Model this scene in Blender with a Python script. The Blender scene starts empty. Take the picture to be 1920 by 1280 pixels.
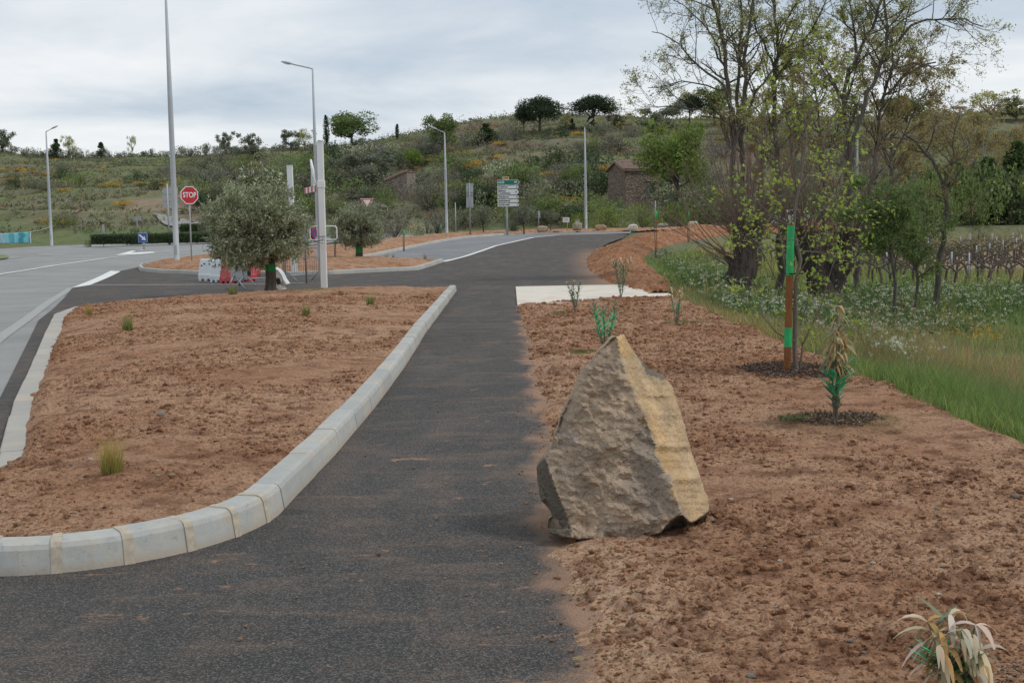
import bpy, bmesh, math, random
import numpy as np
from mathutils import Vector, Matrix
from mathutils.geometry import delaunay_2d_cdt
random.seed(7)
RNG = np.random.default_rng(11)
D2R = math.radians
scn = bpy.context.scene
COL = scn.collection

# ------------------------------------------------------------------ camera
F = 2400.0                      # focal length in pixels of a 1920 px wide frame
PITCH, ROLL, CAMH = math.atan(213/2400), 0.019, 1.6
fwd = np.array([0, math.cos(PITCH), -math.sin(PITCH)])
_r0 = np.array([1.0, 0, 0]); _u0 = np.array([0, math.sin(PITCH), math.cos(PITCH)])
rgt = _r0*math.cos(ROLL) - _u0*math.sin(ROLL)
upv = _u0*math.cos(ROLL) + _r0*math.sin(ROLL)
CAM = np.array([0, 0, CAMH])
cd = bpy.data.cameras.new("camera"); cam = bpy.data.objects.new("camera", cd); COL.objects.link(cam)
cd.lens = 36.0*F/1920; cd.sensor_width = 36; cd.clip_start = 0.1; cd.clip_end = 3000
cam.matrix_world = Matrix([[rgt[0], upv[0], -fwd[0], 0], [rgt[1], upv[1], -fwd[1], 0], [rgt[2], upv[2], -fwd[2], CAMH], [0, 0, 0, 1]])
scn.camera = cam
scn.render.resolution_x = 1024; scn.render.resolution_y = 682
# ------------------------------------------------------------------ light
SUN_EL, SUN_AZ = D2R(50), D2R(97)      # azimuth clockwise from +Y
world = bpy.data.worlds.new("World"); scn.world = world; world.use_nodes = True
wn = world.node_tree; wn.nodes.clear()
def wnode(t, **k):
    n = wn.nodes.new(t)
    for a, b in k.items(): setattr(n, a, b)
    return n
wo = wnode('ShaderNodeOutputWorld'); bg = wnode('ShaderNodeBackground')
sky = wnode('ShaderNodeTexSky', sky_type='NISHITA', sun_disc=False, sun_elevation=SUN_EL, sun_rotation=SUN_AZ)
tc = wnode('ShaderNodeTexCoord'); sep = wnode('ShaderNodeSeparateXYZ')
wn.links.new(tc.outputs['Generated'], sep.inputs[0])
zc = wnode('ShaderNodeMath', operation='MAXIMUM'); wn.links.new(sep.outputs['Z'], zc.inputs[0]); zc.inputs[1].default_value = 0.0
za = wnode('ShaderNodeMath', operation='ADD'); wn.links.new(zc.outputs[0], za.inputs[0]); za.inputs[1].default_value = 0.10
dx = wnode('ShaderNodeMath', operation='DIVIDE'); wn.links.new(sep.outputs['X'], dx.inputs[0]); wn.links.new(za.outputs[0], dx.inputs[1])
dy = wnode('ShaderNodeMath', operation='DIVIDE'); wn.links.new(sep.outputs['Y'], dy.inputs[0]); wn.links.new(za.outputs[0], dy.inputs[1])
cb = wnode('ShaderNodeCombineXYZ'); wn.links.new(dx.outputs[0], cb.inputs[0]); wn.links.new(dy.outputs[0], cb.inputs[1])
cb.inputs[2].default_value = 3.7
def wnoise(scale, detail, rough, dist, off):
    mp = wnode('ShaderNodeMapping'); wn.links.new(cb.outputs[0], mp.inputs[0]); mp.inputs['Location'].default_value = off
    n = wnode('ShaderNodeTexNoise'); n.inputs['Scale'].default_value = scale; n.inputs['Detail'].default_value = detail
    n.inputs['Roughness'].default_value = rough; n.inputs['Distortion'].default_value = dist
    wn.links.new(mp.outputs[0], n.inputs['Vector']); return n
n1 = wnoise(0.50, 7, 0.48, 0.7, (2.3, 0.4, 0)); n2 = wnoise(1.5, 6, 0.58, 0.4, (7.1, 2.2, 5))
ad = wnode('ShaderNodeMath', operation='MULTIPLY_ADD'); wn.links.new(n2.outputs['Fac'], ad.inputs[0]); ad.inputs[1].default_value = 0.30; wn.links.new(n1.outputs['Fac'], ad.inputs[2])
cr = wnode('ShaderNodeValToRGB'); wn.links.new(ad.outputs[0], cr.inputs[0])
e = cr.color_ramp.elements; e[0].position = 0.48; e[0].color = (0.47, 0.56, 0.66, 1); e[1].position = 0.82; e[1].color = (0.92, 0.93, 0.94, 1)
x = cr.color_ramp.elements.new(0.58); x.color = (0.59, 0.66, 0.74, 1)
x = cr.color_ramp.elements.new(0.67); x.color = (0.73, 0.78, 0.825, 1)
skm = wnode('ShaderNodeVectorMath', operation='SCALE'); wn.links.new(sky.outputs[0], skm.inputs[0]); skm.inputs['Scale'].default_value = 0.10
mx = wnode('ShaderNodeMixRGB'); mx.inputs[0].default_value = 0.9
wn.links.new(skm.outputs[0], mx.inputs[1]); wn.links.new(cr.outputs[0], mx.inputs[2])
wn.links.new(mx.outputs[0], bg.inputs['Color']); bg.inputs['Strength'].default_value = 1.0
wn.links.new(bg.outputs[0], wo.inputs[0])
sl = bpy.data.lights.new("sun", 'SUN'); sl.energy = 1.5; sl.angle = D2R(10); sl.color = (1, 0.96, 0.90)
so = bpy.data.objects.new("sun", sl); COL.objects.link(so)
sd = Vector((math.sin(SUN_AZ)*math.cos(SUN_EL), math.cos(SUN_AZ)*math.cos(SUN_EL), math.sin(SUN_EL)))
so.rotation_euler = sd.to_track_quat('Z', 'Y').to_euler(); so.location = (20, -20, 40)
scn.view_settings.view_transform = 'Standard'; scn.view_settings.look = 'None'
scn.view_settings.gamma = 1; scn.view_settings.use_curve_mapping = False
scn.view_settings.exposure = 0.08

# ------------------------------------------------------------------ numpy helpers
def S(a, b, t):
    t = np.clip((np.asarray(t, float)-a)/(b-a), 0, 1); return t*t*(3-2*t)
def _h(ix, iy, iz, seed):
    h = (ix.astype(np.int64)*374761393 + iy.astype(np.int64)*668265263 + iz.astype(np.int64)*1440662683 + seed*974634777) & 0xffffffff
    h = ((h ^ (h >> 13))*1274126177) & 0xffffffff
    h = ((h ^ (h >> 16))*2246822519) & 0xffffffff
    return ((h ^ (h >> 15)) & 0xffffff)/float(0xffffff)
def vn(x, y, z=0.0, seed=0):
    x = np.asarray(x, float); y = np.asarray(y, float); z = np.zeros_like(x)+z
    ix, iy, iz = np.floor(x), np.floor(y), np.floor(z); fx, fy, fz = x-ix, y-iy, z-iz
    fx = fx*fx*(3-2*fx); fy = fy*fy*(3-2*fy); fz = fz*fz*(3-2*fz); r = 0
    for a in (0, 1):
        for b in (0, 1):
            for c in (0, 1):
                w = (fx if a else 1-fx)*(fy if b else 1-fy)*(fz if c else 1-fz)
                r = r + w*_h(ix+a, iy+b, iz+c, seed)
    return r*2-1
def fbm(x, y, z=0.0, oct=4, seed=0, gain=0.5):
    r = 0; a = 1.0; f = 1.0
    for o in range(oct):
        r = r + a*vn(x*f, y*f, z*f if not np.isscalar(z) or z else 0.0, seed+o*17); a *= gain; f *= 2.03
    return r
def norm(v): return v/np.maximum(np.linalg.norm(v, axis=-1, keepdims=True), 1e-9)

# ------------------------------------------------------------------ terrain height
_xeY = [0, 32, 40, 60, 75, 88, 98, 103]; _xeX = [3.6, 3.6, 4.6, 6.2, 9.5, 15, 27, 60]
def xe(y): return np.interp(y, _xeY, _xeX)
def R(x, y):
    k = 0.85 + 0.40*S(-38, 2, x)
    return k*S(45, 114, y)
def field_s(x, y):
    d = x-xe(y)
    return (0.42*S(0, 0.9, d) + 0.58*S(0.9, 6, d))*(1-S(101, 108, y))
def flat_(x, y): return np.clip(np.exp(-((x+33)/8)**2-((y-129)/8)**2)*1.6, 0, 1)
def crest(x): return 17.0 + 3.6*S(-35, 8, x) + 0.5*np.sin(x*0.045+1.0)
def G(x, y):
    x = np.asarray(x, float); y = np.asarray(y, float)
    s = field_s(x, y); z = R(x, y)*(1-s) + (-0.85)*s
    y0 = 120.0 + 8*S(-20, -60, -x)*0 + 3*np.sin(x*0.05)
    t = (y-y0)/(232.0-y0)
    tt = np.clip(t, 0, 1); tw = tt*13 + 0.5*np.sin(x*0.06+2) + 0.35*fbm(x*0.04, y*0.04, 0, 2, 5)
    fr = tw-np.floor(tw); ter = (S(0.62, 1.0, fr)-fr)/13*0.75*S(0.03, 0.12, tt)*(1-S(0.93, 1.0, tt))
    h = (tt**0.92+ter)*(crest(x)-1.2)
    fl = 1-flat_(x, y); h = np.where(fl < 1, h*fl+(1-fl)*(np.clip(t, 0, 1)*(crest(x)-1.2)*0.92), h)
    h = h*S(0, 0.06, t) + fl*0.9*fbm(x*0.03, y*0.03, 0, 3, 9)*S(0.05, 0.4, t) + fl*0.25*fbm(x*0.2, y*0.2, 0, 2, 19)*S(0.02, 0.2, t)
    h = h - S(1.03, 1.9, t)*9.0
    return z + h
def paved(x, y):          # where sheets of road or soil lie over the ground sheet
    return (1-S(-0.25, 0.15, x-xe(y)))*(1-S(106, 112, y))
def Gs(x, y): return G(x, y) - 0.12*paved(x, y)

# pixel -> world
def ray(px, py):
    d = fwd*F + rgt*(px-960) - upv*(py-640); return d/d[1]
_Y = np.geomspace(2.5, 300, 6000)
def gnd(px, py, fn=G, off=0.0):
    d = ray(px, py); X = d[0]*_Y; Z = CAMH + d[2]*_Y
    b = Z <= fn(X, _Y)+off
    i = int(np.argmax(b)) if b.any() else len(_Y)-1
    return np.array([X[i], _Y[i], float(fn(X[i], _Y[i])+off)])
def at(px, py, Y): return CAM + ray(px, py)*Y
def proj(P):
    q = np.asarray(P)-CAM; z = q@fwd; return 960+F*(q@rgt)/z, 640-F*(q@upv)/z

# ------------------------------------------------------------------ object helpers
def prop(o, label=None, cat=None, group=None, kind=None):
    if label: o['label'] = label
    if cat: o['category'] = cat
    if group: o['group'] = group
    if kind: o['kind'] = kind
    return o
def empty(name, loc, label=None, cat=None, group=None, kind=None, rz=0.0, rot=None):
    o = bpy.data.objects.new(name, None); COL.objects.link(o); o.location = tuple(float(v) for v in loc)
    o.empty_display_size = 0.2
    o.rotation_euler = rot if rot else (0, 0, rz)
    return prop(o, label, cat, group, kind)
def make_mesh(name, V, faces, mats=None, tint=None, smooth=False, fmat=None):
    V = np.asarray(V, np.float32).reshape(-1, 3)
    if not isinstance(faces, (list, tuple)): faces = [faces]
    loops = []; tot = []
    for fa in faces:
        if isinstance(fa, np.ndarray):
            if len(fa) == 0: continue
            loops.append(fa.reshape(-1).astype(np.int32)); tot.append(np.full(len(fa), fa.shape[1], np.int32))
        else:
            loops.append(np.array(fa, np.int32)); tot.append(np.array([len(fa)], np.int32))
    L = np.concatenate(loops); T = np.concatenate(tot); st = np.concatenate([[0], np.cumsum(T)[:-1]]).astype(np.int32)
    me = bpy.data.meshes.new(name)
    me.vertices.add(len(V)); me.vertices.foreach_set('co', V.reshape(-1))
    me.loops.add(len(L)); me.loops.foreach_set('vertex_index', L)
    me.polygons.add(len(T)); me.polygons.foreach_set('loop_start', st)
    try: me.polygons.foreach_set('loop_total', T)
    except Exception: pass
    if fmat is not None: me.polygons.foreach_set('material_index', np.asarray(fmat, np.int32))
    me.update(calc_edges=True)
    me.polygons.foreach_set('use_smooth', np.full(len(T), bool(smooth)))
    if tint is not None:
        t = np.asarray(tint, np.float32)
        if t.ndim == 1: t = np.stack([t, t, t], 1)
        a = me.color_attributes.new('tint', 'FLOAT_COLOR', 'POINT')
        a.data.foreach_set('color', np.concatenate([t, np.ones((len(t), 1), np.float32)], 1).reshape(-1))
    if mats is not None:
        for m in (mats if isinstance(mats, (list, tuple)) else [mats]): me.materials.append(m)
    return me
def link(name, me, parent=None, loc=None, label=None, cat=None, group=None, kind=None):
    o = bpy.data.objects.new(name, me); COL.objects.link(o)
    if parent is not None: o.parent = parent
    if loc is not None: o.location = tuple(float(v) for v in loc)
    return prop(o, label, cat, group, kind)
class MB:
    """collects boxes, tubes, prisms into one mesh"""
    def __init__(s): s.V = []; s.F = []; s.n = 0; s.T = []
    def add(s, V, Fs, t=1.0):
        V = np.asarray(V, float).reshape(-1, 3)
        s.V.append(V); s.F += [tuple(int(i)+s.n for i in f) for f in Fs]; s.n += len(V); s.T.append(np.full(len(V), t)); return s
    def box(s, c, d, rz=0.0, rx=0.0, ry=0.0, t=1.0, bev=0.0):
        hx, hy, hz = d[0]/2, d[1]/2, d[2]/2
        M = Matrix.Rotation(rz, 3, 'Z') @ Matrix.Rotation(ry, 3, 'Y') @ Matrix.Rotation(rx, 3, 'X')
        if bev <= 0:
            V = [(-hx, -hy, -hz), (hx, -hy, -hz), (hx, hy, -hz), (-hx, hy, -hz), (-hx, -hy, hz), (hx, -hy, hz), (hx, hy, hz), (-hx, hy, hz)]
            Fs = [(0, 3, 2, 1), (4, 5, 6, 7), (0, 1, 5, 4), (1, 2, 6, 5), (2, 3, 7, 6), (3, 0, 4, 7)]
        else:
            bm = bmesh.new(); bmesh.ops.create_cube(bm, size=1); bmesh.ops.scale(bm, vec=d, verts=bm.verts)
            bmesh.ops.bevel(bm, geom=bm.edges[:], offset=bev, segments=2, affect='EDGES', profile=0.5)
            bm.verts.index_update(); V = [tuple(v.co) for v in bm.verts]; Fs = [tuple(v.index for v in f.verts) for f in bm.faces]; bm.free()
        V = np.array([tuple(M @ Vector(v)) for v in V])+np.array(c)
        return s.add(V, Fs, t)
    def tube(s, pts, rad, sides=8, cap=True, t=1.0):
        P = np.asarray(pts, float); n = len(P); r = np.full(n, rad) if np.isscalar(rad) else np.asarray(rad, float)
        T = norm(np.gradient(P, axis=0)); ref = np.array([0, 0, 1.0]) if abs(T[0][2]) < 0.9 else np.array([1.0, 0, 0])
        u = np.cross(T[0], ref); u /= np.linalg.norm(u); V = []
        for i in range(n):
            u = u-T[i]*np.dot(u, T[i]); u /= np.linalg.norm(u); w = np.cross(T[i], u)
            for k in range(sides):
                a = 2*math.pi*k/sides; V.append(P[i]+r[i]*(math.cos(a)*u+math.sin(a)*w))
        Fs = [(i*sides+k, i*sides+(k+1) % sides, (i+1)*sides+(k+1) % sides, (i+1)*sides+k) for i in range(n-1) for k in range(sides)]
        if cap: Fs += [tuple(range(sides))[::-1], tuple((n-1)*sides+k for k in range(sides))]
        return s.add(V, Fs, t)
    def prism(s, poly, y0, y1, t=1.0):      # polygon in xz extruded along y
        n = len(poly); V = [(p[0], y0, p[1]) for p in poly]+[(p[0], y1, p[1]) for p in poly]
        Fs = [tuple(range(n)), tuple(range(2*n-1, n-1, -1))]+[(i, i+n, (i+1) % n+n, (i+1) % n) for i in range(n)]
        return s.add(V, Fs, t)
    def lathe(s, prof, sides=16, c=(0, 0, 0), t=1.0):
        V = [(c[0]+r*math.cos(2*math.pi*k/sides), c[1]+r*math.sin(2*math.pi*k/sides), c[2]+z) for r, z in prof for k in range(sides)]
        n = len(prof); Fs = [(i*sides+k, i*sides+(k+1) % sides, (i+1)*sides+(k+1) % sides, (i+1)*sides+k) for i in range(n-1) for k in range(sides)]
        Fs += [tuple(range(sides))[::-1], tuple((n-1)*sides+k for k in range(sides))]
        return s.add(V, Fs, t)
    def mesh(s, name, mat, smooth=False, org=None, bevel=0.0):
        V = np.concatenate(s.V)
        if org is not None: V = V-np.asarray(org)
        me = bpy.data.meshes.new(name); me.from_pydata([tuple(map(float, v)) for v in V], [], s.F); me.update()
        bm = bmesh.new(); bm.from_mesh(me)
        if bevel > 0:
            ed = [e_ for e_ in bm.edges if len(e_.link_faces) == 2 and e_.calc_face_angle(0) > 0.6]
            bmesh.ops.bevel(bm, geom=ed, offset=bevel, segments=2, affect='EDGES', profile=0.5, clamp_overlap=True)
        bmesh.ops.recalc_face_normals(bm, faces=bm.faces); bm.to_mesh(me); bm.free()
        me.polygons.foreach_set('use_smooth', np.full(len(me.polygons), bool(smooth)))
        for m in (mat if isinstance(mat, (list, tuple)) else [mat]): me.materials.append(m)
        return me
    def obj(s, name, mat, parent=None, smooth=False, bevel=0.0, org=None, **k):
        return link(name, s.mesh(name, mat, smooth, org, bevel), parent, **k)
def copy_tree(o, parent=None):
    c = o.copy(); COL.objects.link(c); c.parent = parent
    for ch in list(o.children): copy_tree(ch, c)
    return c

# ------------------------------------------------------------------ materials
MATS = {}
class NM:
    def __init__(s, name):
        s.m = bpy.data.materials.new(name); s.m.use_nodes = True; s.t = s.m.node_tree; s.b = s.t.nodes['Principled BSDF']; MATS[name] = s.m
    def n(s, t, ins=None, **k):
        n = s.t.nodes.new(t)
        for a, b in k.items(): setattr(n, a, b)
        for a, b in (ins or {}).items(): s.i(n, a, b)
        return n
    def i(s, n, a, v):
        if isinstance(v, bpy.types.NodeSocket): s.t.links.new(v, n.inputs[a])
        else: n.inputs[a].default_value = v
    def pos(s, obj=False, scale=(1, 1, 1), loc=(0, 0, 0)):
        v = s.n('ShaderNodeTexCoord').outputs['Object'] if obj else s.n('ShaderNodeNewGeometry').outputs['Position']
        if scale == (1, 1, 1) and loc == (0, 0, 0): return v
        return s.n('ShaderNodeMapping', {'Vector': v, 'Scale': scale, 'Location': loc}).outputs[0]
    def noise(s, v, sc, det=4, ro=0.5, dist=0.0): return s.n('ShaderNodeTexNoise', {'Vector': v, 'Scale': sc, 'Detail': det, 'Roughness': ro, 'Distortion': dist}).outputs['Fac']
    def voro(s, v, sc, out='Distance', **k): return s.n('ShaderNodeTexVoronoi', {'Vector': v, 'Scale': sc}, **k).outputs[out]
    def rng(s, f, a, b, c=0.0, d=1.0, smooth=False):
        n = s.n('ShaderNodeMapRange', {'Value': f, 'From Min': a, 'From Max': b, 'To Min': c, 'To Max': d})
        if smooth: n.interpolation_type = 'SMOOTHSTEP'
        return n.outputs[0]
    def mix(s, f, a, b, mode='MIX'):
        n = s.n('ShaderNodeMixRGB', {0: f, 1: a if isinstance(a, bpy.types.NodeSocket) else (*a, 1), 2: b if isinstance(b, bpy.types.NodeSocket) else (*b, 1)}, blend_type=mode); return n.outputs[0]
    def ma(s, op, a, b=0.0, c=0.0): return s.n('ShaderNodeMath', {0: a, 1: b, 2: c}, operation=op).outputs[0]
    def bump(s, h, st=0.5, dist=0.02, prev=None):
        n = s.n('ShaderNodeBump', {'Height': h, 'Strength': st, 'Distance': dist})
        if prev is not None: s.t.links.new(prev, n.inputs['Normal'])
        return n.outputs[0]
    def out(s, col=None, rough=None, nrm=None, met=None, spec=None):
        if col is not None: s.i(s.b, 'Base Color', col if isinstance(col, bpy.types.NodeSocket) else (*col, 1))
        if rough is not None: s.i(s.b, 'Roughness', rough)
        if nrm is not None: s.i(s.b, 'Normal', nrm)
        if met is not None: s.i(s.b, 'Metallic', met)
        if spec is not None: s.i(s.b, 'Specular IOR Level', spec)
        return s.m
def plain(name, col, rough=0.6, met=0.0, var=0.15, sc=6.0, bump=0.1, dirt=None, obj=True):
    m = NM(name); p = m.pos(obj); f = m.noise(p, sc, 6, 0.6)
    c = m.mix(m.rng(f, 0.3, 0.7), tuple(v*(1-var) for v in col), tuple(min(1, v*(1+var)) for v in col))
    if dirt:
        g = m.noise(p, sc*0.45, 7, 0.7, 0.4); c = m.mix(m.rng(g, 0.52, 0.70, 0, dirt[1]), c, dirt[0])
    r = m.rng(f, 0.3, 0.7, rough-0.08, min(1, rough+0.08))
    return m.out(c, r, m.bump(m.noise(p, sc*9, 4, 0.6), bump, 0.004), met)
def leafmat(name, col, trans=0.35, rough=0.55, dead=None, hue=0.25):
    """leaf colour times the per-leaf tint, some light passing through"""
    m = NM(name); a = m.n('ShaderNodeVertexColor', layer_name='tint').outputs['Color']
    oi = m.n('ShaderNodeObjectInfo').outputs['Random']
    c = m.mix(1.0, a, col, 'MULTIPLY')
    c = m.mix(m.rng(oi, 0, 1, 0, 0.45), c, m.mix(1.0, a, tuple(v*k for v, k in zip(col, (1-hue, 0.85, 1.05))), 'MULTIPLY'))
    m.i(m.b, 'Base Color', c); m.i(m.b, 'Roughness', rough); m.i(m.b, 'Specular IOR Level', 0.3)
    tr = m.n('ShaderNodeBsdfTranslucent', {'Color': c}); mx = m.n('ShaderNodeMixShader', {0: trans, 1: m.b.outputs[0], 2: tr.outputs[0]})
    m.t.links.new(mx.outputs[0], m.t.nodes['Material Output'].inputs['Surface']); return m.m

def soil_mat():
    m = NM('soil'); p = m.pos()
    big = m.noise(p, 0.55, 5, 0.6, 0.5); mid = m.noise(p, 4.0, 6, 0.65); fine = m.noise(p, 45, 5, 0.7); grain = m.noise(p, 240, 3, 0.7)
    dark, tan, pale = (0.155, 0.066, 0.034), (0.430, 0.230, 0.130), (0.56, 0.345, 0.215)
    c = m.mix(m.rng(big, 0.36, 0.58), tan, pale)
    c = m.mix(m.rng(mid, 0.47, 0.64, 0, 0.8), c, dark)
    c = m.mix(m.rng(fine, 0.46, 0.64, 0, 0.75), c, dark)
    c = m.mix(m.rng(m.noise(p, 110, 4, 0.75), 0.50, 0.66, 0, 0.6), c, dark)
    c = m.mix(m.rng(grain, 0.60, 0.74, 0, 0.8), c, (0.72, 0.52, 0.36))
    c = m.mix(m.rng(m.noise(p, 0.9, 4, 0.6), 0.63, 0.72, 0, 0.4), c, (0.20, 0.17, 0.09))
    a = m.n('ShaderNodeVertexColor', layer_name='tint').outputs['Color']; c = m.mix(1.0, c, a, 'MULTIPLY')
    v = m.voro(p, 55, feature='SMOOTH_F1'); v2 = m.voro(p, 20, feature='SMOOTH_F1')
    h = m.ma('ADD', m.ma('MULTIPLY', v, -0.5), m.ma('ADD', m.ma('MULTIPLY', fine, 1.2), m.ma('MULTIPLY', v2, -1.1)))
    nb = m.bump(grain, 0.55, 0.006, m.bump(h, 0.9, 0.022))
    return m.out(c, 0.95, nb, spec=0.15)
def asphalt_mat(name, base, dust=(0.30, 0.20, 0.135), amt=1.0, bumpst=0.8, speck=(0.22, 0.21, 0.20), edge=False):
    m = NM(name); p = m.pos(); ps = m.pos(scale=(0.6, 1.6, 1))
    fine = m.noise(p, 130, 3, 0.7); cell = m.voro(p, 150, 'Color'); cs = m.n('ShaderNodeSeparateColor', {0: cell}).outputs[0]
    big = m.noise(p, 0.45, 5, 0.6); mid = m.noise(ps, 2.2, 6, 0.6, 0.8)
    c = m.mix(m.rng(big, 0.3, 0.7), tuple(v*0.8 for v in base), tuple(v*1.22 for v in base))
    c = m.mix(m.rng(cs, 0.55, 1.0, 0, 0.75), c, speck)
    c = m.mix(m.rng(fine, 0.52, 0.7, 0, 0.5), c, tuple(v*0.35 for v in base))
    br = m.rng(m.noise(p, 60, 4, 0.75), 0.40, 0.60)
    lg = m.noise(m.pos(scale=(1.3, 0.35, 1)), 1.1, 6, 0.65, 0.6); c = m.mix(m.ma('MULTIPLY', m.rng(lg, 0.48, 0.66, 0, 0.50*amt), m.rng(m.noise(p, 90, 3, 0.7), 0.45, 0.62)), c, dust)
    c = m.mix(m.ma('MULTIPLY', m.rng(mid, 0.50, 0.70, 0, 0.55*amt), br), c, dust)
    sp = m.noise(ps, 5.5, 4, 0.55, 1.2); c = m.mix(m.ma('MULTIPLY', m.rng(sp, 0.655, 0.72, 0, 0.85*amt), m.rng(m.noise(p, 38, 5, 0.75), 0.36, 0.52)), c, (0.42, 0.23, 0.13))
    if edge:
        sx = m.n('ShaderNodeSeparateXYZ', {0: p}); wob = m.noise(m.pos(scale=(1, 0.7, 1)), 1.6, 6, 0.6)
        d = m.ma('ADD', sx.outputs[0], m.ma('MULTIPLY_ADD', wob, 1.1, -0.55))
        near = m.rng(sx.outputs[1], 36, 30); 
        e1 = m.ma('MULTIPLY', m.rng(d, 0.06, 0.34, 0, 0.9, True), near)
        bx_ = m.ma('SUBTRACT', sx.outputs[0], m.ma('MULTIPLY', m.ma('MAXIMUM', m.ma('SUBTRACT', sx.outputs[1], 36), 0), 0.042))
        far = m.ma('MULTIPLY', m.ma('MULTIPLY', m.rng(sx.outputs[1], 31, 35), m.rng(sx.outputs[1], 72, 62)), m.rng(m.ma('ADD', bx_, m.ma('MULTIPLY_ADD', m.noise(m.pos(scale=(0.5, 2.2, 1)), 0.9, 6, 0.6), 3.4, -1.7)), 1.5, 3.0, 0, 0.8, True))
        c = m.mix(m.ma('MAXIMUM', e1, far), c, (0.36, 0.215, 0.135))
    nb = m.bump(m.ma('ADD', fine, m.ma('MULTIPLY', m.voro(p, 105), 1.3)), bumpst, 0.008)
    return m.out(c, 0.88, nb, spec=0.35)
def kerb_mat():
    m = NM('concrete_kerb'); p = m.pos(); sx = m.n('ShaderNodeSeparateXYZ', {0: p})
    f = m.noise(p, 9, 6, 0.65); g = m.noise(p, 1.4, 5, 0.6); h = m.noise(p, 150, 3, 0.7); oi = m.n('ShaderNodeObjectInfo').outputs['Random']
    c = m.mix(m.rng(oi, 0, 1), (0.36, 0.365, 0.345), (0.46, 0.46, 0.43))
    c = m.mix(m.rng(f, 0.4, 0.7, 0, 0.5), c, (0.30, 0.31, 0.30))
    c = m.mix(m.rng(g, 0.50, 0.66, 0, 0.55), c, (0.54, 0.47, 0.36)); c = m.mix(m.rng(m.noise(p, 34, 6, 0.75), 0.56, 0.68, 0, 0.6), c, (0.24, 0.235, 0.215)); c = m.mix(m.rng(m.noise(p, 4.0, 7, 0.7, 0.8), 0.56, 0.66, 0, 0.55), c, (0.50, 0.36, 0.24))
    c = m.mix(m.ma('MULTIPLY', m.rng(m.ma('MULTIPLY_ADD', f, 0.05, sx.outputs[2]), 0.075, 0.03), 0.45), c, (0.36, 0.25, 0.16))
    return m.out(c, 0.85, m.bump(m.ma('ADD', h, m.ma('MULTIPLY', f, 3)), 0.35, 0.004), spec=0.3)
def hill_mat():
    m = NM('hill_ground'); p = m.pos(); a = m.n('ShaderNodeVertexColor', layer_name='tint').outputs['Color']
    f = m.noise(p, 0.9, 8, 0.7, 0.3); g = m.noise(p, 5.0, 6, 0.7); h = m.noise(p, 0.18, 5, 0.6)
    c = m.mix(m.rng(f, 0.42, 0.62, 0, 0.8), a, m.mix(1.0, a, (0.62, 0.66, 0.55), 'MULTIPLY'))
    c = m.mix(m.rng(g, 0.5, 0.75, 0, 0.7), c, m.mix(1.0, a, (1.5, 1.3, 1.25), 'MULTIPLY'))
    c = m.mix(m.rng(h, 0.5, 0.68, 0, 0.5), c, m.mix(1.0, a, (1.25, 1.0, 0.95), 'MULTIPLY'))
    return m.out(c, 0.97, m.bump(m.ma('ADD', f, m.ma('MULTIPLY', g, 0.5)), 0.8, 0.35), spec=0.1)
def rock_mat(name, obj=False, a=(0.48, 0.355, 0.245), b=(0.38, 0.29, 0.21), scale=1.0):
    m = NM(name); p = m.pos(obj); at_ = m.n('ShaderNodeVertexColor', layer_name='tint').outputs['Color']
    big = m.noise(p, 3.2*scale, 7, 0.62, 0.5); mid = m.noise(p, 14*scale, 7, 0.7); fine = m.noise(p, 70*scale, 5, 0.7)
    c = m.mix(m.rng(big, 0.4, 0.62), a, b)
    c = m.mix(m.rng(mid, 0.5, 0.72, 0, 0.55), c, (0.36, 0.27, 0.16)); c = m.mix(m.rng(fine, 0.52, 0.75, 0, 0.5), c, (0.15, 0.135, 0.12))
    c = m.mix(m.rng(m.noise(p, 13*scale, 6, 0.65), 0.58, 0.68, 0, 0.5), c, (0.27, 0.265, 0.26))
    c = m.mix(1.0, c, at_, 'MULTIPLY')
    st = m.noise(m.pos(obj, scale=(1, 1, 3)), 11*scale, 6, 0.7)
    return m.out(c, 0.9, m.bump(fine, 0.4, 0.006, m.bump(m.ma('ADD', m.ma('ADD', mid, st), m.rng(m.voro(p, 22*scale, 'Distance', feature='DISTANCE_TO_EDGE'), 0, 0.05, -0.25, 0)), 0.8, 0.020)), spec=0.25)
def bark_mat(name, c1, c2, sc=18):
    m = NM(name); p = m.pos(True, scale=(1, 1, 0.25)); f = m.noise(p, sc, 7, 0.7, 0.3)
    c = m.mix(m.rng(f, 0.35, 0.65), c1, c2)
    return m.out(c, 0.92, m.bump(f, 0.9, 0.03), spec=0.15)
def stonewall_mat(name, a, b, sc=2.2):
    m = NM(name); p = m.pos(True, scale=(1, 1, 1.7)); v = m.voro(p, sc, 'Color'); cs = m.n('ShaderNodeSeparateColor', {0: v}).outputs[0]
    d = m.voro(p, sc, 'Distance', feature='DISTANCE_TO_EDGE'); n = m.noise(p, 1.0, 6, 0.7)
    c = m.mix(cs, a, b); c = m.mix(m.rng(n, 0.45, 0.62, 0, 0.6), c, tuple(v*1.25 for v in a)); c = m.mix(m.rng(d, 0.0, 0.07, 0.75, 0), c, (0.06, 0.05, 0.042))
    return m.out(c, 0.95, m.bump(m.rng(d, 0, 0.12), 0.9, 0.08), spec=0.1)

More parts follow.
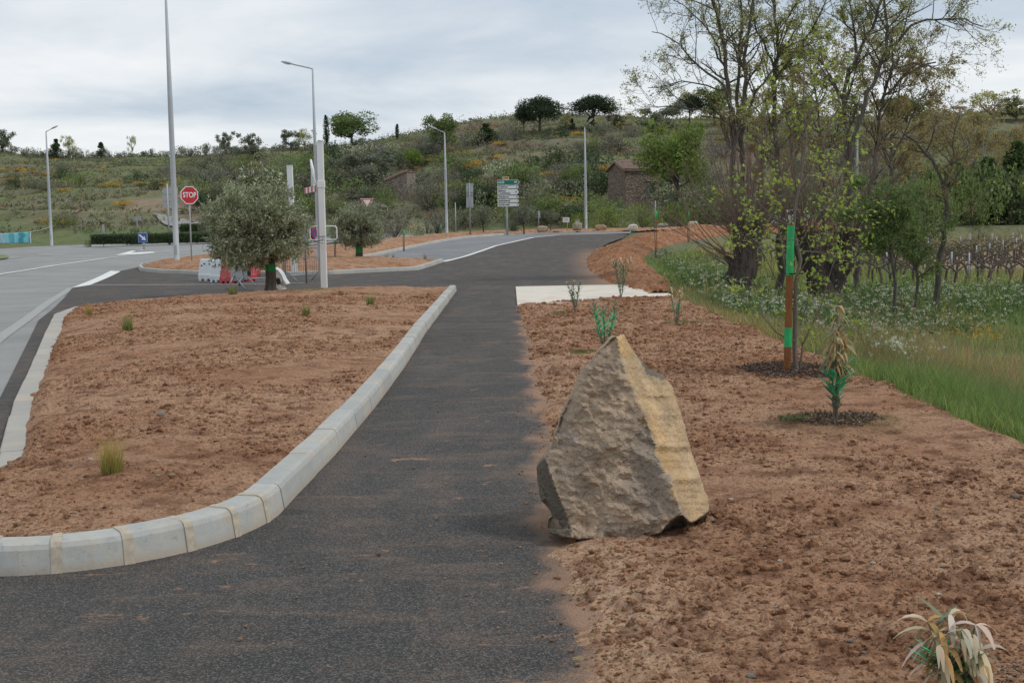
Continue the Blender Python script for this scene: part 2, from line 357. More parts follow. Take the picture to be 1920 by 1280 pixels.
M_SOIL = soil_mat()
M_DARK = asphalt_mat('dark_asphalt', (0.046, 0.0445, 0.044), speck=(0.235, 0.21, 0.185), amt=0.95, edge=True)
M_GREY = asphalt_mat('grey_asphalt', (0.27, 0.268, 0.258), dust=(0.33, 0.31, 0.28), amt=0.25, speck=(0.36, 0.355, 0.34), bumpst=0.4)
M_LANE = asphalt_mat('gritty_grey_lane', (0.20, 0.20, 0.205), dust=(0.24, 0.22, 0.2), amt=0.3, speck=(0.33, 0.33, 0.34), bumpst=0.6)
M_KERB = kerb_mat()
M_MORTAR = plain('mortar', (0.47, 0.405, 0.31), 0.92, var=0.2, sc=30, bump=0.7)
M_SLAB = plain('pale_concrete', (0.66, 0.60, 0.51), 0.85, var=0.08, sc=2, bump=0.2, dirt=((0.52, 0.33, 0.22), 0.6), obj=False)
M_PAINT = plain('road_paint', (0.72, 0.72, 0.69), 0.7, var=0.08, sc=5, bump=0.3, dirt=((0.45, 0.44, 0.42), 0.5), obj=False)
M_PAINTW = plain('worn_road_paint', (0.335, 0.335, 0.32), 0.8, var=0.15, sc=5, bump=0.3, dirt=((0.30, 0.295, 0.28), 0.8), obj=False)
M_HILL = hill_mat()
M_ROCK = rock_mat('boulder_rock')
M_ROCKS = rock_mat('small_rock', True, (0.40, 0.33, 0.25), (0.30, 0.27, 0.23))
M_POLE = plain('galvanised_pole', (0.40, 0.425, 0.44), 0.6, 0.0, var=0.09, sc=1.5, bump=0.05)
M_POLE2 = plain('dull_steel', (0.30, 0.32, 0.34), 0.5, 0.4, var=0.1, sc=3)
M_WHITE = plain('white_paint', (0.80, 0.80, 0.78), 0.5, var=0.05, sc=1.2, dirt=((0.45, 0.42, 0.38), 0.35))
M_SIGNW = plain('sign_white', (0.74, 0.74, 0.74), 0.4, var=0.03)
M_RED = plain('sign_red', (0.48, 0.022, 0.035), 0.4, var=0.05)
M_BLUE = plain('sign_blue', (0.03, 0.10, 0.34), 0.4, var=0.05)
M_BLUE2 = plain('faded_blue', (0.07, 0.13, 0.20), 0.5, var=0.25, sc=14)
M_GREENS = plain('sign_green', (0.0, 0.17, 0.12), 0.4, var=0.05)
M_YEL = plain('sign_yellow', (0.75, 0.38, 0.03), 0.5, var=0.05)
M_BLACK = plain('black_paint', (0.02, 0.02, 0.02), 0.5)
M_GBACK = plain('sign_back_grey', (0.42, 0.44, 0.45), 0.55, 0.2, var=0.07, sc=3)
M_PLW = plain('white_plastic', (0.66, 0.69, 0.69), 0.5, var=0.06, sc=3, dirt=((0.38, 0.33, 0.28), 0.45))
M_PLR = plain('red_plastic', (0.50, 0.055, 0.065), 0.5, var=0.12, sc=3, dirt=((0.45, 0.2, 0.17), 0.5))
M_GTAPE = plain('green_marking_paint', (0.02, 0.42, 0.13), 0.55, var=0.2, sc=9)
M_TAPED = plain('dark_green_band', (0.008, 0.20, 0.045), 0.7, var=0.35, sc=9)
M_STAKE = bark_mat('stake_wood', (0.30, 0.13, 0.055), (0.20, 0.085, 0.035), 9)
M_BARK = bark_mat('grey_bark', (0.070, 0.061, 0.051), (0.15, 0.133, 0.113))
M_BARKO = bark_mat('olive_bark', (0.055, 0.045, 0.035), (0.13, 0.11, 0.09), 26)
M_BARKP = bark_mat('pollard_bark', (0.035, 0.027, 0.023), (0.115, 0.092, 0.08), 10)
M_SHOOT = bark_mat('young_shoot_bark', (0.155, 0.105, 0.085), (0.25, 0.185, 0.155))
M_BARKW = bark_mat('pale_dead_wood', (0.40, 0.37, 0.34), (0.26, 0.23, 0.21))
M_SAPL = bark_mat('sapling_bark', (0.17, 0.14, 0.115), (0.24, 0.21, 0.18), 30)
L_OLIVE = leafmat('olive_leaf', (0.36, 0.385, 0.245), 0.28, 0.42)
L_MAPLE = leafmat('maple_leaf', (0.33, 0.43, 0.085), 0.5, 0.45)
L_BUD = leafmat('budding_leaf', (0.45, 0.44, 0.155), 0.45)
L_BUDB = leafmat('bronze_budding_leaf', (0.38, 0.30, 0.13), 0.45)
L_GREEN = leafmat('fresh_green_leaf', (0.215, 0.275, 0.09), 0.4)
L_DARK = leafmat('dark_green_leaf', (0.095, 0.135, 0.06), 0.3)
L_PINE = leafmat('pine_needle', (0.05, 0.075, 0.032), 0.15)
L_GREY = leafmat('grey_green_leaf', (0.235, 0.245, 0.165), 0.3)
L_CONIF = leafmat('conifer_leaf', (0.10, 0.155, 0.055), 0.3)
L_KHAKI = leafmat('half_dead_leaf', (0.47, 0.40, 0.22), 0.3, 0.6, hue=0.1)
L_BRIGHT = leafmat('spring_green_leaf', (0.23, 0.31, 0.075), 0.45)
L_TWIG = leafmat('twiggy_brown', (0.235, 0.21, 0.175), 0.2)
L_BROOM = leafmat('broom_flower', (0.80, 0.44, 0.03), 0.35, hue=0.1)
L_WHITE = leafmat('white_blossom', (0.60, 0.62, 0.48), 0.3, hue=0.05)
L_GRASS = leafmat('meadow_grass', (0.235, 0.31, 0.12), 0.42, 0.75)
L_DRY = leafmat('tuft_grass', (0.32, 0.31, 0.09), 0.4, 0.7)
L_OLE = leafmat('oleander_leaf', (0.20, 0.265, 0.16), 0.25, 0.4)
L_DEAD = leafmat('dead_leaf', (0.68, 0.60, 0.43), 0.3, 0.6, hue=0.1)
L_GPAINT = leafmat('green_painted_leaf', (0.06, 0.55, 0.27), 0.15, 0.5, hue=0.0)
M_CHIP = leafmat('wood_chip', (0.125, 0.085, 0.065), 0.0, 0.9)
# ================================================================== SETTING
def densify(poly, step):
    P = [np.asarray(p[:2], float) for p in poly]; o = []
    for i in range(len(P)):
        a, b = P[i], P[(i+1) % len(P)]; n = max(1, int(np.linalg.norm(b-a)/step))
        for k in range(n): o.append(a+(b-a)*k/n)
    return o
def inside(px, py, poly):
    r = np.zeros(px.shape, bool); n = len(poly)
    for i in range(n):
        x1, y1 = poly[i][:2]; x2, y2 = poly[(i+1) % n][:2]
        if y1 == y2: continue
        c = ((y1 > py) != (y2 > py)) & (px < (x2-x1)*(py-y1)/(y2-y1)+x1); r ^= c
    return r
def sdist(px, py, poly):
    d = np.full(px.shape, 1e9); n = len(poly)
    for i in range(n):
        a = np.array(poly[i][:2], float); b = np.array(poly[(i+1) % n][:2], float); e_ = b-a
        t = np.clip(((px-a[0])*e_[0]+(py-a[1])*e_[1])/max(1e-9, e_@e_), 0, 1)
        d = np.minimum(d, np.hypot(px-a[0]-t*e_[0], py-a[1]-t*e_[1]))
    return np.where(inside(px, py, poly), d, -d)
def sheet(name, poly, off, mat, cell=1.5, step=None, parent=None, fn=None, **k):
    P = densify(poly, step or cell); arr = np.array(P); x0, y0 = arr.min(0); x1, y1 = arr.max(0)
    gx, gy = np.meshgrid(np.arange(x0+cell/2, x1, cell), np.arange(y0+cell/2, y1, cell)); gx, gy = gx.ravel(), gy.ravel()
    if len(gx):
        ok = sdist(gx, gy, P) > cell*0.3; pts = P+[np.array([a, b]) for a, b in zip(gx[ok], gy[ok])]
    else: pts = P
    n = len(P); r = delaunay_2d_cdt([Vector((p[0], p[1])) for p in pts], [(i, (i+1) % n) for i in range(n)], [list(range(n))], 1, 1e-5)
    V = np.array([(v.x, v.y) for v in r[0]]); Z = (fn or G)(V[:, 0], V[:, 1])+off
    me = make_mesh(name, np.c_[V, Z], np.array([f for f in r[2]], int), mat)
    return link(name, me, parent, **k)
def W(px, py, off=0.0): return gnd(px, py, G, off)[:2]

# --- ground sheet with hill
ys = np.concatenate([np.arange(-60, 4, 4.0), np.arange(4, 112, 0.8), np.arange(112, 240, 0.62), np.arange(240, 300, 4), np.arange(300, 900, 40)])
xs = np.concatenate([np.arange(-700, -130, 30.0), np.arange(-130, -12, 0.9), np.arange(-12, 20, 0.5), np.arange(20, 130, 0.9), np.arange(130, 700, 30.0)])
X, Y = np.meshgrid(xs, ys); Z = Gs(X, Y); nx, ny = len(xs), len(ys)
idx = np.arange(nx*ny).reshape(ny, nx); Fq = np.stack([idx[:-1, :-1], idx[:-1, 1:], idx[1:, 1:], idx[1:, :-1]], -1).reshape(-1, 4)
zy = np.gradient(Z, axis=0)/np.maximum(np.gradient(Y, axis=0), 1e-3)
green = np.array([0.165, 0.195, 0.095]); brown = np.array([0.20, 0.195, 0.13]); tan = np.array([0.31, 0.24, 0.175]); field = np.array([0.15, 0.195, 0.07]); vine = np.array([0.34, 0.27, 0.165])
nz = fbm(X*0.05, Y*0.09, 0, 4, 31)[..., None]
c = green+(brown-green)*np.clip(0.22+0.9*nz, 0, 1)
steep = (S(0.28, 0.60, zy)*S(120, 132, Y)*0.75)[..., None]*np.clip(0.6+fbm(X*0.12, Y*0.1, 0, 3, 41)[..., None], 0, 1); c = c*(1-steep)+np.array([0.20, 0.145, 0.11])*steep
sc_c = gnd(290, 385, Gs); sc_c2 = gnd(360, 372, Gs)
scree = np.maximum(np.exp(-((X-sc_c[0])/9.5)**2-((Y-sc_c[1]-3)/8)**2), np.exp(-((X-sc_c2[0])/10)**2-((Y-sc_c2[1]-2)/8)**2))
scree = np.clip(scree*2.2*(0.7+0.6*fbm(X*0.25, Y*0.25, 0, 3, 77)), 0, 1)[..., None]; c = c*(1-scree)+tan*scree
fs = (field_s(X, Y)*(1-S(100, 106, Y)))[..., None]; c = c*(1-fs)+field*fs
vy = (fs[..., 0]*S(40, 44, Y)*S(11, 14, X))[..., None]; c = c*(1-vy)+vine*vy
ground = link('ground', make_mesh('ground', np.stack([X, Y, Z], -1), Fq, M_HILL, c.reshape(-1, 3), True), kind='structure')

# --- roads
dark_px_l = [(0, 745), (50, 645), (72, 600), (100, 578), (120, 558), (135, 540), (180, 522), (228, 507)]
dark_px_r = [(1176, 439), (1168, 446), (1140, 456), (1112, 472), (1100, 486), (1112, 505), (1140, 528), (1190, 545)]
dark = [(-4.9, -4), (-4.9, 6)]+[W(*p) for p in dark_px_l]+[W(262, 500), W(420, 470), W(640, 455), W(840, 446), W(950, 439.5), W(1060, 437)]+[W(*p) for p in dark_px_r]+[(4.0, 28), (0.95, 24), (0.95, -4)]
sheet('path', dark, -0.004, M_DARK, 1.6, kind='structure')
road = [(-46, -4), (-3.8, -4), (-3.8, 8)]+[W(60, 700), W(115, 600), W(300, 515), W(420, 485), W(560, 462), W(660, 450), W(760, 444.5), W(860, 440), W(905, 438), W(905, 435.5), W(850, 436.5), W(720, 438), W(600, 440.5), W(470, 446), W(420, 452), W(330, 455.5), W(230, 457.5), W(160, 458.5), W(60, 462), W(0, 466), (-62, 92), (-75, 60)]
sheet('road', road, -0.014, M_GREY, 1.8, kind='structure')
lane = [W(663, 492), W(668, 487), W(700, 478), W(760, 466), W(820, 454), W(868, 446), W(940, 440.3), W(1000, 437.6), W(1100, 435.6), W(1182, 434.6), W(1182, 437.5), W(1050, 440.5), W(1000, 445.5), W(930, 461), W(870, 482), W(832, 491), W(790, 498)]
sheet('grey_lane', lane, 0.002, M_LANE, 1.6, kind='structure')
def ssheet(name, poly, off, mat, cell=1.0, **k):
    return sheet(name, poly, off, mat, cell, fn=Gs, **k)
ssheet('track', [gnd(*p, Gs)[:2] for p in [(288, 402), (318, 408), (352, 414), (392, 421), (430, 430), (430, 437), (385, 432), (340, 430), (310, 424), (296, 412)]], 0.16, plain('track_gravel', (0.27, 0.255, 0.24), 0.9, obj=False, sc=2), 0.45, kind='structure')

# --- painted lines (structure)
def strip(pxs, w, off=0.006, mat=None, name='road_marking', wpx=None):
    P = np.array([W(*p) for p in pxs]); 
    Q = [P[0]]
    for a, b in zip(P[:-1], P[1:]):
        n = max(1, int(np.linalg.norm(b-a)/1.5)); Q += [a+(b-a)*k/n for k in range(1, n+1)]
    Q = np.array(Q); T = norm(np.gradient(Q, axis=0)); N = np.c_[-T[:, 1], T[:, 0]]
    A, B = Q+N*w/2, Q-N*w/2; V = np.concatenate([np.c_[A, G(A[:, 0], A[:, 1])+off], np.c_[B, G(B[:, 0], B[:, 1])+off]]); n = len(Q); i = np.arange(n-1)
    return link(name, make_mesh(name, V, np.stack([i, i+n, i+n+1, i+1], 1), mat or M_PAINT), kind='structure')
strip([(832, 491), (870, 481.5), (930, 461), (1000, 445.5), (1050, 440.7), (1182, 437.3)], 0.22, 0.012)
strip([(830, 490), (845, 487)], 0.12, 0.010)
strip([(168, 534), (300, 534), (420, 533), (500, 532), (573, 530.5)], 0.12)
strip([(-60, 525), (0, 514), (100, 498), (200, 483.5), (290, 474)], 0.24)
strip([(-40, 492), (0, 488), (50, 481), (97, 479)], 0.14, mat=M_PAINTW)
strip([(0, 477), (60, 477.5), (97, 479)], 0.14, mat=M_PAINTW)
strip([(290, 473), (340, 468.5), (410, 463.5), (470, 459)], 0.2, 0.005, M_PAINT)
strip([(125, 460.5), (150, 462), (262, 469.5)], 0.16, 0.004, M_PAINTW)
strip([(262, 469.5), (272, 468)], 0.2, 0.006)

strip([(720, 440.5), (850, 438)], 0.2, 0.004, M_PAINT)
strip([(134, 539), (90, 567), (50, 597), (0, 632), (-60, 680)], 0.22, -0.005, M_PAINTW)
sheet('road_marking', [W(134, 540), W(168, 535), W(226, 509), W(207, 508)], 0.009, M_PAINT, 0.8, kind='structure')
sheet('road_marking', [W(216, 479), W(248, 470), W(256, 471), W(246, 474), W(286, 472), W(292, 473.5), W(262, 476.5)], 0.012, M_PAINT, 0.8, kind='structure')

sheet('grass_verge', [(-46, 72), W(-60, 478), W(4, 478.5), W(17, 482), W(14, 485), W(0, 487), W(-60, 490), (-46, 66)], 0.05, plain('verge_turf', (0.16, 0.20, 0.07), 0.95, obj=False, sc=3, var=0.4), 1.0, kind='structure')
# --- kerbs: every block its own mesh
PROF = [(0.0, -0.05), (0.012, 0.0), (0.032, 0.115), (0.045, 0.138), (0.068, 0.148), (0.180, 0.150), (0.185, -0.05)]
FLAT = [(0.0, -0.05), (0.0, 0.022), (0.010, 0.032), (0.25, 0.032), (0.255, -0.05)]
def resample(P, step):
    P = np.array(P, float); seg = np.linalg.norm(np.diff(P, axis=0), axis=1); s = np.r_[0, np.cumsum(seg)]
    n = max(2, int(s[-1]/step)+1); t = np.linspace(0, s[-1], n)
    return np.c_[np.interp(t, s, P[:, 0]), np.interp(t, s, P[:, 1])], s[-1]
def kerb(label_name, P, lengths, prof, mat, root, side=1, gap=0.006, mort=None, joint=0.05, seg=0.12, h=1.0):
    """blocks along P; lengths = list of block lengths (last repeats)"""
    P, L = resample(P, 0.04); s = np.linspace(0, L, len(P)); T = norm(np.gradient(P, axis=0))
    for _ in range(3): T = norm(np.apply_along_axis(lambda v: np.convolve(np.pad(v, 3, mode='edge'), np.ones(7)/7, 'valid'), 0, T))
    N = np.c_[-T[:, 1], T[:, 0]]*side
    def block(name, s0, s1, mat, pr, grow=0.0, jit=0.0, cut=0.0):
        n = max(2, int((s1-s0)/seg)+1); t = np.linspace(s0, s1, n)
        px = np.interp(t, s, P[:, 0]); py = np.interp(t, s, P[:, 1]); qx = np.interp(t, s, N[:, 0]); qy = np.interp(t, s, N[:, 1])
        m = len(pr); V = []
        dz = random.uniform(-jit, jit); dn = random.uniform(-jit, jit)
        for i in range(n):
            for j, (a, b) in enumerate(pr):
                aa = a+dn-(grow if j < 5 else 0); bb = b*h+dz+(grow if b > 0.05 else 0)
                V.append((px[i]+qx[i]*aa, py[i]+qy[i]*aa, bb+float(G(px[i], py[i]))))
        V = np.array(V); o = V.mean(0)
        Fs = [(i*m+j, (i+1)*m+j, (i+1)*m+j+1, i*m+j+1) for i in range(n-1) for j in range(m-1)]
        Fs += [tuple(range(m)), tuple((n-1)*m+j for j in range(m))[::-1]]
        b_ = MB(); b_.add(V-o, Fs); b_.obj(name, mat, root, loc=o-np.array(root.location), bevel=0.006 if (s1-s0) > 0.2 and P[0][1] < 20 else 0)
    c_ = 0.0; k = 0
    while c_ < L-0.05:
        l = lengths[min(k, len(lengths)-1)]; e_ = min(L, c_+l); j = joint if l < 0.6 else gap
        block('kerbstone', c_+j/2, e_-j/2, mat, prof, jit=0.0045)
        if mort and e_ < L-0.02: block('mortar_joint', e_-j/2-0.004, e_+j/2+0.004, mort, prof, grow=0.0045 if l < 0.6 else -0.004)
        c_ = e_; k += 1
# first island outline (outer foot of the kerb)
def arc(c, r, a0, a1, n=24): return [(c[0]+r[0]*math.cos(D2R(a)), c[1]+r[1]*math.sin(D2R(a))) for a in np.linspace(a0, a1, n)]
tip = gnd(857, 545)[:2]; nose_r = gnd(500, 988)[:2]
KX = -1.22
lk = [gnd(*p)[:2] for p in [(0, 870), (28, 760), (60, 690), (85, 630), (103, 592)]]
nose = arc((-2.45, 7.30), (1.115, 1.34), 0, -180, 40)
k_right = [tip, (-1.33, 20), (-1.25, 14.8), (-1.25, 11.3), (-1.275, 9.1), (-1.325, 7.75)]+nose
ke = empty('kerb', (-1.3, 15, 0), kind='structure')
total_straight = float(np.linalg.norm(np.array(tip)-np.array([-1.33, 7.35])))
nb = int(round(total_straight-1.0)); first = total_straight-nb*1.0
kerb('kerb', k_right, [first]+[1.0]*nb+[0.345]*40, PROF, M_KERB, ke, side=-1, mort=M_MORTAR, joint=0.045)
ke2 = empty('flush_kerb', (-6, 16, 0), kind='structure')
flx = [(-3.56, 7.35), (-3.58, 8.0)]+[(float(p[0])-0.02, float(p[1])) for p in lk]+[gnd(120, 584)[:2], gnd(140, 577)[:2]]
kerb('kerb', flx, [1.0], FLAT, M_KERB, ke2, side=-1, gap=0.008, mort=None)
# second island
k2p = [W(400, 478), W(330, 487), W(285, 493), W(262, 499), W(258, 503), W(262, 508), W(300, 512), W(380, 515), W(450, 516), W(540, 516.5), W(620, 514.5), W(700, 510.5), W(785, 506.5), W(832, 491)]
ke3 = empty('kerb', (-8, 50, 0), kind='structure')
kerb('kerb', k2p, [1.0], PROF, M_KERB, ke3, side=1, mort=M_MORTAR, joint=0.02)
k3p = [W(652, 489), W(700, 481), W(760, 468), W(820, 455.5), W(870, 447), W(950, 440.5)]
ke4 = empty('kerb', (-8, 75, 0), kind='structure')
kerb('kerb', k3p, [1.0], PROF, M_KERB, ke4, side=1, mort=None, seg=0.5)
k4p = [W(950, 440.5), W(1010, 437.3), W(1100, 435.4), W(1182, 434.4)]
kerb('kerb', k4p, [1.0], FLAT, M_KERB, ke4, side=1, mort=None, seg=0.5)

# --- soil heightfields
def soil(name, poly, hfun, rows, cols, edge=0.25, rise=0.07, margin=0.25, amp=1.0, rag=0.06, tintfn=None, lo=-0.03):
    X, Y = np.meshgrid(cols, rows); d = sdist(X, Y, poly)
    d = d + rag*fbm(X*2.2, Y*1.6, 0, 4, 3)
    base = G(X, Y)+hfun(X, Y, d); k = np.clip(d/edge, -1, 1)
    cl = np.abs(vn(X*9, Y*9, 0, 51))*0.5+np.maximum(0, vn(X*17, Y*17, 0, 52))+0.6*np.maximum(0, vn(X*34, Y*34, 0, 53))
    pt = 0.35+0.65*S(-0.4, 0.5, fbm(X*0.8, Y*0.8, 0, 3, 61))
    n = 0.018*fbm(X*0.9, Y*0.9, 0, 3, 21)+(0.006+0.020*pt)*cl*amp
    Z = base + lo + (rise-lo)*S(-1, 1, k)*1.0 + n*S(-0.9, 0.6, k)
    keep = d > -margin; idx = np.arange(X.size).reshape(X.shape)
    q = keep[:-1, :-1] & keep[1:, :-1] & keep[:-1, 1:] & keep[1:, 1:]
    Fq = np.stack([idx[:-1, :-1], idx[:-1, 1:], idx[1:, 1:], idx[1:, :-1]], -1)[q]
    used = np.unique(Fq); remap = np.full(X.size, -1); remap[used] = np.arange(len(used))
    V = np.stack([X, Y, Z], -1).reshape(-1, 3)[used]
    t = np.ones((len(V), 3)); 
    if tintfn is not None: t = tintfn(V)
    return link(name, make_mesh(name, V, remap[Fq], M_SOIL, t, True), kind='structure')
def rowsg(a, b, k, mn): 
    r = [a]
    while r[-1] < b: r.append(r[-1]+max(mn, k*r[-1]))
    return np.array(r)
# right bed
bed = [(0.36, -1), (0.32, 5), (0.28, 6.2), (0.33, 10), (0.30, 14), (0.26, 20), (0.16, 25.5), W(970, 572), W(1100, 564), W(1240, 558), (3.62, 29), (3.66, 20), (3.66, 9), (3.75, -1)]
rw = rowsg(3.2, 31.5, 0.0034, 0.012); cl_ = np.concatenate([np.arange(0.0, 4.1, 0.0165)])
def bed_h(X, Y, d): return -0.0*X+0.05*S(0.3, 1.2, d)*S(3.7, 3.0, X)*0
def bed_tint(V):
    t = np.ones((len(V), 3)); e_ = S(0.55, 0.15, V[:, 0]-0.30)*(S(13, 9, V[:, 1])+0.35)
    t = t*(1+e_[:, None]*np.array([0.12, 0.2, 0.25]))
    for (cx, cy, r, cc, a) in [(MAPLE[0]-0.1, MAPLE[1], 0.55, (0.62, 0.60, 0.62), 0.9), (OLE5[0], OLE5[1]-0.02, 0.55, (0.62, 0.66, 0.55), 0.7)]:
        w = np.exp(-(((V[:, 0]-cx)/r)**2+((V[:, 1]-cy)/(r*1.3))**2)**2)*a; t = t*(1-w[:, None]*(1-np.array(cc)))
    return t
MAPLE = gnd(1497, 703); OLE5 = gnd(1563, 797)
soil('soil_bed', bed, bed_h, rw, cl_, edge=0.22, rise=0.035, rag=0.10, tintfn=bed_tint, lo=-0.035, margin=0.3)
# first island
isl = [(tip[0]-0.17, tip[1]-0.05)]+[(p[0]-0.17, p[1]) for p in k_right[1:6]]+arc((-2.45, 7.30), (1.115-0.175, 1.34-0.175), 0, -180, 30)
isl += [(float(p[0])+0.22, float(p[1])) for p in [(-3.60, 7.4)]+[tuple(p) for p in lk]]+[tuple(gnd(140, 576)[:2]+np.array([0.1, 0])), tuple(gnd(250, 563)[:2]), tuple(gnd(380, 554)[:2]), tuple(gnd(500, 547)[:2]), tuple(gnd(640, 541)[:2]), tuple(gnd(760, 537)[:2])]
isl_poly = isl
def isl_h(X, Y, d): return 0.10*S(0.1, 1.6, d)+0.05*S(0.5, 3, d)
def soil_edge(X, Y):    # height at the rim: kerb side full, far side low
    return 0
rw = rowsg(5.6, 38.5, 0.0036, 0.014)
class _I: pass
def isl_hh(X, Y, d):
    left = S(-2.6, -4.4, X+0.25*(7-Y)*0+0.29*(Y-8.6)*1.0)   # lower next to the flush kerb
    farb = S(24, 31, Y)*S(-1.4, -2.4, X)
    base = 0.105*(1-np.clip(left+farb, 0, 1))
    return base+0.085*S(0.15, 2.2, d)
def isl_soil():
    X0 = np.arange(-9.8, -1.2, 0.017); return soil('soil_bed', isl, isl_hh, rw, X0, edge=0.09, rise=0.03, margin=0.07, rag=0.02, lo=-0.03)
isl_soil()
# second island, verge soil
def far_soil(px, h=0.12, cell=0.16, edge=0.3, rise=0.02, name='soil_bed', hf=None, amp=1.6, margin=0.3, rag=0.15):
    P = [tuple(W(*p)) for p in px]; a = np.array(P)
    return soil(name, P, hf or (lambda X, Y, d: h*S(-0.1, 1.0, d)), np.arange(a[:, 1].min()-0.5, a[:, 1].max()+0.5, cell), np.arange(a[:, 0].min()-0.5, a[:, 0].max()+0.5, cell), edge=edge, rise=rise, amp=amp, margin=margin, rag=rag)
def inset(px, dy): return [(p[0], p[1]-dy) for p in px]
far_soil([(262, 504.5), (300, 509.5), (380, 512.5), (450, 513.5), (540, 514), (620, 512), (700, 508), (782, 504), (826, 490), (790, 493), (700, 489), (640, 489), (690, 479), (760, 465.5), (820, 453.5), (868, 445.3), (950, 439), (950, 437), (850, 441), (760, 449), (700, 454), (600, 466), (500, 474), (420, 481), (335, 489), (285, 495)], 0.15, 0.15, rise=0.10, rag=0.03, edge=0.2)
far_soil([(930, 439.5), (1010, 436.5), (1100, 434.6), (1182, 433.8), (1260, 430), (1400, 424), (1640, 417), (1640, 413), (1400, 417.5), (1180, 428), (1000, 432.5), (900, 436), (860, 440)], 0.1, 0.25, rise=0.03, rag=0.3)
# spoil bank beside the road
MPX = [(1140, 535), (1108, 506), (1094, 487), (1108, 470), (1138, 454), (1170, 443), (1186, 434), (1240, 427), (1420, 424), (1600, 419), (1600, 424), (1420, 432), (1330, 436), (1290, 436), (1245, 452), (1200, 458), (1190, 490), (1220, 520), (1258, 553), (1180, 553)]
MW = np.array([tuple(gnd(*p)[:2]) for p in MPX[:12]])
mline = np.array([(3.75, 29.5), (3.75, 34), (3.75, 40), (4.05, 48), (4.75, 58), (6.2, 70), (9.2, 82), (13.5, 91), (20, 97), (28, 101), (34, 103)])
mh = np.array([0.05, 0.15, 0.25, 0.34, 0.40, 0.40, 0.40, 0.44, 0.5, 0.45, 0.2]); mw = np.array([0.5, 0.7, 0.85, 0.95, 1.1, 1.3, 1.7, 2.0, 2.2, 2.0, 1.5])
def bank():
    s = np.arange(len(mline)); t = np.linspace(0, len(mline)-1, 900); cx = np.interp(t, s, mline[:, 0]); cy = np.interp(t, s, mline[:, 1]); H = np.interp(t, s, mh); Wd = np.interp(t, s, mw)
    cx = np.convolve(np.pad(cx, 20, mode='edge'), np.ones(41)/41, 'valid'); cy = np.convolve(np.pad(cy, 20, mode='reflect', reflect_type='odd'), np.ones(41)/41, 'valid')
    P = np.c_[cx, cy]; T = norm(np.gradient(P, axis=0)); N = np.c_[T[:, 1], -T[:, 0]]
    u = np.linspace(-1.25, 1.25, 44); X = P[:, 0][:, None]+N[:, 0][:, None]*u*Wd[:, None]; Y = P[:, 1][:, None]+N[:, 1][:, None]*u*Wd[:, None]
    lump = 0.75+0.45*fbm(X*0.45, Y*0.22, 0, 3, 91)+0.30*fbm(X*1.6, Y*1.2, 0, 3, 92)
    prof = np.clip(1-np.abs(u+0.12*np.sin(t*2.2)[:, None])**1.6, -0.25, 1); prof = np.where(np.abs(u) > 1.22, prof-0.8, prof); Z = np.maximum(G(X, Y), Gs(X, Y)-0.05) - 0.05 + H[:, None]*prof*lump + 0.11*np.abs(vn(X*4, Y*4, 0, 5))+0.09*np.abs(vn(X*9, Y*9, 0, 6))
    n, m = X.shape; idx = np.arange(n*m).reshape(n, m); Fq = np.stack([idx[:-1, :-1], idx[:-1, 1:], idx[1:, 1:], idx[1:, :-1]], -1).reshape(-1, 4)
    V = np.stack([X, Y, Z], -1).reshape(-1, 3); t_ = np.ones((len(V), 3))*np.array([0.88, 0.78, 0.70])
    link('earth_bank', make_mesh('earth_bank', V, Fq, M_SOIL, t_, True), kind='structure')
bank()
# concrete slab with a real edge
sp = [W(967, 539.5), W(1170, 535.5), W(1225, 541), W(1262, 556), W(1100, 569), W(970, 574)]
so_ = sheet('concrete_slab', sp, 0.035, M_SLAB, 0.9, kind='structure')
me = so_.data; bm = bmesh.new(); bm.from_mesh(me); r = bmesh.ops.extrude_face_region(bm, geom=bm.faces[:]); bmesh.ops.translate(bm, verts=[v for v in r['geom'] if isinstance(v, bmesh.types.BMVert)], vec=(0, 0, -0.08)); bmesh.ops.recalc_face_normals(bm, faces=bm.faces); bm.to_mesh(me); bm.free()

# --- clods and pebbles on the beds
def ico(sub=1):
    bm = bmesh.new(); bmesh.ops.create_icosphere(bm, subdivisions=sub, radius=1); bm.verts.index_update()
    V = np.array([v.co[:] for v in bm.verts]); Fs = np.array([[v.index for v in f.verts] for f in bm.faces]); bm.free(); return V, Fs
ICO1 = ico(1); ICO2 = ico(2)
_BV = {}
def drop(name_list, xs_, ys_):
    """height of the soil sheets under points"""
    bpy.context.view_layer.update(); dg = bpy.context.evaluated_depsgraph_get(); from mathutils.bvhtree import BVHTree
    out = np.full(len(xs_), np.nan)
    for o in name_list:
        if o.name in _BV:
            bv = _BV[o.name]
            for i, (a, b) in enumerate(zip(xs_, ys_)):
                h = bv.ray_cast(Vector((a, b, 5)), Vector((0, 0, -1)))
                if h[0] is not None: out[i] = h[0].z if np.isnan(out[i]) else max(out[i], h[0].z)
            continue
        me = o.data; n = len(me.vertices); co = np.empty(n*3); me.vertices.foreach_get('co', co); co = co.reshape(-1, 3)
        q = np.empty(len(me.loops), np.int32); me.loops.foreach_get('vertex_index', q)
        bv = _BV[o.name] = BVHTree.FromPolygons(co.tolist(), q.reshape(-1, 4).tolist())
        for i, (a, b) in enumerate(zip(xs_, ys_)):
            h = bv.ray_cast(Vector((a, b, 5)), Vector((0, 0, -1)))
            if h[0] is not None: out[i] = h[0].z if np.isnan(out[i]) else max(out[i], h[0].z)
    return out
beds = [o for o in COL.objects if o.name.startswith('soil_bed')][:2]
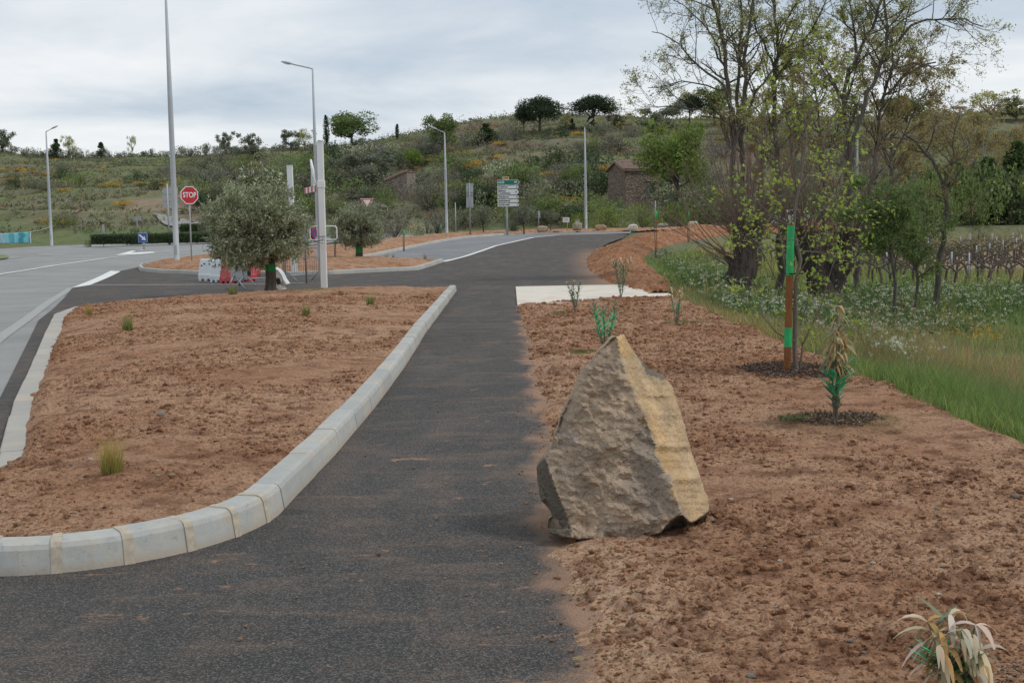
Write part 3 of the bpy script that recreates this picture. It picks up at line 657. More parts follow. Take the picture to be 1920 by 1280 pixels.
def scatter_clods(n, sizes, poly, name, mat, seed, tint, flat=0.65, ymax=30, sink=0.25, pw=1.6, patch=True, base=None, thr=0.5):
    rg = np.random.default_rng(seed); a = np.array([p[:2] for p in poly]); x0, y0 = a.min(0); x1, y1 = a.max(0)
    n0 = n; u = rg.random(n*3); yy = 3.6*(min(ymax, y1)/3.6)**(u**0.9); yy = np.maximum(yy, y0+0.05) if y0 > 3.6 else yy
    xx = x0+rg.random(n*3)*(x1-x0); d = sdist(xx, yy, poly); ok = (d > -0.05)
    if patch: ok &= (fbm(xx*0.8, yy*0.8, 0, 3, 61)*1.3 + rg.random(len(xx))*1.1 > thr)
    xx, yy = xx[ok][:n], yy[ok][:n]; n = len(xx)
    s = sizes[0]+(sizes[1]-sizes[0])*rg.random(n)**4; s = s*(1+yy/25)
    zz = drop(beds, xx, yy); g = ~np.isnan(zz); xx, yy, zz, s = xx[g], yy[g], zz[g], s[g]; n = len(xx)
    V0, F0 = base or ICO1; jit = 1+0.28*rg.standard_normal((n, len(V0), 1)).clip(-1.4, 1.4)
    sc = s[:, None]*np.stack([0.8+0.5*rg.random(n), 0.8+0.5*rg.random(n), flat*(0.8+0.5*rg.random(n))], 1)
    V = V0[None]*jit*sc[:, None, :]; an = rg.random(n)*6.28; c_, s_ = np.cos(an)[:, None], np.sin(an)[:, None]
    V = np.stack([V[..., 0]*c_-V[..., 1]*s_, V[..., 0]*s_+V[..., 1]*c_, V[..., 2]], -1)
    V += np.stack([xx, yy, zz+s*(flat*0.5-sink)], -1)[:, None, :]
    Fx = F0[None]+(np.arange(n)*len(V0))[:, None, None]
    t = tint(rg, n); t = np.repeat(t, len(V0), 0)
    return link(name, make_mesh(name, V.reshape(-1, 3), Fx.reshape(-1, 3), mat, t, False), kind='stuff')
ICO0 = (np.array([(1, 0, 0), (-1, 0, 0), (0, 1, 0), (0, -1, 0), (0, 0, 1), (0, 0, -1.0)]), np.array([(0, 2, 4), (2, 1, 4), (1, 3, 4), (3, 0, 4), (2, 0, 5), (1, 2, 5), (3, 1, 5), (0, 3, 5)]))
def t_soil(rg, n): k = 0.72+0.4*rg.random((n, 1)); return k*np.array([[0.95, 0.9, 0.86]])*np.ones((n, 3))
def t_peb(rg, n):
    pal = np.array([[1.6, 1.5, 1.4], [0.92, 0.93, 0.95], [1.3, 1.1, 0.8], [1.7, 1.7, 1.75], [0.7, 0.71, 0.73]]); return pal[rg.integers(0, 5, n)]*(0.8+0.3*rg.random((n, 1)))
scatter_clods(13000, (0.0045, 0.022), bed, 'soil_clods', M_SOIL, 1, t_soil, 0.8)
scatter_clods(10000, (0.005, 0.023), isl_poly, 'soil_clods', M_SOIL, 2, t_soil, 0.8)
scatter_clods(32000, (0.0030, 0.012), bed, 'soil_crumbs', M_SOIL, 11, t_soil, 0.8, base=ICO0, thr=0.1)
scatter_clods(30000, (0.0034, 0.013), isl_poly, 'soil_crumbs', M_SOIL, 12, t_soil, 0.8, base=ICO0, thr=0.1)
M_PEB = rock_mat('pebble_stone', True, (0.36, 0.32, 0.27), (0.30, 0.28, 0.26), 8)
scatter_clods(2600, (0.0025, 0.010), bed, 'gravel', M_PEB, 3, t_peb, 0.5, sink=0.1, patch=False, base=ICO0)
scatter_clods(2000, (0.0025, 0.010), isl_poly, 'gravel', M_PEB, 4, t_peb, 0.5, sink=0.1, patch=False, base=ICO0)
# straw and wood slivers lying on the soil
def straws(n, poly, seed, label):
    rg = np.random.default_rng(seed); a = np.array([p[:2] for p in poly]); x0, y0 = a.min(0); x1, y1 = a.max(0); yy = max(y0, 3.8)*(min(18, y1)/max(y0, 3.8))**rg.random(n); xx = x0+rg.random(n)*(x1-x0); ok = sdist(xx, yy, poly) > 0.05; xx, yy = xx[ok], yy[ok]; zz = drop(beds, xx, yy); ok = ~np.isnan(zz); xx, yy, zz = xx[ok], yy[ok], zz[ok]; n = len(xx)
    an = rg.random(n)*6.28; L = 0.015+0.05*rg.random(n)**2; D = np.stack([np.cos(an), np.sin(an), 0.25*rg.random(n)], 1); P = np.stack([xx, yy, zz+0.006], 1); s_ = np.stack([-np.sin(an), np.cos(an), 0*an], 1)*0.0016; V = np.stack([P-s_, P+s_, P+D*L[:, None]+s_, P+D*L[:, None]-s_], 1).reshape(-1, 3); V[:, 2] += np.tile([0, 0, 0.002, 0.002], n)
    link('straw', make_mesh('straw', V, np.arange(4*n).reshape(n, 4), M_PEB, np.repeat(np.array([[1.6, 1.35, 0.95]])*(0.6+0.6*rg.random((n, 1))), 4, 0)), label=label, cat='straw', kind='stuff')
straws(900, bed, 5, 'dry straws and slivers strewn on the right soil bed'); straws(450, isl_poly, 6, 'dry straws strewn on the left soil bed')
# grit and crumbs of soil spilled on the path
def path_grit(n, seed, xr, yr, sz, mat, tint, name):
    rg = np.random.default_rng(seed); yy = yr[0]*(yr[1]/yr[0])**rg.random(n); e_ = np.abs(rg.standard_normal(n)); xx = np.where(rg.random(n) < 0.75, 0.36-0.16*e_, xr[0]+(xr[1]-xr[0])*rg.random(n))
    s = sz[0]+(sz[1]-sz[0])*rg.random(n)**4; V0, F0 = ICO1; V = V0[None]*(1+0.25*rg.standard_normal((n, len(V0), 1)).clip(-1, 1))*s[:, None, None]*np.array([1, 1, 0.6]); V += np.stack([xx, yy, s*0.3], -1)[:, None, :]
    return link(name, make_mesh(name, V.reshape(-1, 3), (F0[None]+(np.arange(n)*len(V0))[:, None, None]).reshape(-1, 3), mat, np.repeat(tint(rg, n), len(V0), 0)), kind='stuff')
path_grit(900, 5, (-1.2, 0.4), (3.8, 26), (0.003, 0.012), M_SOIL, t_soil, 'soil_crumbs')
path_grit(160, 6, (-1.2, 0.4), (3.8, 20), (0.003, 0.009), M_PEB, t_peb, 'grit')
# ================================================================== BOULDER
def boulder():
    sil = [(1150, 634), (1172, 629), (1184, 652), (1198, 672), (1222, 697), (1248, 706), (1262, 726), (1283, 790), (1302, 858), (1318, 905), (1331, 940), (1334, 962), (1322, 975), (1296, 985), (1288, 992), (1262, 1003), (1214, 1010), (1205, 1016), (1150, 1018), (1120, 1017), (1060, 1012), (1028, 1003), (1026, 994), (1036, 975), (1034, 962), (1014, 940), (1008, 905), (1006, 880), (1018, 866), (1034, 838), (1050, 790), (1072, 742), (1090, 700), (1112, 676), (1130, 655)]
    ridge = [(1161, 640), (1164, 668), (1180, 705), (1197, 745), (1212, 800), (1232, 850), (1255, 893), (1267, 935), (1278, 966), (1288, 985)]
    n = len(sil); P = []
    for i in range(n):
        a, b = np.array(sil[i], float), np.array(sil[(i+1) % n], float); m = max(1, int(np.linalg.norm(b-a)/5))
        for k in range(m): P.append(a+(b-a)*k/m)
    P = np.array(P); P += np.c_[vn(P[:, 0]/9, P[:, 1]/9, 0, 3), vn(P[:, 0]/9, P[:, 1]/9, 0, 4)]*1.6
    gx, gy = np.meshgrid(np.arange(1006, 1336, 3.2), np.arange(630, 1018, 3.2)); gx = gx.ravel()+RNG.uniform(-1, 1, gx.size); gy = gy.ravel()+RNG.uniform(-1, 1, gy.size)
    d = sdist(gx, gy, P); ok = d > 2.6; pts = np.concatenate([P, np.c_[gx[ok], gy[ok]]]); nP = len(P)
    r = delaunay_2d_cdt([Vector(p) for p in pts], [(i, (i+1) % nP) for i in range(nP)], [list(range(nP))], 1, 1e-4)
    Q = np.array([v[:] for v in r[0]]); Fr = np.array([f for f in r[2]]); d = np.maximum(0, sdist(Q[:, 0], Q[:, 1], P)); 
    yf = gnd(1120, 1012, G, 0.05)[1]-0.05
    rx = np.interp(Q[:, 1], [q[1] for q in ridge], [q[0] for q in ridge]); rx += 5*fbm(Q[:, 1]/25, Q[:, 1]*0, 0, 3, 8)
    hgt = (1016-Q[:, 1])/380.0
    depth = yf + 0.50*hgt + 0.0007*np.abs(Q[:, 0]-rx)*(Q[:, 0] < rx)
    side = np.clip(Q[:, 0]-rx, 0, None); depth += 0.0052*side
    # broken facets
    lx = np.interp(Q[:, 1], [860, 900, 940, 975, 1000], [1022, 1036, 1052, 1066, 1072]); m = (Q[:, 0] < lx) & (Q[:, 1] > 862) & (Q[:, 1] < 990); depth += m*np.clip((lx-Q[:, 0])*0.011, 0, 0.3)
    sh = np.interp(Q[:, 0], [1026, 1060, 1075], [990, 975, 1010]); m = (Q[:, 1] > sh) & (Q[:, 0] < 1075); depth -= m*0.03
    bx = np.interp(Q[:, 0], [1205, 1240, 1262, 1280, 1300, 1334], [1016, 1000, 972, 965, 985, 955]); m = (Q[:, 1] > bx) & (Q[:, 0] > 1205); depth += m*np.clip((Q[:, 1]-bx)*0.011, 0, 0.25)
    cap = (Q[:, 1] < 712) & (Q[:, 0] > np.interp(Q[:, 1], [640, 700, 712], [1184, 1212, 1240])); depth += cap*0.08
    rndE = np.clip(1-d/9.0, 0, 1)**2*0.05
    edge = (d < 1e-3); 
    A = np.array([at(q[0], q[1], y) for q, y in zip(Q, depth)])
    w = A*1.0; side_m = (Q[:, 0] > rx)
    nr = 0.055*fbm(w[:, 0]*4, w[:, 2]*4, w[:, 1]*4, 3, 11)+0.024*np.abs(fbm(w[:, 0]*10+w[:, 2]*5, w[:, 2]*11, w[:, 1]*9, 4, 12))+0.010*fbm(w[:, 0]*38, w[:, 2]*42, w[:, 1]*30, 3, 13)
    terr = 0.0
    near_ridge = np.exp(-(np.abs(Q[:, 0]-rx)/7)**2)
    A[:, 1] += np.where(edge, 0, nr*(1-0.25*near_ridge)*np.where(side_m, 0.45, 1.0)+terr)+rndE
    # back
    ctr = P.mean(0); t = np.sqrt(np.clip(d/70, 0, 1))*(0.30+0.22*hgt*0+0.25*(1-hgt)); B = A.copy(); B[:, 1] += 0.10*(d > 0)+t; 
    mid = np.array([at(ctr[0], ctr[1], yf+0.3)]).mean(0)
    back = ~edge; bi = np.full(len(Q), -1); bi[back] = np.arange(back.sum())+len(Q); bi[edge] = np.where(edge)[0]
    Fb = bi[Fr][:, ::-1]; V = np.concatenate([A, B[back]])
    V[:, 2] = np.maximum(V[:, 2], -0.03)
    # ochre weathering, lighter right face, and shade painted into the broken facets
    och = S(-5, 10, Q[:, 0]-rx+9*fbm(w[:, 0]*14, w[:, 2]*14, 0, 3, 66))*np.clip(1-np.abs(fbm(w[:, 0]*7, w[:, 2]*7, 0, 3, 21))*0.35, 0, 1)
    seam = np.clip(np.exp(-((Q[:, 0]-rx-9)/(17+9*vn(Q[:, 1]/40, Q[:, 1]*0, 0, 9)))**2)+0.6*S(0.0, 0.7, fbm(w[:, 0]*6, w[:, 2]*4, 0, 3, 55)), 0, 1)*S(-4, 9, Q[:, 0]-rx+10*fbm(w[:, 0]*18, w[:, 2]*18, 0, 3, 67))*0.75
    gp = S(0.1, 0.6, fbm(w[:, 0]*4, w[:, 2]*4, 0, 3, 71))[:, None]; t1 = np.ones((len(Q), 3))*np.array([1.0, 0.98, 0.97])*(1-gp)+np.array([0.80, 0.84, 0.90])*gp; ysh = np.array([1.22, 1.16, 0.97]); yel = np.array([1.30, 1.12, 0.76])
    t1 = t1*(1-och[:, None])+ysh*och[:, None]; s2 = np.clip(seam*(0.6+0.8*(fbm(w[:, 0]*9, w[:, 2]*5, 0, 3, 31)+0.3)), 0, 1)[:, None]; t1 = t1*(1-s2)+yel*s2
    t1 = t1*(1+0.22*np.clip(fbm(w[:, 0]*12, w[:, 2]*12, w[:, 1]*12, 4, 93), -1, 1))[:, None]; gm = (m | cap | ((Q[:, 0] < lx) & (Q[:, 1] > 862)))[:, None]; t1 = np.where(gm, np.array([0.42, 0.46, 0.50]), t1)
    tint = np.concatenate([t1, np.ones((back.sum(), 3))])
    o_ = np.array([mid[0], yf+0.3, 0])
    return link('boulder', make_mesh('boulder', V-o_, [Fr, Fb], M_ROCK, tint, False), loc=o_, label='large wedge-shaped grey and ochre boulder standing beside the asphalt path', cat='boulder')
boulder()

RY = {1017: 98, 1083: 101, 1127: 103, 1187: 99, 1243: 103, 1301: 105}
def small_rock(px, py, wpx, hpx, label, tint, seed, flat=False, name='rock', dd=0.0):
    Y = RY.get(px); g = gnd(px, py, G) if Y is None else at(px, py, Y); k = g[1]/F; w, h = wpx*k, hpx*k
    V, Fc = ICO2; rg = np.random.default_rng(seed); V = V.copy()
    V = np.sign(V)*np.abs(V)**0.6; V *= (1+0.13*fbm(V[:, 0]*1.5+seed, V[:, 1]*1.5, V[:, 2]*1.5, 3, seed))[:, None]
    if not flat: V[:, 0] *= 1-0.22*(V[:, 2] > 0)
    V = V*np.array([w/2, w*0.35, h*0.52])+np.array([0, w*0.3, h*0.42])
    return link(name, make_mesh(name, V, Fc, M_ROCKS, np.ones((len(V), 3))*tint), loc=g, label=label, cat='rock')
small_rock(1017, 434, 21, 11, 'flat-topped tan block of rock below the stacked direction sign', (1.15, 0.98, 0.85), 1, True)
small_rock(1083, 430.5, 19, 14, 'tallest tan rock, between the little white notice and the lamp post', (1.0, 0.95, 0.85), 12, True)
small_rock(1127, 430.5, 22, 10, 'low brownish rock just right of the far lamp post', (1.1, 0.9, 0.75), 3, True)
small_rock(1187, 432, 22, 12, 'pointed whitish rock at the right end of the road', (1.7, 1.75, 1.8), 4)
small_rock(1243, 426, 20, 8, 'low grey rock behind the first staked sapling on the bank', (0.85, 0.95, 0.95), 5, True)
small_rock(1301, 424, 21, 10, 'pale grey rock behind the second staked sapling on the bank', (1.5, 1.5, 1.55), 6)
for i, (px, w) in enumerate([(1597, 6), (1604, 5), (1611, 5), (1619, 8)]):
    o = small_rock(px, 420.5, w, 4, 'small pinkish stone in the short row under the far right lamp post', (1.5, 1.25, 1.05), 20+i); o['group'] = 'row of small stones under the lamp post'
small_rock(893/1, 481, 6, 2, 'x', (1, 1, 1), 9) if False else None
small_rock(646, 484.5, 16, 6, 'pale stone lying on the red soil left of the smaller olive tree', (1.4, 1.3, 1.2), 31, True, 'stone')
def pebble(px, py, wpx, tint, label, seed, off=0.03):
    g = gnd(px, py, G, off); k = g[1]/F; w = wpx*k; h_ = drop(beds, [g[0]], [g[1]])[0]; z = h_ if not np.isnan(h_) else g[2]-off
    V, Fc = ICO2; V = V*(1+0.16*fbm(V[:, 0]*1.2+seed, V[:, 1]*1.2, V[:, 2], 2, seed))[:, None]*np.array([w/2, w*0.38, w*0.26]); V[:, 2] += w*0.14
    return link('pebble', make_mesh('pebble', V, Fc, M_PEB, np.ones((len(V), 3))*np.array(tint)), loc=(g[0], g[1], z), label=label, cat='stone')
wh, gr, ta = (1.9, 1.85, 1.8), (0.82, 0.84, 0.87), (1.3, 1.1, 0.75)
for i, (px, py, w, t, l) in enumerate([(172, 901, 12, wh, 'white pebble touching the left of the largest grass tuft'), (155, 941, 11, ta, 'tan pebble in front of the largest grass tuft'), (277, 852, 10, ta, 'tan pebble just behind and right of the largest grass tuft'),
        (305, 811, 18, gr, 'flat grey-brown stone on the left bed behind the largest grass tuft'), (419, 852, 8, wh, 'small white pebble on the left bed near the kerb'), (324, 935, 14, ta, 'flat tan stone on the left bed right of the largest grass tuft'), (298, 935, 12, ta, 'ochre flat stone between the largest grass tuft and the kerb'),
        (1085, 1218, 30, (1.35, 1.15, 0.7), 'ochre lump of stone at the edge of the path in the foreground'), (1636, 1078, 12, wh, 'angular white pebble on the right foreground soil'), (1462, 1059, 11, wh, 'white pebble left of the others on the right soil'), (1514, 1020, 12, gr, 'blue-grey pebble on the soil right of the boulder'),
        (1760, 1123, 13, wh, 'smooth white pebble above the dead oleander'), (1620, 1227, 13, gr, 'grey stone in the foreground soil left of the dead oleander'), (1594, 1210, 14, gr, 'brown-grey flat stone in the foreground left of the dead oleander'), (1408, 1272, 20, gr, 'dark grey stone at the bottom edge of the soil'),
        (1451, 873, 9, wh, 'white pebble in front of the large painted oleander'), (1328, 981, 26, ta, 'long tan stone lying at the right foot of the boulder'), (1370, 940, 12, wh, 'whitish pebble right of the boulder foot'), (1905, 942, 16, gr, 'grey stone at the right edge of the bed'), (1767, 1075, 11, gr, 'grey pebble in the middle of the right foreground soil')]):
    pebble(px, py, w, t, l, i+3)

# ================================================================== LAMPS AND SIGNS
def px_m(Y): return Y/F
def lamp(px, py, topx, topy, hx, hy, label, base_w, top_w, hl, grp='tall grey street lamps', Y=None, Hfix=None, facing=None):
    g = gnd(px, py) if Y is None else at(px, py, Y)
    if Y is not None: g = np.array([g[0], Y, float(G(g[0], Y))])
    k = g[1]/F; H = Hfix or (at(topx, topy, g[1])[2]-g[2])
    t = empty('street_lamp', g, label, 'street lamp', grp)
    b = MB(); b.lathe([(base_w*0.75, 0), (base_w*0.75, 0.03), (base_w*0.5, 0.03), (base_w*0.49, H*0.25), (base_w*0.5*0.8+top_w*0.1, H*0.6), (top_w/2, H)], 20); b.obj('pole', M_POLE, t, True)
    b = MB(); b.box((0, -base_w*0.49, 0.75), (base_w*0.45, 0.012, 0.42), bev=0.004); b.obj('access_door', M_GBACK, t)
    A = np.array(at(hx, hy, g[1]))-np.array(at(topx, topy, g[1])); A[1] = 0
    if facing is not None: A = np.array(facing, float)
    Ln = np.linalg.norm(A); u = A/Ln; p0 = np.array([0, 0, H]); p1 = p0+u*(Ln-hl*0.75)
    b = MB(); b.tube([p0-np.array([0, 0, 0.12]), p0+np.array([0, 0, -0.02]), p0+u*0.15, p1], [top_w/2, top_w/2, 0.032, 0.028], 8); b.obj('arm', M_POLE, t, True)
    # luminaire: flattened tapered pod
    V, Fc = ICO2; V = V.copy(); V[:, 2] = np.where(V[:, 2] < 0, V[:, 2]*0.35, V[:, 2]); w_ = 0.15*(1-0.35*np.clip(-V[:, 0], 0, 1)); V = np.c_[V[:, 0]*hl/2, V[:, 1]*w_, V[:, 2]*0.085]
    ang = math.atan2(u[1], u[0]); pit = math.atan2(u[2], math.hypot(u[0], u[1])); M = Matrix.Rotation(ang, 3, 'Z') @ Matrix.Rotation(-pit, 3, 'Y')
    V = np.array([tuple(M @ Vector(v)) for v in V])+p0+u*(Ln-hl*0.35)
    h_ = link('luminaire', make_mesh('luminaire', V, Fc, M_GBACK, None, True), t)
    gl = ICO1[0]*np.array([hl*0.28, 0.09, 0.035]); gl = np.array([tuple(M @ Vector(v)) for v in gl])+p0+u*(Ln-hl*0.27)+np.array([0, 0, -0.03])
    link('lamp_glass', make_mesh('lamp_glass', gl, ICO1[1], M_SIGNW, None, True), h_)
    return t
lamp(332, 498.5, 312, 0, 250, -120, 'nearest and thickest lamp post, on the far island left of the stop sign', 0.26, 0.11, 0.7, Hfix=12.2, facing=(-1.6, -0.4, 0.3))
lamp(597, 470, 583, 129, 527, 117, 'lamp post rising behind the white gantry post, arm pointing left', 0.17, 0.075, 0.68, Y=60)
lamp(838, 438.5, 830, 249, 804, 238, 'lamp post standing alone between the smaller olive and the sign backs', 0.22, 0.09, 0.75, Y=107)
lamp(1099, 431.5, 1094, 238, 1106, 224, 'lamp post right of the stacked direction sign, head turned towards the camera', 0.22, 0.09, 0.75, Y=107, facing=(0.55, -0.9, 0.55))
lamp(97, 461, 83, 247, 104, 237, 'lamp post at far left across the grey road, next to the turquoise banner', 0.24, 0.09, 0.75)
lamp(1607, 419, 1600, 232, 1580, 222, 'lamp post seen through the trees at far right above the pinkish stones', 0.2, 0.09, 0.7, Y=110)

def text(body, size, mat, parent, loc, rz=0, name='lettering', align='CENTER', sx=1.0, ext=0.002, bold=0.0, tilt=0.0):
    cu = bpy.data.curves.new(name, 'FONT'); cu.body = body; cu.size = size; cu.align_x = align; cu.align_y = 'CENTER'; cu.extrude = ext; cu.offset = bold
    o = bpy.data.objects.new(name, cu); COL.objects.link(o); dg = bpy.context.evaluated_depsgraph_get(); me = bpy.data.meshes.new_from_object(o.evaluated_get(dg)); bpy.data.objects.remove(o)
    me.materials.clear(); me.materials.append(mat); me.name = name
    me.transform(Matrix.Rotation(math.pi/2, 4, 'X') @ Matrix.Diagonal((sx, 1, 1, 1))); q = link(name, me, parent, loc); q.rotation_euler = (0, 0, rz); return q
def post(t, H, r=0.03, mat=None, x=0, y=0.02, name='post'):
    b = MB(); b.lathe([(r, -0.1), (r, H-0.01), (r*0.8, H)], 10, (x, y, 0)); return b.obj(name, mat or M_POLE2, t, True)
def ngon_plate(n, r, rot=0.0): return [(r*math.cos(2*math.pi*k/n+rot), r*math.sin(2*math.pi*k/n+rot)) for k in range(n)]
def vsign(px, py, Y=None, **k):
    g = gnd(px, py, G, k.pop('off', 0)); 
    if Y is not None: p = at(px, py, Y); g = np.array([p[0], Y, float(G(p[0], Y))])
    return g
# STOP sign
g = gnd(360, 495, G, 0.12); H = at(355, 366, g[1])[2]-g[2]
t = empty('stop_sign', g, 'red octagonal stop sign on a grey post between the thick lamp post and the olive', 'road sign', rz=D2R(30))
post(t, H+0.1, 0.035, M_POLE)
pan = MB().prism([(x_, z_+H) for x_, z_ in ngon_plate(8, 0.432, math.pi/8)], -0.045, -0.02).obj('panel', M_SIGNW, t)
MB().prism([(x_, z_+H) for x_, z_ in ngon_plate(8, 0.392, math.pi/8)], -0.049, -0.044).obj('red_face', M_RED, pan)
text('STOP', 0.33, M_SIGNW, pan, (0, -0.053, H), sx=0.78, bold=0.007)
MB().box((0, -0.005, H+0.15), (0.5, 0.03, 0.04)).obj('bracket', M_POLE2, t); MB().box((0, -0.005, H-0.15), (0.5, 0.03, 0.04)).obj('bracket', M_POLE2, t)
# YIELD sign
g = vsign(690, 452, Y=78); H = at(687, 382, 78)[2]-g[2]+0.08
t = empty('yield_sign', g, 'red and white triangular give way sign showing above the smaller olive tree', 'road sign', rz=D2R(12))
post(t, H+0.25)
def tri(r): return [(-r, 0.577*r), (r, 0.577*r), (0, -1.155*r)]
pan = MB().prism([(x_, z_+H) for x_, z_ in tri(0.40)], -0.04, -0.015).obj('panel', M_SIGNW, t, bevel=0.01)
MB().prism([(x_, z_+H) for x_, z_ in tri(0.365)], -0.044, -0.039).obj('red_face', M_RED, pan)
MB().prism([(x_, z_+H+0.01) for x_, z_ in tri(0.235)], -0.048, -0.043).obj('white_centre', M_SIGNW, pan)
# direction sign
g = vsign(951, 434.5, Y=97); k = 97/F
t = empty('direction_sign', g, 'stacked arrow direction sign headed by a green panel to Ales', 'road sign')
Ht = at(949, 333, 97)[2]-g[2]
b = MB(); b.lathe([(0.085, 0), (0.08, Ht*0.5), (0.075, Ht)], 12, (0, 0.09, 0)); b.obj('post', M_POLE, t, True)
def arrow(ztop, h, x0, x1, mat, txt, num, face, tcol, two=None, name='panel'):
    hz = h/2; zc_ = ztop-hz; tipw = h*0.55 if h < 0.3 else h*0.45
    o = MB().prism([(x0, zc_-hz), (x1-tipw, zc_-hz), (x1, zc_), (x1-tipw, zc_+hz), (x0, zc_+hz)], -0.03, 0.0).obj(name, mat, t)
    q = 0.028 if face is not None else 0.012
    if face is not None: MB().prism([(x0+q, zc_-hz+q), (x1-tipw-q*0.4, zc_-hz+q), (x1-q*1.6, zc_), (x1-tipw-q*0.4, zc_+hz-q), (x0+q, zc_+hz-q)], -0.036, -0.029).obj('panel_face', face, o)
    else: MB().prism([(x1-tipw, zc_-hz), (x1, zc_), (x1-tipw, zc_+hz), (x1-tipw-0.03, zc_+hz), (x1-0.05, zc_), (x1-tipw-0.03, zc_-hz)], -0.036, -0.029).obj('black_tip', M_BLACK, o)
    if two:
        text(two[0], h*0.40, tcol, o, (x0+0.06, -0.04, zc_+h*0.20), align='LEFT', sx=0.95, bold=0.004); text(two[1], h*0.40, tcol, o, (x0+0.06, -0.04, zc_-h*0.24), align='LEFT', sx=0.95, bold=0.004)
    else: text(txt, h*0.62, tcol, o, (x0+0.07, -0.04, zc_), align='LEFT', sx=0.92, bold=0.005)
    text(num, h*(0.62 if not two else 0.38), tcol, o, (x1-tipw-0.03, -0.04, zc_), align='RIGHT', sx=0.92, bold=0.005)
def zz(py): return at(953, py, 97)[2]-g[2]
X0, X1 = at(933, 380, 97)[0]-g[0], at(975, 380, 97)[0]-g[0]
arrow(zz(337.2), zz(337.2)-zz(346.8), X0, X1, M_SIGNW, 'ALÈS', '49', M_GREENS, M_SIGNW)
arrow(zz(348.2), zz(348.2)-zz(353.6), X0, X1, M_SIGNW, 'ST AMBROIX', '29', None, M_BLACK)
arrow(zz(355.0), zz(355.0)-zz(365.2), X0, X1, M_SIGNW, '', '12', None, M_BLACK, ('BERRIAS', '& CASTELJAU'))
arrow(zz(366.8), zz(366.8)-zz(372.4), X0, X1, M_SIGNW, 'CHANDOLAS', '12', None, M_BLACK)
arrow(zz(374.0), zz(374.0)-zz(379.6), X0, X1, M_SIGNW, 'MAISONNEUVE', '9', None, M_BLACK)
arrow(zz(381.2), zz(381.2)-zz(387), X0, X1, M_SIGNW, 'NOTRE DAME', '2', None, M_BLACK)
xa, xb = at(942.5, 340, 97)[0]-g[0], at(954.5, 340, 97)[0]-g[0]
o = MB().prism([(xa, zz(336.6)), (xb, zz(336.6)), (xb, zz(331.5)), (xa, zz(331.5))], -0.03, 0).obj('number_tag', M_SIGNW, t)
MB().prism([(xa+.02, zz(336.6)+.02), (xb-.02, zz(336.6)+.02), (xb-.02, zz(331.5)-.02), (xa+.02, zz(331.5)-.02)], -0.034, -0.029).obj('yellow_face', M_YEL, o)
text('D104', 0.15, M_BLACK, o, ((xa+xb)/2, -0.037, (zz(336.6)+zz(331.5))/2), bold=0.003)
# backs of signs right of lamp 3
def back_sign(px, base, x0, x1, y0, y1, Y, label, n=2, split=None, rz=0, r=0.05):
    g = vsign(px, base, Y=Y); t = empty('sign_back', g, label, 'road sign')
    ztop = at(px, y0, Y)[2]-g[2]; post(t, ztop-0.03, r, M_POLE2, y=-0.03)
    ys_ = split or list(np.linspace(y0, y1, n+1))
    for a, b in zip(ys_[:-1], ys_[1:]):
        za_, zb_ = at(px, a, Y)[2]-g[2], at(px, b, Y)[2]-g[2]; xa_, xb_ = at(x0, a, Y)[0]-g[0], at(x1, a, Y)[0]-g[0]
        o = MB().box(((xa_+xb_)/2, 0.03, (za_+zb_)/2), (xb_-xa_, 0.02, za_-zb_-0.03), bev=0.004).obj('panel', M_GBACK, t)
        [MB().box(((xa_+xb_)/2, 0.012, q_), (xb_-xa_-0.04, 0.03, 0.035)).obj('bracket', M_POLE2, o) for q_ in (za_-0.08, zb_+0.08)]
    return t
back_sign(882, 437, 874, 887, 343.5, 390, 95, 'tall grey back of two narrow sign panels left of the direction sign', split=[343.5, 362, 367, 390], r=0.06)
back_sign(1010, 427, 1008.5, 1013, 395, 409, 102, 'small narrow grey sign seen edge-on behind the flat-topped rock', n=1, r=0.04)
back_sign(258, 437, 252, 264, 406, 414, 104, 'small pale sign back above the hedge of the roundabout', n=1, r=0.04)
back_sign(194, 448, 192.6, 195.6, 421, 436, 101, 'thin white marker post at the roadside left of the roundabout hedge', n=1, r=0.05)
# arrow sign backs behind the thick lamp post
g = vsign(318, 449, Y=98); t = empty('sign_back', g, 'pale backs of stacked arrow signs hidden behind the thick lamp post', 'road sign')
def z3(py): return at(318, py, 98)[2]-g[2]
post(t, z3(345), 0.07, M_POLE, y=-0.08)
xl, xr = at(303, 370, 98)[0]-g[0], at(334, 370, 98)[0]-g[0]
for a, b in [(352.5, 364), (366, 371), (372.5, 377), (379, 383), (384.5, 389.5)]:
    hz = (z3(a)-z3(b))/2-0.01; zc_ = (z3(a)+z3(b))/2
    MB().prism([(xl, zc_), (xl+hz*0.8, zc_-hz), (xr, zc_-hz), (xr, zc_+hz), (xl+hz*0.8, zc_+hz)], 0, 0.03).obj('panel', M_GBACK, t)
# blue arrow sign
g = vsign(270, 470, Y=86); t = empty('keep_right_sign', g, 'small blue square sign with a white arrow on the painted traffic island', 'road sign')
k = 86/F; za_, zb_ = at(268, 436.5, 86)[2]-g[2], at(268, 454.5, 86)[2]-g[2]; post(t, za_-0.05, 0.06, M_POLE)
w = 17*k; zc_ = (za_+zb_)/2; pan = MB().box((-0.03, -0.06, zc_), (w, 0.02, za_-zb_), bev=0.004).obj('panel', M_SIGNW, t)
MB().box((-0.03, -0.073, zc_), (w-0.03, 0.008, za_-zb_-0.03)).obj('blue_face', M_BLUE, pan)
a = math.radians(-42); ar = [(-0.30, -0.055), (0.02, -0.055), (0.02, -0.16), (0.28, 0), (0.02, 0.16), (0.02, 0.055), (-0.30, 0.055)]
MB().prism([(x_*math.cos(a)-z_*math.sin(a)-0.03, x_*math.sin(a)+z_*math.cos(a)+zc_) for x_, z_ in ar], -0.083, -0.075).obj('white_arrow', M_SIGNW, pan)
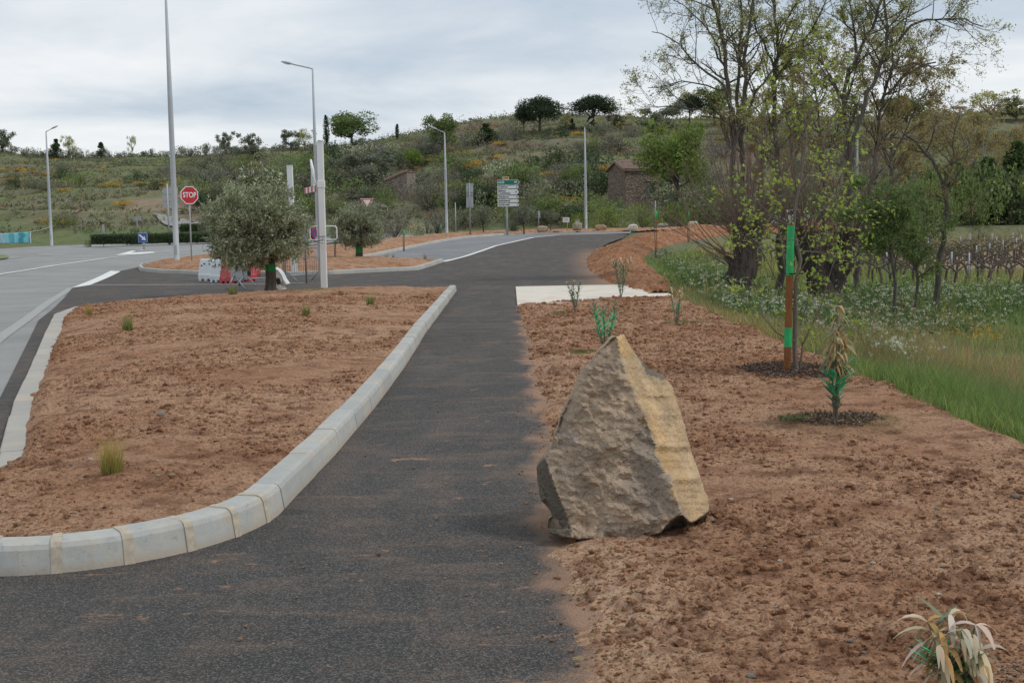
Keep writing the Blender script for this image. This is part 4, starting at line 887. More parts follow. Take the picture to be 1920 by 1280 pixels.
# little notice
g = vsign(1064, 431.5, Y=104); t = empty('notice_board', g, 'little white notice on a thin post left of the tallest rock', 'notice')
za_, zb_ = at(1061, 407.5, 104)[2]-g[2], at(1061, 417, 104)[2]-g[2]; post(t, za_-0.03, 0.03, M_GBACK)
pan = MB().box((-0.10, -0.03, (za_+zb_)/2), (12.5*104/F, 0.02, za_-zb_), ry=D2R(2), bev=0.003).obj('panel', M_SIGNW, t)
for q in range(3): MB().box((-0.10, -0.043, (za_+zb_)/2+0.09-0.08*q), (0.34-0.06*q, 0.005, 0.022)).obj('printed_line', M_RED, pan)
# thin white pole
g = vsign(855, 438, Y=100); t = link('thin_pole', MB().lathe([(0.035, 0), (0.03, at(855, 379.5, 100)[2]-g[2])], 8).mesh('thin_pole', M_GBACK, True), loc=g, label='thin pale pole between the lone lamp post and the sign backs', cat='pole')
g = vsign(1229, 428, Y=106); t = link('thin_pole', MB().lathe([(0.045, 0), (0.04, at(1229, 376, 106)[2]-g[2])], 8).mesh('thin_pole', M_POLE2, True), loc=g, label='thin grey pole behind the bank right of the ruined house', cat='pole')
MB()
# parking meter-like little cabinet behind the tallest rock
g = vsign(1083, 430, Y=106); t = empty('cabinet', g, 'small pale grey box showing above the tallest rock', 'cabinet')
b = MB(); b.box((0, 0, 0.45), (0.34, 0.2, 0.9), bev=0.01); b.obj('body', M_GBACK, t); MB().box((0, 0, 0.93), (0.4, 0.26, 0.05), bev=0.01).obj('lid', M_POLE2, t)
# banner
g0, g1 = vsign(58, 462, Y=97), vsign(-62, 465, Y=97)
t = empty('banner', g0, 'turquoise and white fabric banner strung beside the far left lamp post', 'banner')
m = NM('banner_print'); p = m.pos(True); wv = m.n('ShaderNodeTexWave', {'Vector': m.pos(True, scale=(0.5, 1, 1.6)), 'Scale': 0.9, 'Distortion': 4.0, 'Detail': 2.0}).outputs['Fac']; sx = m.n('ShaderNodeSeparateXYZ', {0: p})
cc = m.mix(m.rng(wv, 0.3, 0.8), (0.06, 0.33, 0.42), (0.20, 0.55, 0.58)); cc = m.mix(m.rng(m.ma('ADD', sx.outputs[0], m.ma('MULTIPLY', wv, 0.9)), -1.1, -2.6), cc, (0.62, 0.70, 0.70)); cc = m.mix(m.rng(sx.outputs[0], -2.35, -2.6), cc, (0.5, 0.06, 0.07)); m.out(cc, 0.6)
zt, zb_ = at(58, 434.5, 97)[2]-g0[2], at(58, 455, 97)[2]-g0[2]; wd = 4.7
us = np.linspace(0, 1, 40); vs = np.linspace(0, 1, 10); V = []
for v_ in vs:
    for u in us: V.append((-wd*u, 0.06*math.sin(u*17+v_*2)+0.03*math.sin(u*40), zb_+(zt-zb_)*v_-0.10*math.sin(u*math.pi)*(0.4+0.6*v_)+u*0.05))
idx = np.arange(400).reshape(10, 40); Fq = np.stack([idx[:-1, :-1], idx[:-1, 1:], idx[1:, 1:], idx[1:, :-1]], -1).reshape(-1, 4)
fb = link('fabric', make_mesh('fabric', V, Fq, m.m, None, True), t); md = fb.modifiers.new('s', 'SOLIDIFY'); md.thickness = 0.01
MB().box((0.0, 0, (zt+zb_)/2), (0.05, 0.02, zt-zb_+0.02)).obj('hem', M_SIGNW, t)
lp = gnd(97, 461)-g0
MB().tube([(0, 0, zt), (lp[0]*0.5, lp[1]*0.5, zt*0.5+(at(93, 424, 97)[2]-g0[2])*0.5-0.05), (lp[0]-0.05, lp[1], at(93, 424, 97)[2]-g0[2])], 0.012, 5).obj('rope', M_SIGNW, t)

# ================================================================== GANTRY (two white posts, folded bar, loop)
def sq_post(base_px, top_px, Y, label, w=0.165, band=None, extra=False):
    p = at(base_px[0], base_px[1], Y); g = np.array([p[0], Y, float(G(p[0], Y))+0.02]); H = at(top_px[0], top_px[1], Y)[2]-g[2]
    lean = math.atan2((at(top_px[0], top_px[1], Y)[0]-g[0]), H)
    t = empty('gantry_post', g, label, 'post', 'white square gantry posts'); t.rotation_euler = (0, lean, D2R(0))
    MB().box((0, 0, H/2-0.1), (w, w, H+0.2), bev=0.006).obj('shaft', M_WHITE, t)
    MB().box((0, 0, H+0.012), (w+0.012, w+0.012, 0.02), bev=0.004).obj('cap', M_SIGNW, t)
    return t, g, H
t, g, H = sq_post((608, 536), (600, 267), 35.6, 'nearer white square post at the edge of the left soil bed', 0.165)
zb = at(604, 352, 35.6)[2]-g[2]; za = at(604, 339, 35.6)[2]-g[2]
MB().box((0, 0, (za+zb)/2), (0.195, 0.195, za-zb), bev=0.006).box((0, 0, (za+zb)/2), (0.199, 0.199, 0.012)).obj('collar', M_WHITE, t)
MB().box((-0.102, 0.02, H*0.55), (0.05, 0.12, H*0.86)).obj('left_strip', M_GBACK, t)  # grey strip along the left side of the post, darker than the shaft
MB().box((0.0, -0.09, at(608, 443, 35.6)[2]-g[2]), (0.36, 0.015, 0.015)).obj('hinge_pin', M_POLE2, t)
# swing bar folded back
A = at(600, 352, 35.7); B = at(573, 358, 39.5)
t2 = empty('swing_bar', A, 'red and white striped height bar folded back from the nearer gantry post', 'barrier bar')
d_ = B-A; L_ = np.linalg.norm(d_); n_ = 8
for i in range(n_):
    p0, p1 = d_*i/n_, d_*(i+1)/n_; c_ = (p0+p1)/2; rz = math.atan2(d_[1], d_[0]); ry = -math.atan2(d_[2], math.hypot(d_[0], d_[1]))
    MB().box(c_, (L_/n_-0.003, 0.09, 0.17), rz=rz, ry=ry).obj('stripe', M_RED if i % 2 else M_WHITE, t2)
q0 = at(587, 350, 37.0)-A; q1 = at(582.5, 299, 37.0)-A
MB().tube([q0, q0*0.4+q1*0.6+np.array([0.03, 0, 0]), q1], [0.07, 0.05, 0.028], 8).obj('upright_strut', M_WHITE, t2, True)
MB().tube([d_*0.15, q0*0.5+q1*0.5], 0.03, 6).obj('brace', M_POLE, t2, True)
t, g, H = sq_post((552, 507), (543, 311), 48.4, 'farther white square post partly hidden by the large olive tree', 0.20)
# white tubular loop on the nearer post
c0 = at(608, 437, 35.9); t = empty('tube_frame', c0, 'white tubular loop with rounded corners fixed across the nearer gantry post', 'frame')
k = 35.9/F; w2, h2, r_ = 25*k, 12.6*k, 5*k; pts = []
for (cx, cz, a0) in [(w2-r_, h2-r_, 0), (-w2+r_, h2-r_, 90), (-w2+r_, -h2+r_, 180), (w2-r_, -h2+r_, 270)]:
    for a in np.linspace(a0, a0+90, 6): pts.append((cx+r_*math.cos(D2R(a))-0.02, -0.02, cz+r_*math.sin(D2R(a))))
pts.append(pts[0]); MB().tube(pts, 0.019, 6, cap=False).obj('loop', M_WHITE, t, True)
MB().box((0, 0.0, 0), (0.06, 0.08, h2*1.7)).obj('clamp', M_GBACK, t)
# no-parking style disc
c0 = at(589.5, 437, 36.1); t = empty('round_sign', c0, 'round red and blue sign seen nearly edge-on left of the nearer gantry post', 'road sign', rz=D2R(68))
MB().tube([(0, 0.0, 0), (0, 0.012, 0)], 0.155, 24).obj('panel', M_RED, t); MB().tube([(0, -0.004, 0), (0, 0.006, 0)], 0.118, 24).obj('blue_face', M_BLUE, t)
MB().box((0, -0.007, 0), (0.025, 0.006, 0.22), ry=D2R(40)).obj('diagonal_bar', M_RED, t)
MB().box((0, 0.06, -0.05), (0.18, 0.03, 0.34)).obj('mounting_plate', M_BLACK, t)
# faded blue disc behind the olive
p = at(570, 411, 40.0); g = np.array([p[0], 40.0, float(G(p[0], 40.0))]); H = p[2]-g[2]
t = empty('round_sign', g, 'round blue sign with pale rim half hidden by the large olive tree', 'road sign', rz=D2R(-20)); post(t, H+0.12, 0.03)
MB().tube([(0, -0.05, H), (0, -0.03, H)], 0.165, 28).obj('panel', M_GBACK, t); MB().tube([(0, -0.055, H), (0, -0.045, H)], 0.148, 28).obj('blue_face', M_BLUE2, t)

# ================================================================== BARRIERS
def jersey(px, py, Y, label, mat, rz, L=1.0, h=0.80):
    p = at(px, py, Y); g = np.array([p[0], Y, float(G(p[0], Y))]); t = empty('plastic_barrier', g, label, 'barrier', 'water-filled plastic road barriers', rz=rz)
    prof = [(-0.24, 0.07), (-0.24, 0.20), (-0.21, 0.26), (-0.10, h-0.05), (-0.075, h), (0.075, h), (0.10, h-0.05), (0.21, 0.26), (0.24, 0.20), (0.24, 0.07)]
    b = MB(); n = len(prof); V = [(x_, y_, z_) for x_ in (-L/2, -L/2+0.03, L/2-0.03, L/2) for y_, z_ in [(a*(0.93 if abs(x_) == L/2 else 1), c_) for a, c_ in prof]]
    Fs = [(i*n+j, i*n+(j+1) % n, (i+1)*n+(j+1) % n, (i+1)*n+j) for i in range(3) for j in range(n)]+[tuple(range(n))[::-1], tuple(3*n+j for j in range(n))]
    b.add(V, Fs); b.obj('body', mat, t, bevel=0.012)
    for sx_ in (-1, 1):
        for xx in (-0.36, -0.02, 0.34): MB().box((xx*L, sx_*0.19, 0.05), (0.16*L, 0.12, 0.11), bev=0.01).obj('foot', mat, t)
    for xx, zz_ in ((-0.34, 0.52), (-0.18, 0.58), (0.12, 0.57)):
        yy = -(0.10+(0.55-zz_+0.2)*0.22); MB().tube([(xx*L, yy-0.028, zz_), (xx*L, yy+0.05, zz_)], 0.022, 8).obj('drain_hole', M_BLACK, t)
    MB().box((L/2+0.02, 0, 0.42), (0.05, 0.07, 0.5), bev=0.01).obj('connector', mat, t)
    return t
jersey(395, 520, 43.6, 'first white plastic barrier at the left end of the row', M_PLW, D2R(-28), 0.72, 0.74)
jersey(415, 523, 42.2, 'second white plastic barrier, between the first white one and the red one', M_PLW, D2R(-32), 0.60, 0.74)
jersey(434, 525, 41.0, 'red plastic barrier beside the grey metal panel', M_PLR, D2R(-32), 0.62, 0.74)
jersey(463, 524, 42.6, 'second red plastic barrier behind the grey metal panel', M_PLR, D2R(60), 0.45, 0.86)
jersey(474, 507, 47.4, 'dark end of a red plastic barrier lying farthest back', M_PLR, D2R(70), 0.35, 0.62)
# grey panel standing on X feet
p = at(446, 540, 36.6); g = np.array([p[0], 36.6, float(G(p[0], 36.6))]); t = empty('panel_stand', g, 'tall grey metal panel on crossed legs in front of the red barriers', 'panel'); k = 36.6/F
z0, z1 = 22*k, 66*k
MB().box((-0.02, 0.0, (z0-0.1+1.03)/2), (22*k, 0.02, 1.03-z0+0.1), bev=0.003).obj('panel', M_GBACK, t)
MB().box((0.22, 0.06, 0.62), (0.10, 0.02, 0.72), bev=0.003).obj('side_flange', M_GBACK, t)
for a, b in [((-0.25, -0.25, 0.02), (-0.09, 0.0, 0.42)), ((0.28, -0.3, 0.0), (-0.10, 0.0, 0.42)), ((-0.08, -0.3, 0.0), (0.17, 0.0, 0.36)), ((0.0, 0.3, 0.10), (-0.07, 0, 0.40)), ((0.30, 0.25, 0.38), (0.17, 0, 0.62))]:
    MB().tube([a, b], 0.022, 6).obj('leg', M_POLE2, t, True)
MB().box((0.30, 0.12, 0.45), (0.12, 0.08, 0.16), bev=0.01).obj('base_block', M_BLACK, t)
# crowd barriers
def crowd(P0, P1, label):
    P0 = np.array([P0[0], P0[1], float(G(*P0))]); P1 = np.array([P1[0], P1[1], float(G(*P1))]); d_ = P1-P0; L = np.linalg.norm(d_); rz = math.atan2(d_[1], d_[0])
    t = empty('crowd_barrier', P0, label, 'barrier', 'steel crowd control barriers', rz=rz)
    MB().tube([(0.02, 0, 0.2), (0.02, 0, 1.0), (0.1, 0, 1.08), (L-0.1, 0, 1.08), (L-0.02, 0, 1.0), (L-0.02, 0, 0.2)], 0.019, 8).obj('frame', M_POLE2, t, True)
    MB().tube([(0.02, 0, 0.22), (L-0.02, 0, 0.22)], 0.017, 6).obj('bottom_rail', M_POLE2, t, True)
    n = int(L/0.135)
    bar = MB().tube([(0, 0, 0.22), (0, 0, 1.08)], 0.007, 5).mesh('bar', M_POLE2, True)
    for i in range(1, n): link('bar', bar, t, loc=(L*i/n, 0, 0))
    ft = MB().tube([(0, -0.3, 0.01), (0, 0, 0.30), (0, 0.3, 0.01)], 0.017, 6).mesh('foot', M_POLE2, True)
    for x_ in (0.25, L-0.25): link('foot', ft, t, loc=(x_, 0, 0))
pa, pb = at(455, 530, 38.2)[:2], at(606, 516, 42.5)[:2]; pm = (pa+pb)/2
crowd(pa, pm-(pb-pa)*0.005, 'left crowd barrier of steel bars crossing behind the large olive trunk'); crowd(pm+(pb-pa)*0.005, pb, 'right crowd barrier of steel bars ending at the nearer gantry post')
# tipped white plastic barrier end leaning behind the olive
p = at(524, 549, 34.2); g = np.array([p[0], 34.2, float(G(p[0], 34.2))+0.03]); t = empty('plastic_barrier', g, 'white plastic barrier tipped on end, leaning behind the large olive trunk', 'barrier', 'water-filled plastic road barriers', rz=D2R(0)); k = 34.2/F
out = [(508, 545), (506, 520), (507, 504), (515, 504), (524, 509), (530, 517), (534, 527), (540, 536), (536, 538), (531, 530), (527, 538), (533, 546), (526, 548), (518, 541), (514, 538)]
pl = [((a-524)*k, (549-b)*k) for a, b in out]
MB().prism(pl, -0.08, 0.42).obj('body', M_PLW, t, bevel=0.015)
MB().prism([((a-524)*k, (549-b)*k) for a, b in [(519, 525), (526, 524), (529, 535), (521, 537)]], -0.086, -0.075).obj('recess', M_BLACK, t)
MB().box(((521-524)*k, -0.09, (549-521)*k), (0.09, 0.03, 0.05), bev=0.008).obj('handle', M_PLW, t)

# ================================================================== CAR behind the trees
p = at(1488, 418, 108); g = np.array([p[0], 108, float(G(p[0], 108))]); t = empty('parked_car', g, 'white car parked behind the pollard trees, mostly hidden by branches', 'car', rz=D2R(4))
side = [(-1.9, 0.35), (-1.92, 0.75), (-1.75, 0.92), (-1.1, 1.0), (-0.55, 1.42), (0.75, 1.45), (1.35, 1.02), (1.85, 0.92), (1.95, 0.6), (1.9, 0.32)]
MB().prism(side, -0.8, 0.8).obj('body', M_SIGNW, t, bevel=0.06)
MB().prism([(-0.95, 1.02), (-0.5, 1.37), (0.05, 1.38), (0.05, 1.02)], -0.805, -0.79).prism([(0.12, 1.02), (0.12, 1.38), (0.7, 1.38), (1.15, 1.02)], -0.805, -0.79).obj('side_window', M_BLACK, t)
for x_ in (-1.2, 1.2):
    o = MB().tube([(x_, -0.82, 0.31), (x_, -0.62, 0.31)], 0.31, 20).obj('wheel', M_BLACK, t, True); MB().tube([(x_, -0.83, 0.31), (x_, -0.81, 0.31)], 0.18, 14).obj('rim', M_GBACK, o, True)
MB().box((-1.9, -0.55, 0.72), (0.06, 0.3, 0.14), bev=0.02).obj('headlight', M_GBACK, t)

# ================================================================== HOUSES
M_HW = stonewall_mat('rough_stone_wall', (0.29, 0.22, 0.175), (0.19, 0.155, 0.13), 3.0); M_HW2 = stonewall_mat('pale_stone_wall', (0.36, 0.30, 0.25), (0.27, 0.22, 0.18), 3.0)
M_TILE = plain('old_roof_tile', (0.27, 0.18, 0.145), 0.9, var=0.4, sc=2.0, bump=0.6, dirt=((0.14, 0.14, 0.09), 0.5))
def tiles(root_roof, O, U, Vv, nu, nv, mat, gap=0.05, wave=0.03):
    """rows of rounded tiles as parts of the roof; O origin, U along the eave, Vv up the slope"""
    O, U, Vv = map(np.array, (O, U, Vv)); Lu, Lv = np.linalg.norm(U), np.linalg.norm(Vv); u, v = U/Lu, Vv/Lv; n = np.cross(u, v); w = Lu/nu; h = Lv/nv
    b = MB(); r = w*0.55; pts = [(-r, 0), (-r*0.6, r*0.45), (0, r*0.62), (r*0.6, r*0.45), (r, 0)]; V = []
    for s_ in (0, h*1.12):
        for a, c_ in pts: V.append(u*a+v*s_+n*(c_+0.02*(s_ == 0)))
    b.add(V, [(i, i+1, i+6, i+5) for i in range(4)]+[(0, 5, 9, 4), (0, 1, 2, 3, 4)[::-1]]); me = b.mesh('tile', mat)
    for i in range(nu):
        for j in range(nv):
            if random.random() < 0.03: continue
            o = link('tile', me, root_roof, loc=O+u*(i+0.5)*w+v*j*h+n*random.uniform(0, wave)); o.rotation_euler = (0, 0, random.uniform(-0.03, 0.03))
# two-storey ruin
Yh = gnd(1188, 393, Gs)[1]+2.5; p = at(1188, 393, Yh); g = np.array([p[0], Yh, p[2]-0.6]); k = Yh/F
t = empty('stone_house', g, 'two-storey ruined stone house with a brown tiled roof on the hillside', 'house', rz=D2R(24))
wx, wy = 72*k, 58*k; zt = at(1188, 319, Yh)[2]-g[2]
MB().box((0, -wy/2, zt*0.5), (wx, 0.4, zt), bev=0.04).obj('front_wall', M_HW, t); MB().box((0, wy/2, zt*0.5), (wx, 0.4, zt)).obj('rear_wall', M_HW, t)
for s_ in (-1, 1): MB().prism([(-wy/2+0.2, 0), (wy/2-0.2, 0), (wy/2-0.2, zt), (0, zt+0.72), (-wy/2+0.2, zt)], s_*(wx/2-0.2)-0.2, s_*(wx/2-0.2)+0.2).obj('gable_wall', M_HW, t).rotation_euler = (0, 0, 0) if False else (0, 0, math.pi/2)
for o in t.children:
    if o.name.startswith('gable_wall'): pass
xw, zw = 1.05, zt-2.0
w_ = MB().box((xw, -wy/2-0.205, zw), (0.92, 0.03, 1.5)).obj('window', M_BLACK, t); MB().box((xw, -wy/2-0.23, zw), (0.07, 0.03, 1.4)).box((xw-0.3, -wy/2-0.23, zw), (0.3, 0.025, 1.35)).obj('shutter', plain('weathered_shutter', (0.13, 0.16, 0.145), 0.8), w_); MB().box((xw, -wy/2-0.24, zw-0.80), (1.2, 0.16, 0.12)).box((xw, -wy/2-0.23, zw+0.82), (1.3, 0.1, 0.16)).obj('frame', M_HW2, w_)
MB().box((0.35, -wy/2-0.203, zw-2.1), (0.2, 0.03, 0.36)).obj('slit_opening', M_BLACK, t)
rf = MB().prism([(-wy/2-0.45, zt-0.18), (0, zt+0.76), (wy/2+0.45, zt-0.18), (wy/2+0.45, zt-0.05), (0, zt+0.90), (-wy/2-0.45, zt-0.05)], -wx/2-0.3, wx/2+0.3).obj('roof', M_TILE, t); rf.rotation_euler = (0, 0, math.pi/2)
tiles(rf, (-wy/2-0.45, wx/2+0.3, zt-0.03), (0, -wx-0.6, 0), (wy/2+0.45, 0, 0.95), 20, 7, M_TILE)
# rubble stones standing proud of the walls
rs = MB(); 
for i in range(230):
    x_ = random.uniform(-wx/2+0.15, wx/2-0.15); z_ = random.uniform(0.2, zt-0.15)
    if abs(x_-xw) < 0.65 and abs(z_-zw) < 0.9: continue
    rs_ = MB().box((0, 0, 0), (random.uniform(0.2, 0.45), 0.12, random.uniform(0.12, 0.25)), ry=random.uniform(-0.1, 0.1), bev=0.03) if i < 6 else None
    if rs_: STN = globals().setdefault('STN', []); STN.append(rs_.mesh('stone', M_HW2))
    link('stone', STN[i % len(STN)], t, loc=(x_, -wy/2-0.17, z_))
for i in range(60):
    y_ = random.uniform(-wy/2+0.2, wy/2-0.2); o = link('stone', STN[i % len(STN)], t, loc=(-wx/2+0.02, y_, random.uniform(0.2, zt-0.1))); o.rotation_euler = (0, 0, math.pi/2)
# hut
Yh = gnd(742, 376, Gs)[1]+0.5; p = at(742, 376, Yh); g = np.array([p[0], Yh, p[2]-0.5]); t = empty('stone_hut', g, 'small single-slope stone hut half buried in hillside shrubs', 'hut', rz=D2R(-14)); k = Yh/F
zl = at(728, 338, Yh)[2]-g[2]; zr = at(762, 322, Yh)[2]-g[2]; x0, x1 = -0.95, 1.35
MB().prism([(x0, 0), (x1, 0), (x1, zr), (x0, zl)], 0, 3.0).obj('wall', M_HW2, t)
rf = MB().prism([(x0-0.25, zl-0.08), (x1+0.1, zr-0.02), (x1+0.1, zr+0.10), (x0-0.25, zl+0.04)], -0.2, 3.2).obj('roof', M_TILE, t)
tiles(rf, (x1+0.1, -0.2, zr+0.10) if False else (x0-0.25, 3.2, zl+0.05), (0, -3.4, 0), (x1-x0+0.35, 0, zr-zl+0.06), 13, 5, M_TILE)
for i in range(70):
    x_ = random.uniform(x0+0.15, x1-0.15); zm = zl+(zr-zl)*(x_-x0)/(x1-x0); link('stone', STN[i % len(STN)], t, loc=(x_, 0.02, random.uniform(0.2, zm-0.15)))
# ================================================================== VEGETATION TOOLS
def rv(rg, n): v = rg.standard_normal((n, 3)); return norm(v)
def tubes(groups, sides_of):
    """groups: list of (pts[n,k,3], rad[n,k]) -> V, F"""
    Vs = []; Fs = []; off = 0
    for pts, rad in groups:
        n, k, _ = pts.shape; sd_ = sides_of(rad)
        T = norm(np.gradient(pts, axis=1)); ref = np.where(np.abs(T[:, :1, 2:3]) < 0.9, np.array([0, 0, 1.0]), np.array([1.0, 0, 0]))
        U = norm(np.cross(T, np.broadcast_to(ref, T.shape))); Wv = np.cross(T, U)
        a = np.arange(sd_)*2*math.pi/sd_
        V = pts[:, :, None, :]+rad[:, :, None, None]*(np.cos(a)[None, None, :, None]*U[:, :, None, :]+np.sin(a)[None, None, :, None]*Wv[:, :, None, :])
        base = (np.arange(n)*k*sd_)[:, None, None]+(np.arange(k-1)*sd_)[None, :, None]+np.arange(sd_)[None, None, :]
        nx_ = (np.arange(n)*k*sd_)[:, None, None]+(np.arange(k-1)*sd_)[None, :, None]+((np.arange(sd_)+1) % sd_)[None, None, :]
        Fs.append(np.stack([base, nx_, nx_+sd_, base+sd_], -1).reshape(-1, 4)+off); V = V.reshape(-1, 3); Vs.append(V); off += len(V)
    return np.concatenate(Vs), np.concatenate(Fs)
def curve(P, D, L, k, wander, up, rg):
    """grow n curved branches with k points"""
    n = len(P); pts = np.empty((n, k, 3)); pts[:, 0] = P; d = D.copy(); st = (L/(k-1))[:, None]; dirs = np.empty((n, k, 3)); dirs[:, 0] = d
    for i in range(1, k):
        d = norm(d+wander*rg.standard_normal((n, 3))+np.array([0, 0, up])); pts[:, i] = pts[:, i-1]+d*st; dirs[:, i] = d
    return pts, dirs
def spawn(pts, dirs, rad, m, tmin, spread, lr, L, rr, rg, tmax=1.0):
    n, k, _ = pts.shape; t = tmin+(tmax-tmin)*rg.random((n, m)); f = t*(k-1); i = np.minimum(f.astype(int), k-2); w = (f-i)[..., None]
    ii = np.arange(n)[:, None]; P = pts[ii, i]*(1-w)+pts[ii, i+1]*w; D = dirs[ii, i]; R = (rad[ii, i]*(1-w[..., 0])+rad[ii, i+1]*w[..., 0])*rr
    side = rg.standard_normal((n, m, 3)); side -= D*(side*D).sum(-1, keepdims=True); side = norm(side); D2 = norm(D+side*spread*(0.6+0.8*rg.random((n, m, 1))))
    Ln = (L[:, None]*lr*(0.6+0.7*rg.random((n, m)))*(1.15-0.55*t))
    return P.reshape(-1, 3), D2.reshape(-1, 3), Ln.reshape(-1), R.reshape(-1)
def grow(P, D, L, R, levels, rg):
    """levels: dicts k, wander, up, taper, m, tmin, spread, lr, rr ; returns groups, last pts"""
    gr = []; last = None
    for lv in levels:
        pts, dirs = curve(P, D, L, lv.get('k', 5), lv.get('wander', 0.15), lv.get('up', 0.02), rg); k = pts.shape[1]
        rad = R[:, None]*np.linspace(1, lv.get('taper', 0.35), k)[None]; gr.append((pts, rad)); last = (pts, dirs, rad, L)
        if 'm' in lv: P, D, L, R = spawn(pts, dirs, rad, lv['m'], lv.get('tmin', 0.3), lv.get('spread', 0.9), lv.get('lr', 0.6), L, lv.get('rr', 0.6), rg)
    return gr, last
def leaf_geo(C, size, aspect, rg, tintr=(0.6, 1.25), up=0.3, D=None, fold=0.12, shape='diamond', colfn=None):
    """C: leaf bases (n,3); small kite shaped leaves"""
    n = len(C); s = size*(0.65+0.7*rg.random(n))[:, None]
    if D is None: D = norm(rg.standard_normal((n, 3))+np.array([0, 0, up]))
    else: D = norm(D)
    sdv = rg.standard_normal((n, 3)); sdv -= D*(sdv*D).sum(-1, keepdims=True); sdv = norm(sdv); nr = np.cross(D, sdv)
    a = C; b = C+D*s*0.45+sdv*s*aspect*0.5+nr*s*fold; c_ = C+D*s; d = C+D*s*0.45-sdv*s*aspect*0.5+nr*s*fold
    V = np.stack([a, b, c_, d], 1).reshape(-1, 3); Fq = np.arange(n*4).reshape(n, 4)
    t = tintr[0]+(tintr[1]-tintr[0])*rg.random(n); t3 = np.stack([t*(0.92+0.16*rg.random(n)), t, t*(0.85+0.2*rg.random(n))], 1)
    if colfn is not None: t3 = colfn(C, t3)
    return V, Fq, np.repeat(t3, 4, 0)
def px_limb(pxs, Y, r0, r1, name=None, jit=0.0):
    """pxs: list of (px,py[,dY]) traced from the photograph -> world polyline"""
    P = np.array([at(p[0], p[1], Y+(p[2] if len(p) > 2 else 0)) for p in pxs]); seg = np.linalg.norm(np.diff(P, axis=0), axis=1); s = np.r_[0, np.cumsum(seg)]; n = max(4, int(s[-1]/0.28)); t = np.linspace(0, s[-1], n)
    Q = np.stack([np.interp(t, s, P[:, i]) for i in range(3)], 1)
    for _ in range(2): Q[1:-1] = 0.25*Q[:-2]+0.5*Q[1:-1]+0.25*Q[2:]
    Q[1:-1] += 0.03*RNG.standard_normal((n-2, 3))
    return Q, np.linspace(r0, r1, n)
def limb_groups(limbs): return [(Q[None], r[None]) for Q, r in limbs]
def sides(rad): m = float(rad.max()); return 10 if m > 0.09 else 7 if m > 0.04 else 5 if m > 0.015 else 3
def put(name, V, Fq, mat, root, tint=None, smooth=True, **k):
    V = V-np.array(root.location); return link(name, make_mesh(name, V, Fq, mat, tint, smooth), root, **k)
def cat_geo(parts):
    off = 0; Vs, Fs, Ts = [], [], []
    for V, Fq, T in parts: Vs.append(V); Fs.append(Fq+off); Ts.append(T); off += len(V)
    return np.concatenate(Vs), np.concatenate(Fs), np.concatenate(Ts)

# ================================================================== PROTOTYPE SHRUBS AND TREES (unit sized, for the hillside)
def lobes(n, rg, flat=0.7, r=(0.35, 0.6), spread=0.55, zc=0.45):
    c_ = rg.standard_normal((n, 3))*np.array([spread, spread, spread*0.5]); c_[:, 2] = np.abs(c_[:, 2])*0.8+zc*0.7; rr = r[0]+(r[1]-r[0])*rg.random(n); return c_, rr, flat
def blob_points(n, cs, rr, flat, rg, shell=0.55):
    i = rg.integers(0, len(cs), n); d = rv(rg, n); q = shell+(1-shell)*rg.random(n)**0.7; P = cs[i]+d*(rr[i]*q)[:, None]*np.array([1, 1, flat]); P[:, 2] = np.abs(P[:, 2])*1.0; return P, d
def bush_mesh(name, seed, mat, n=1100, size=0.10, aspect=0.6, flower=None, fl_n=0, flat=0.75, dens=7, twig=None, mats2=None, spread=0.55, tintr=(0.55, 1.35)):
    rg = np.random.default_rng(seed); cs, rr, fl = lobes(dens, rg, flat, spread=spread); P, d = blob_points(n, cs, rr, fl, rg)
    P = P[P[:, 2] > 0]; cl = 0.75+0.45*_h(np.floor(P[:, 0]*4), np.floor(P[:, 1]*4), np.floor(P[:, 2]*4), seed)
    V, Fq, T = leaf_geo(P, size, aspect, rg, tintr); T = T*np.repeat(cl, 4)[:, None]; fm = np.zeros(len(Fq), int)
    ms = [mat]
    if flower is not None:
        P2, d2 = blob_points(fl_n, cs, rr*1.06, fl, rg, 0.9); P2 = P2[(P2[:, 2] > 0.25)]; V2, F2, T2 = leaf_geo(P2, size*0.9, 0.9, rg, (0.8, 1.2)); Fq = np.concatenate([Fq, F2+len(V)]); V = np.concatenate([V, V2]); T = np.concatenate([T, T2]); fm = np.r_[fm, np.ones(len(F2), int)]; ms = [mat, flower]
    # stems from the ground
    m = 14; gr, _ = grow(np.zeros((m, 3)), norm(rg.standard_normal((m, 3))*np.array([0.7, 0.7, 0.2])+np.array([0, 0, 0.9])), np.full(m, 0.95), np.full(m, 0.022), [dict(k=4, wander=0.2, taper=0.3, m=3), dict(k=3, taper=0.3, wander=0.3)], rg)
    Vt, Ft = tubes(gr, lambda r: 3); Fq = np.concatenate([Fq, Ft+len(V)]); V = np.concatenate([V, Vt]); T = np.concatenate([T, np.ones((len(Vt), 3))]); fm = np.r_[fm, np.full(len(Ft), len(ms))]; ms = ms+[twig or M_BARK]
    return make_mesh(name, V, Fq, ms, T, False, fm)
B_GREY = [bush_mesh('shrub', 100+i, L_GREY, 1000, 0.10) for i in range(3)]
B_TWIG = [bush_mesh('shrub', 110+i, L_TWIG, 900, 0.11, 0.28, flat=0.95) for i in range(3)]
B_DARK = [bush_mesh('shrub', 120+i, L_DARK, 1000, 0.11) for i in range(3)]
B_GREEN = [bush_mesh('shrub', 130+i, L_GREEN, 1000, 0.10, flat=0.95) for i in range(3)]
B_BRIGHT = [bush_mesh('shrub', 135+i, L_BRIGHT, 1300, 0.09, flat=1.0) for i in range(2)]
B_BLOS = [bush_mesh('shrub', 140+i, L_GREEN, 800, 0.09, flower=L_WHITE, fl_n=650) for i in range(2)]
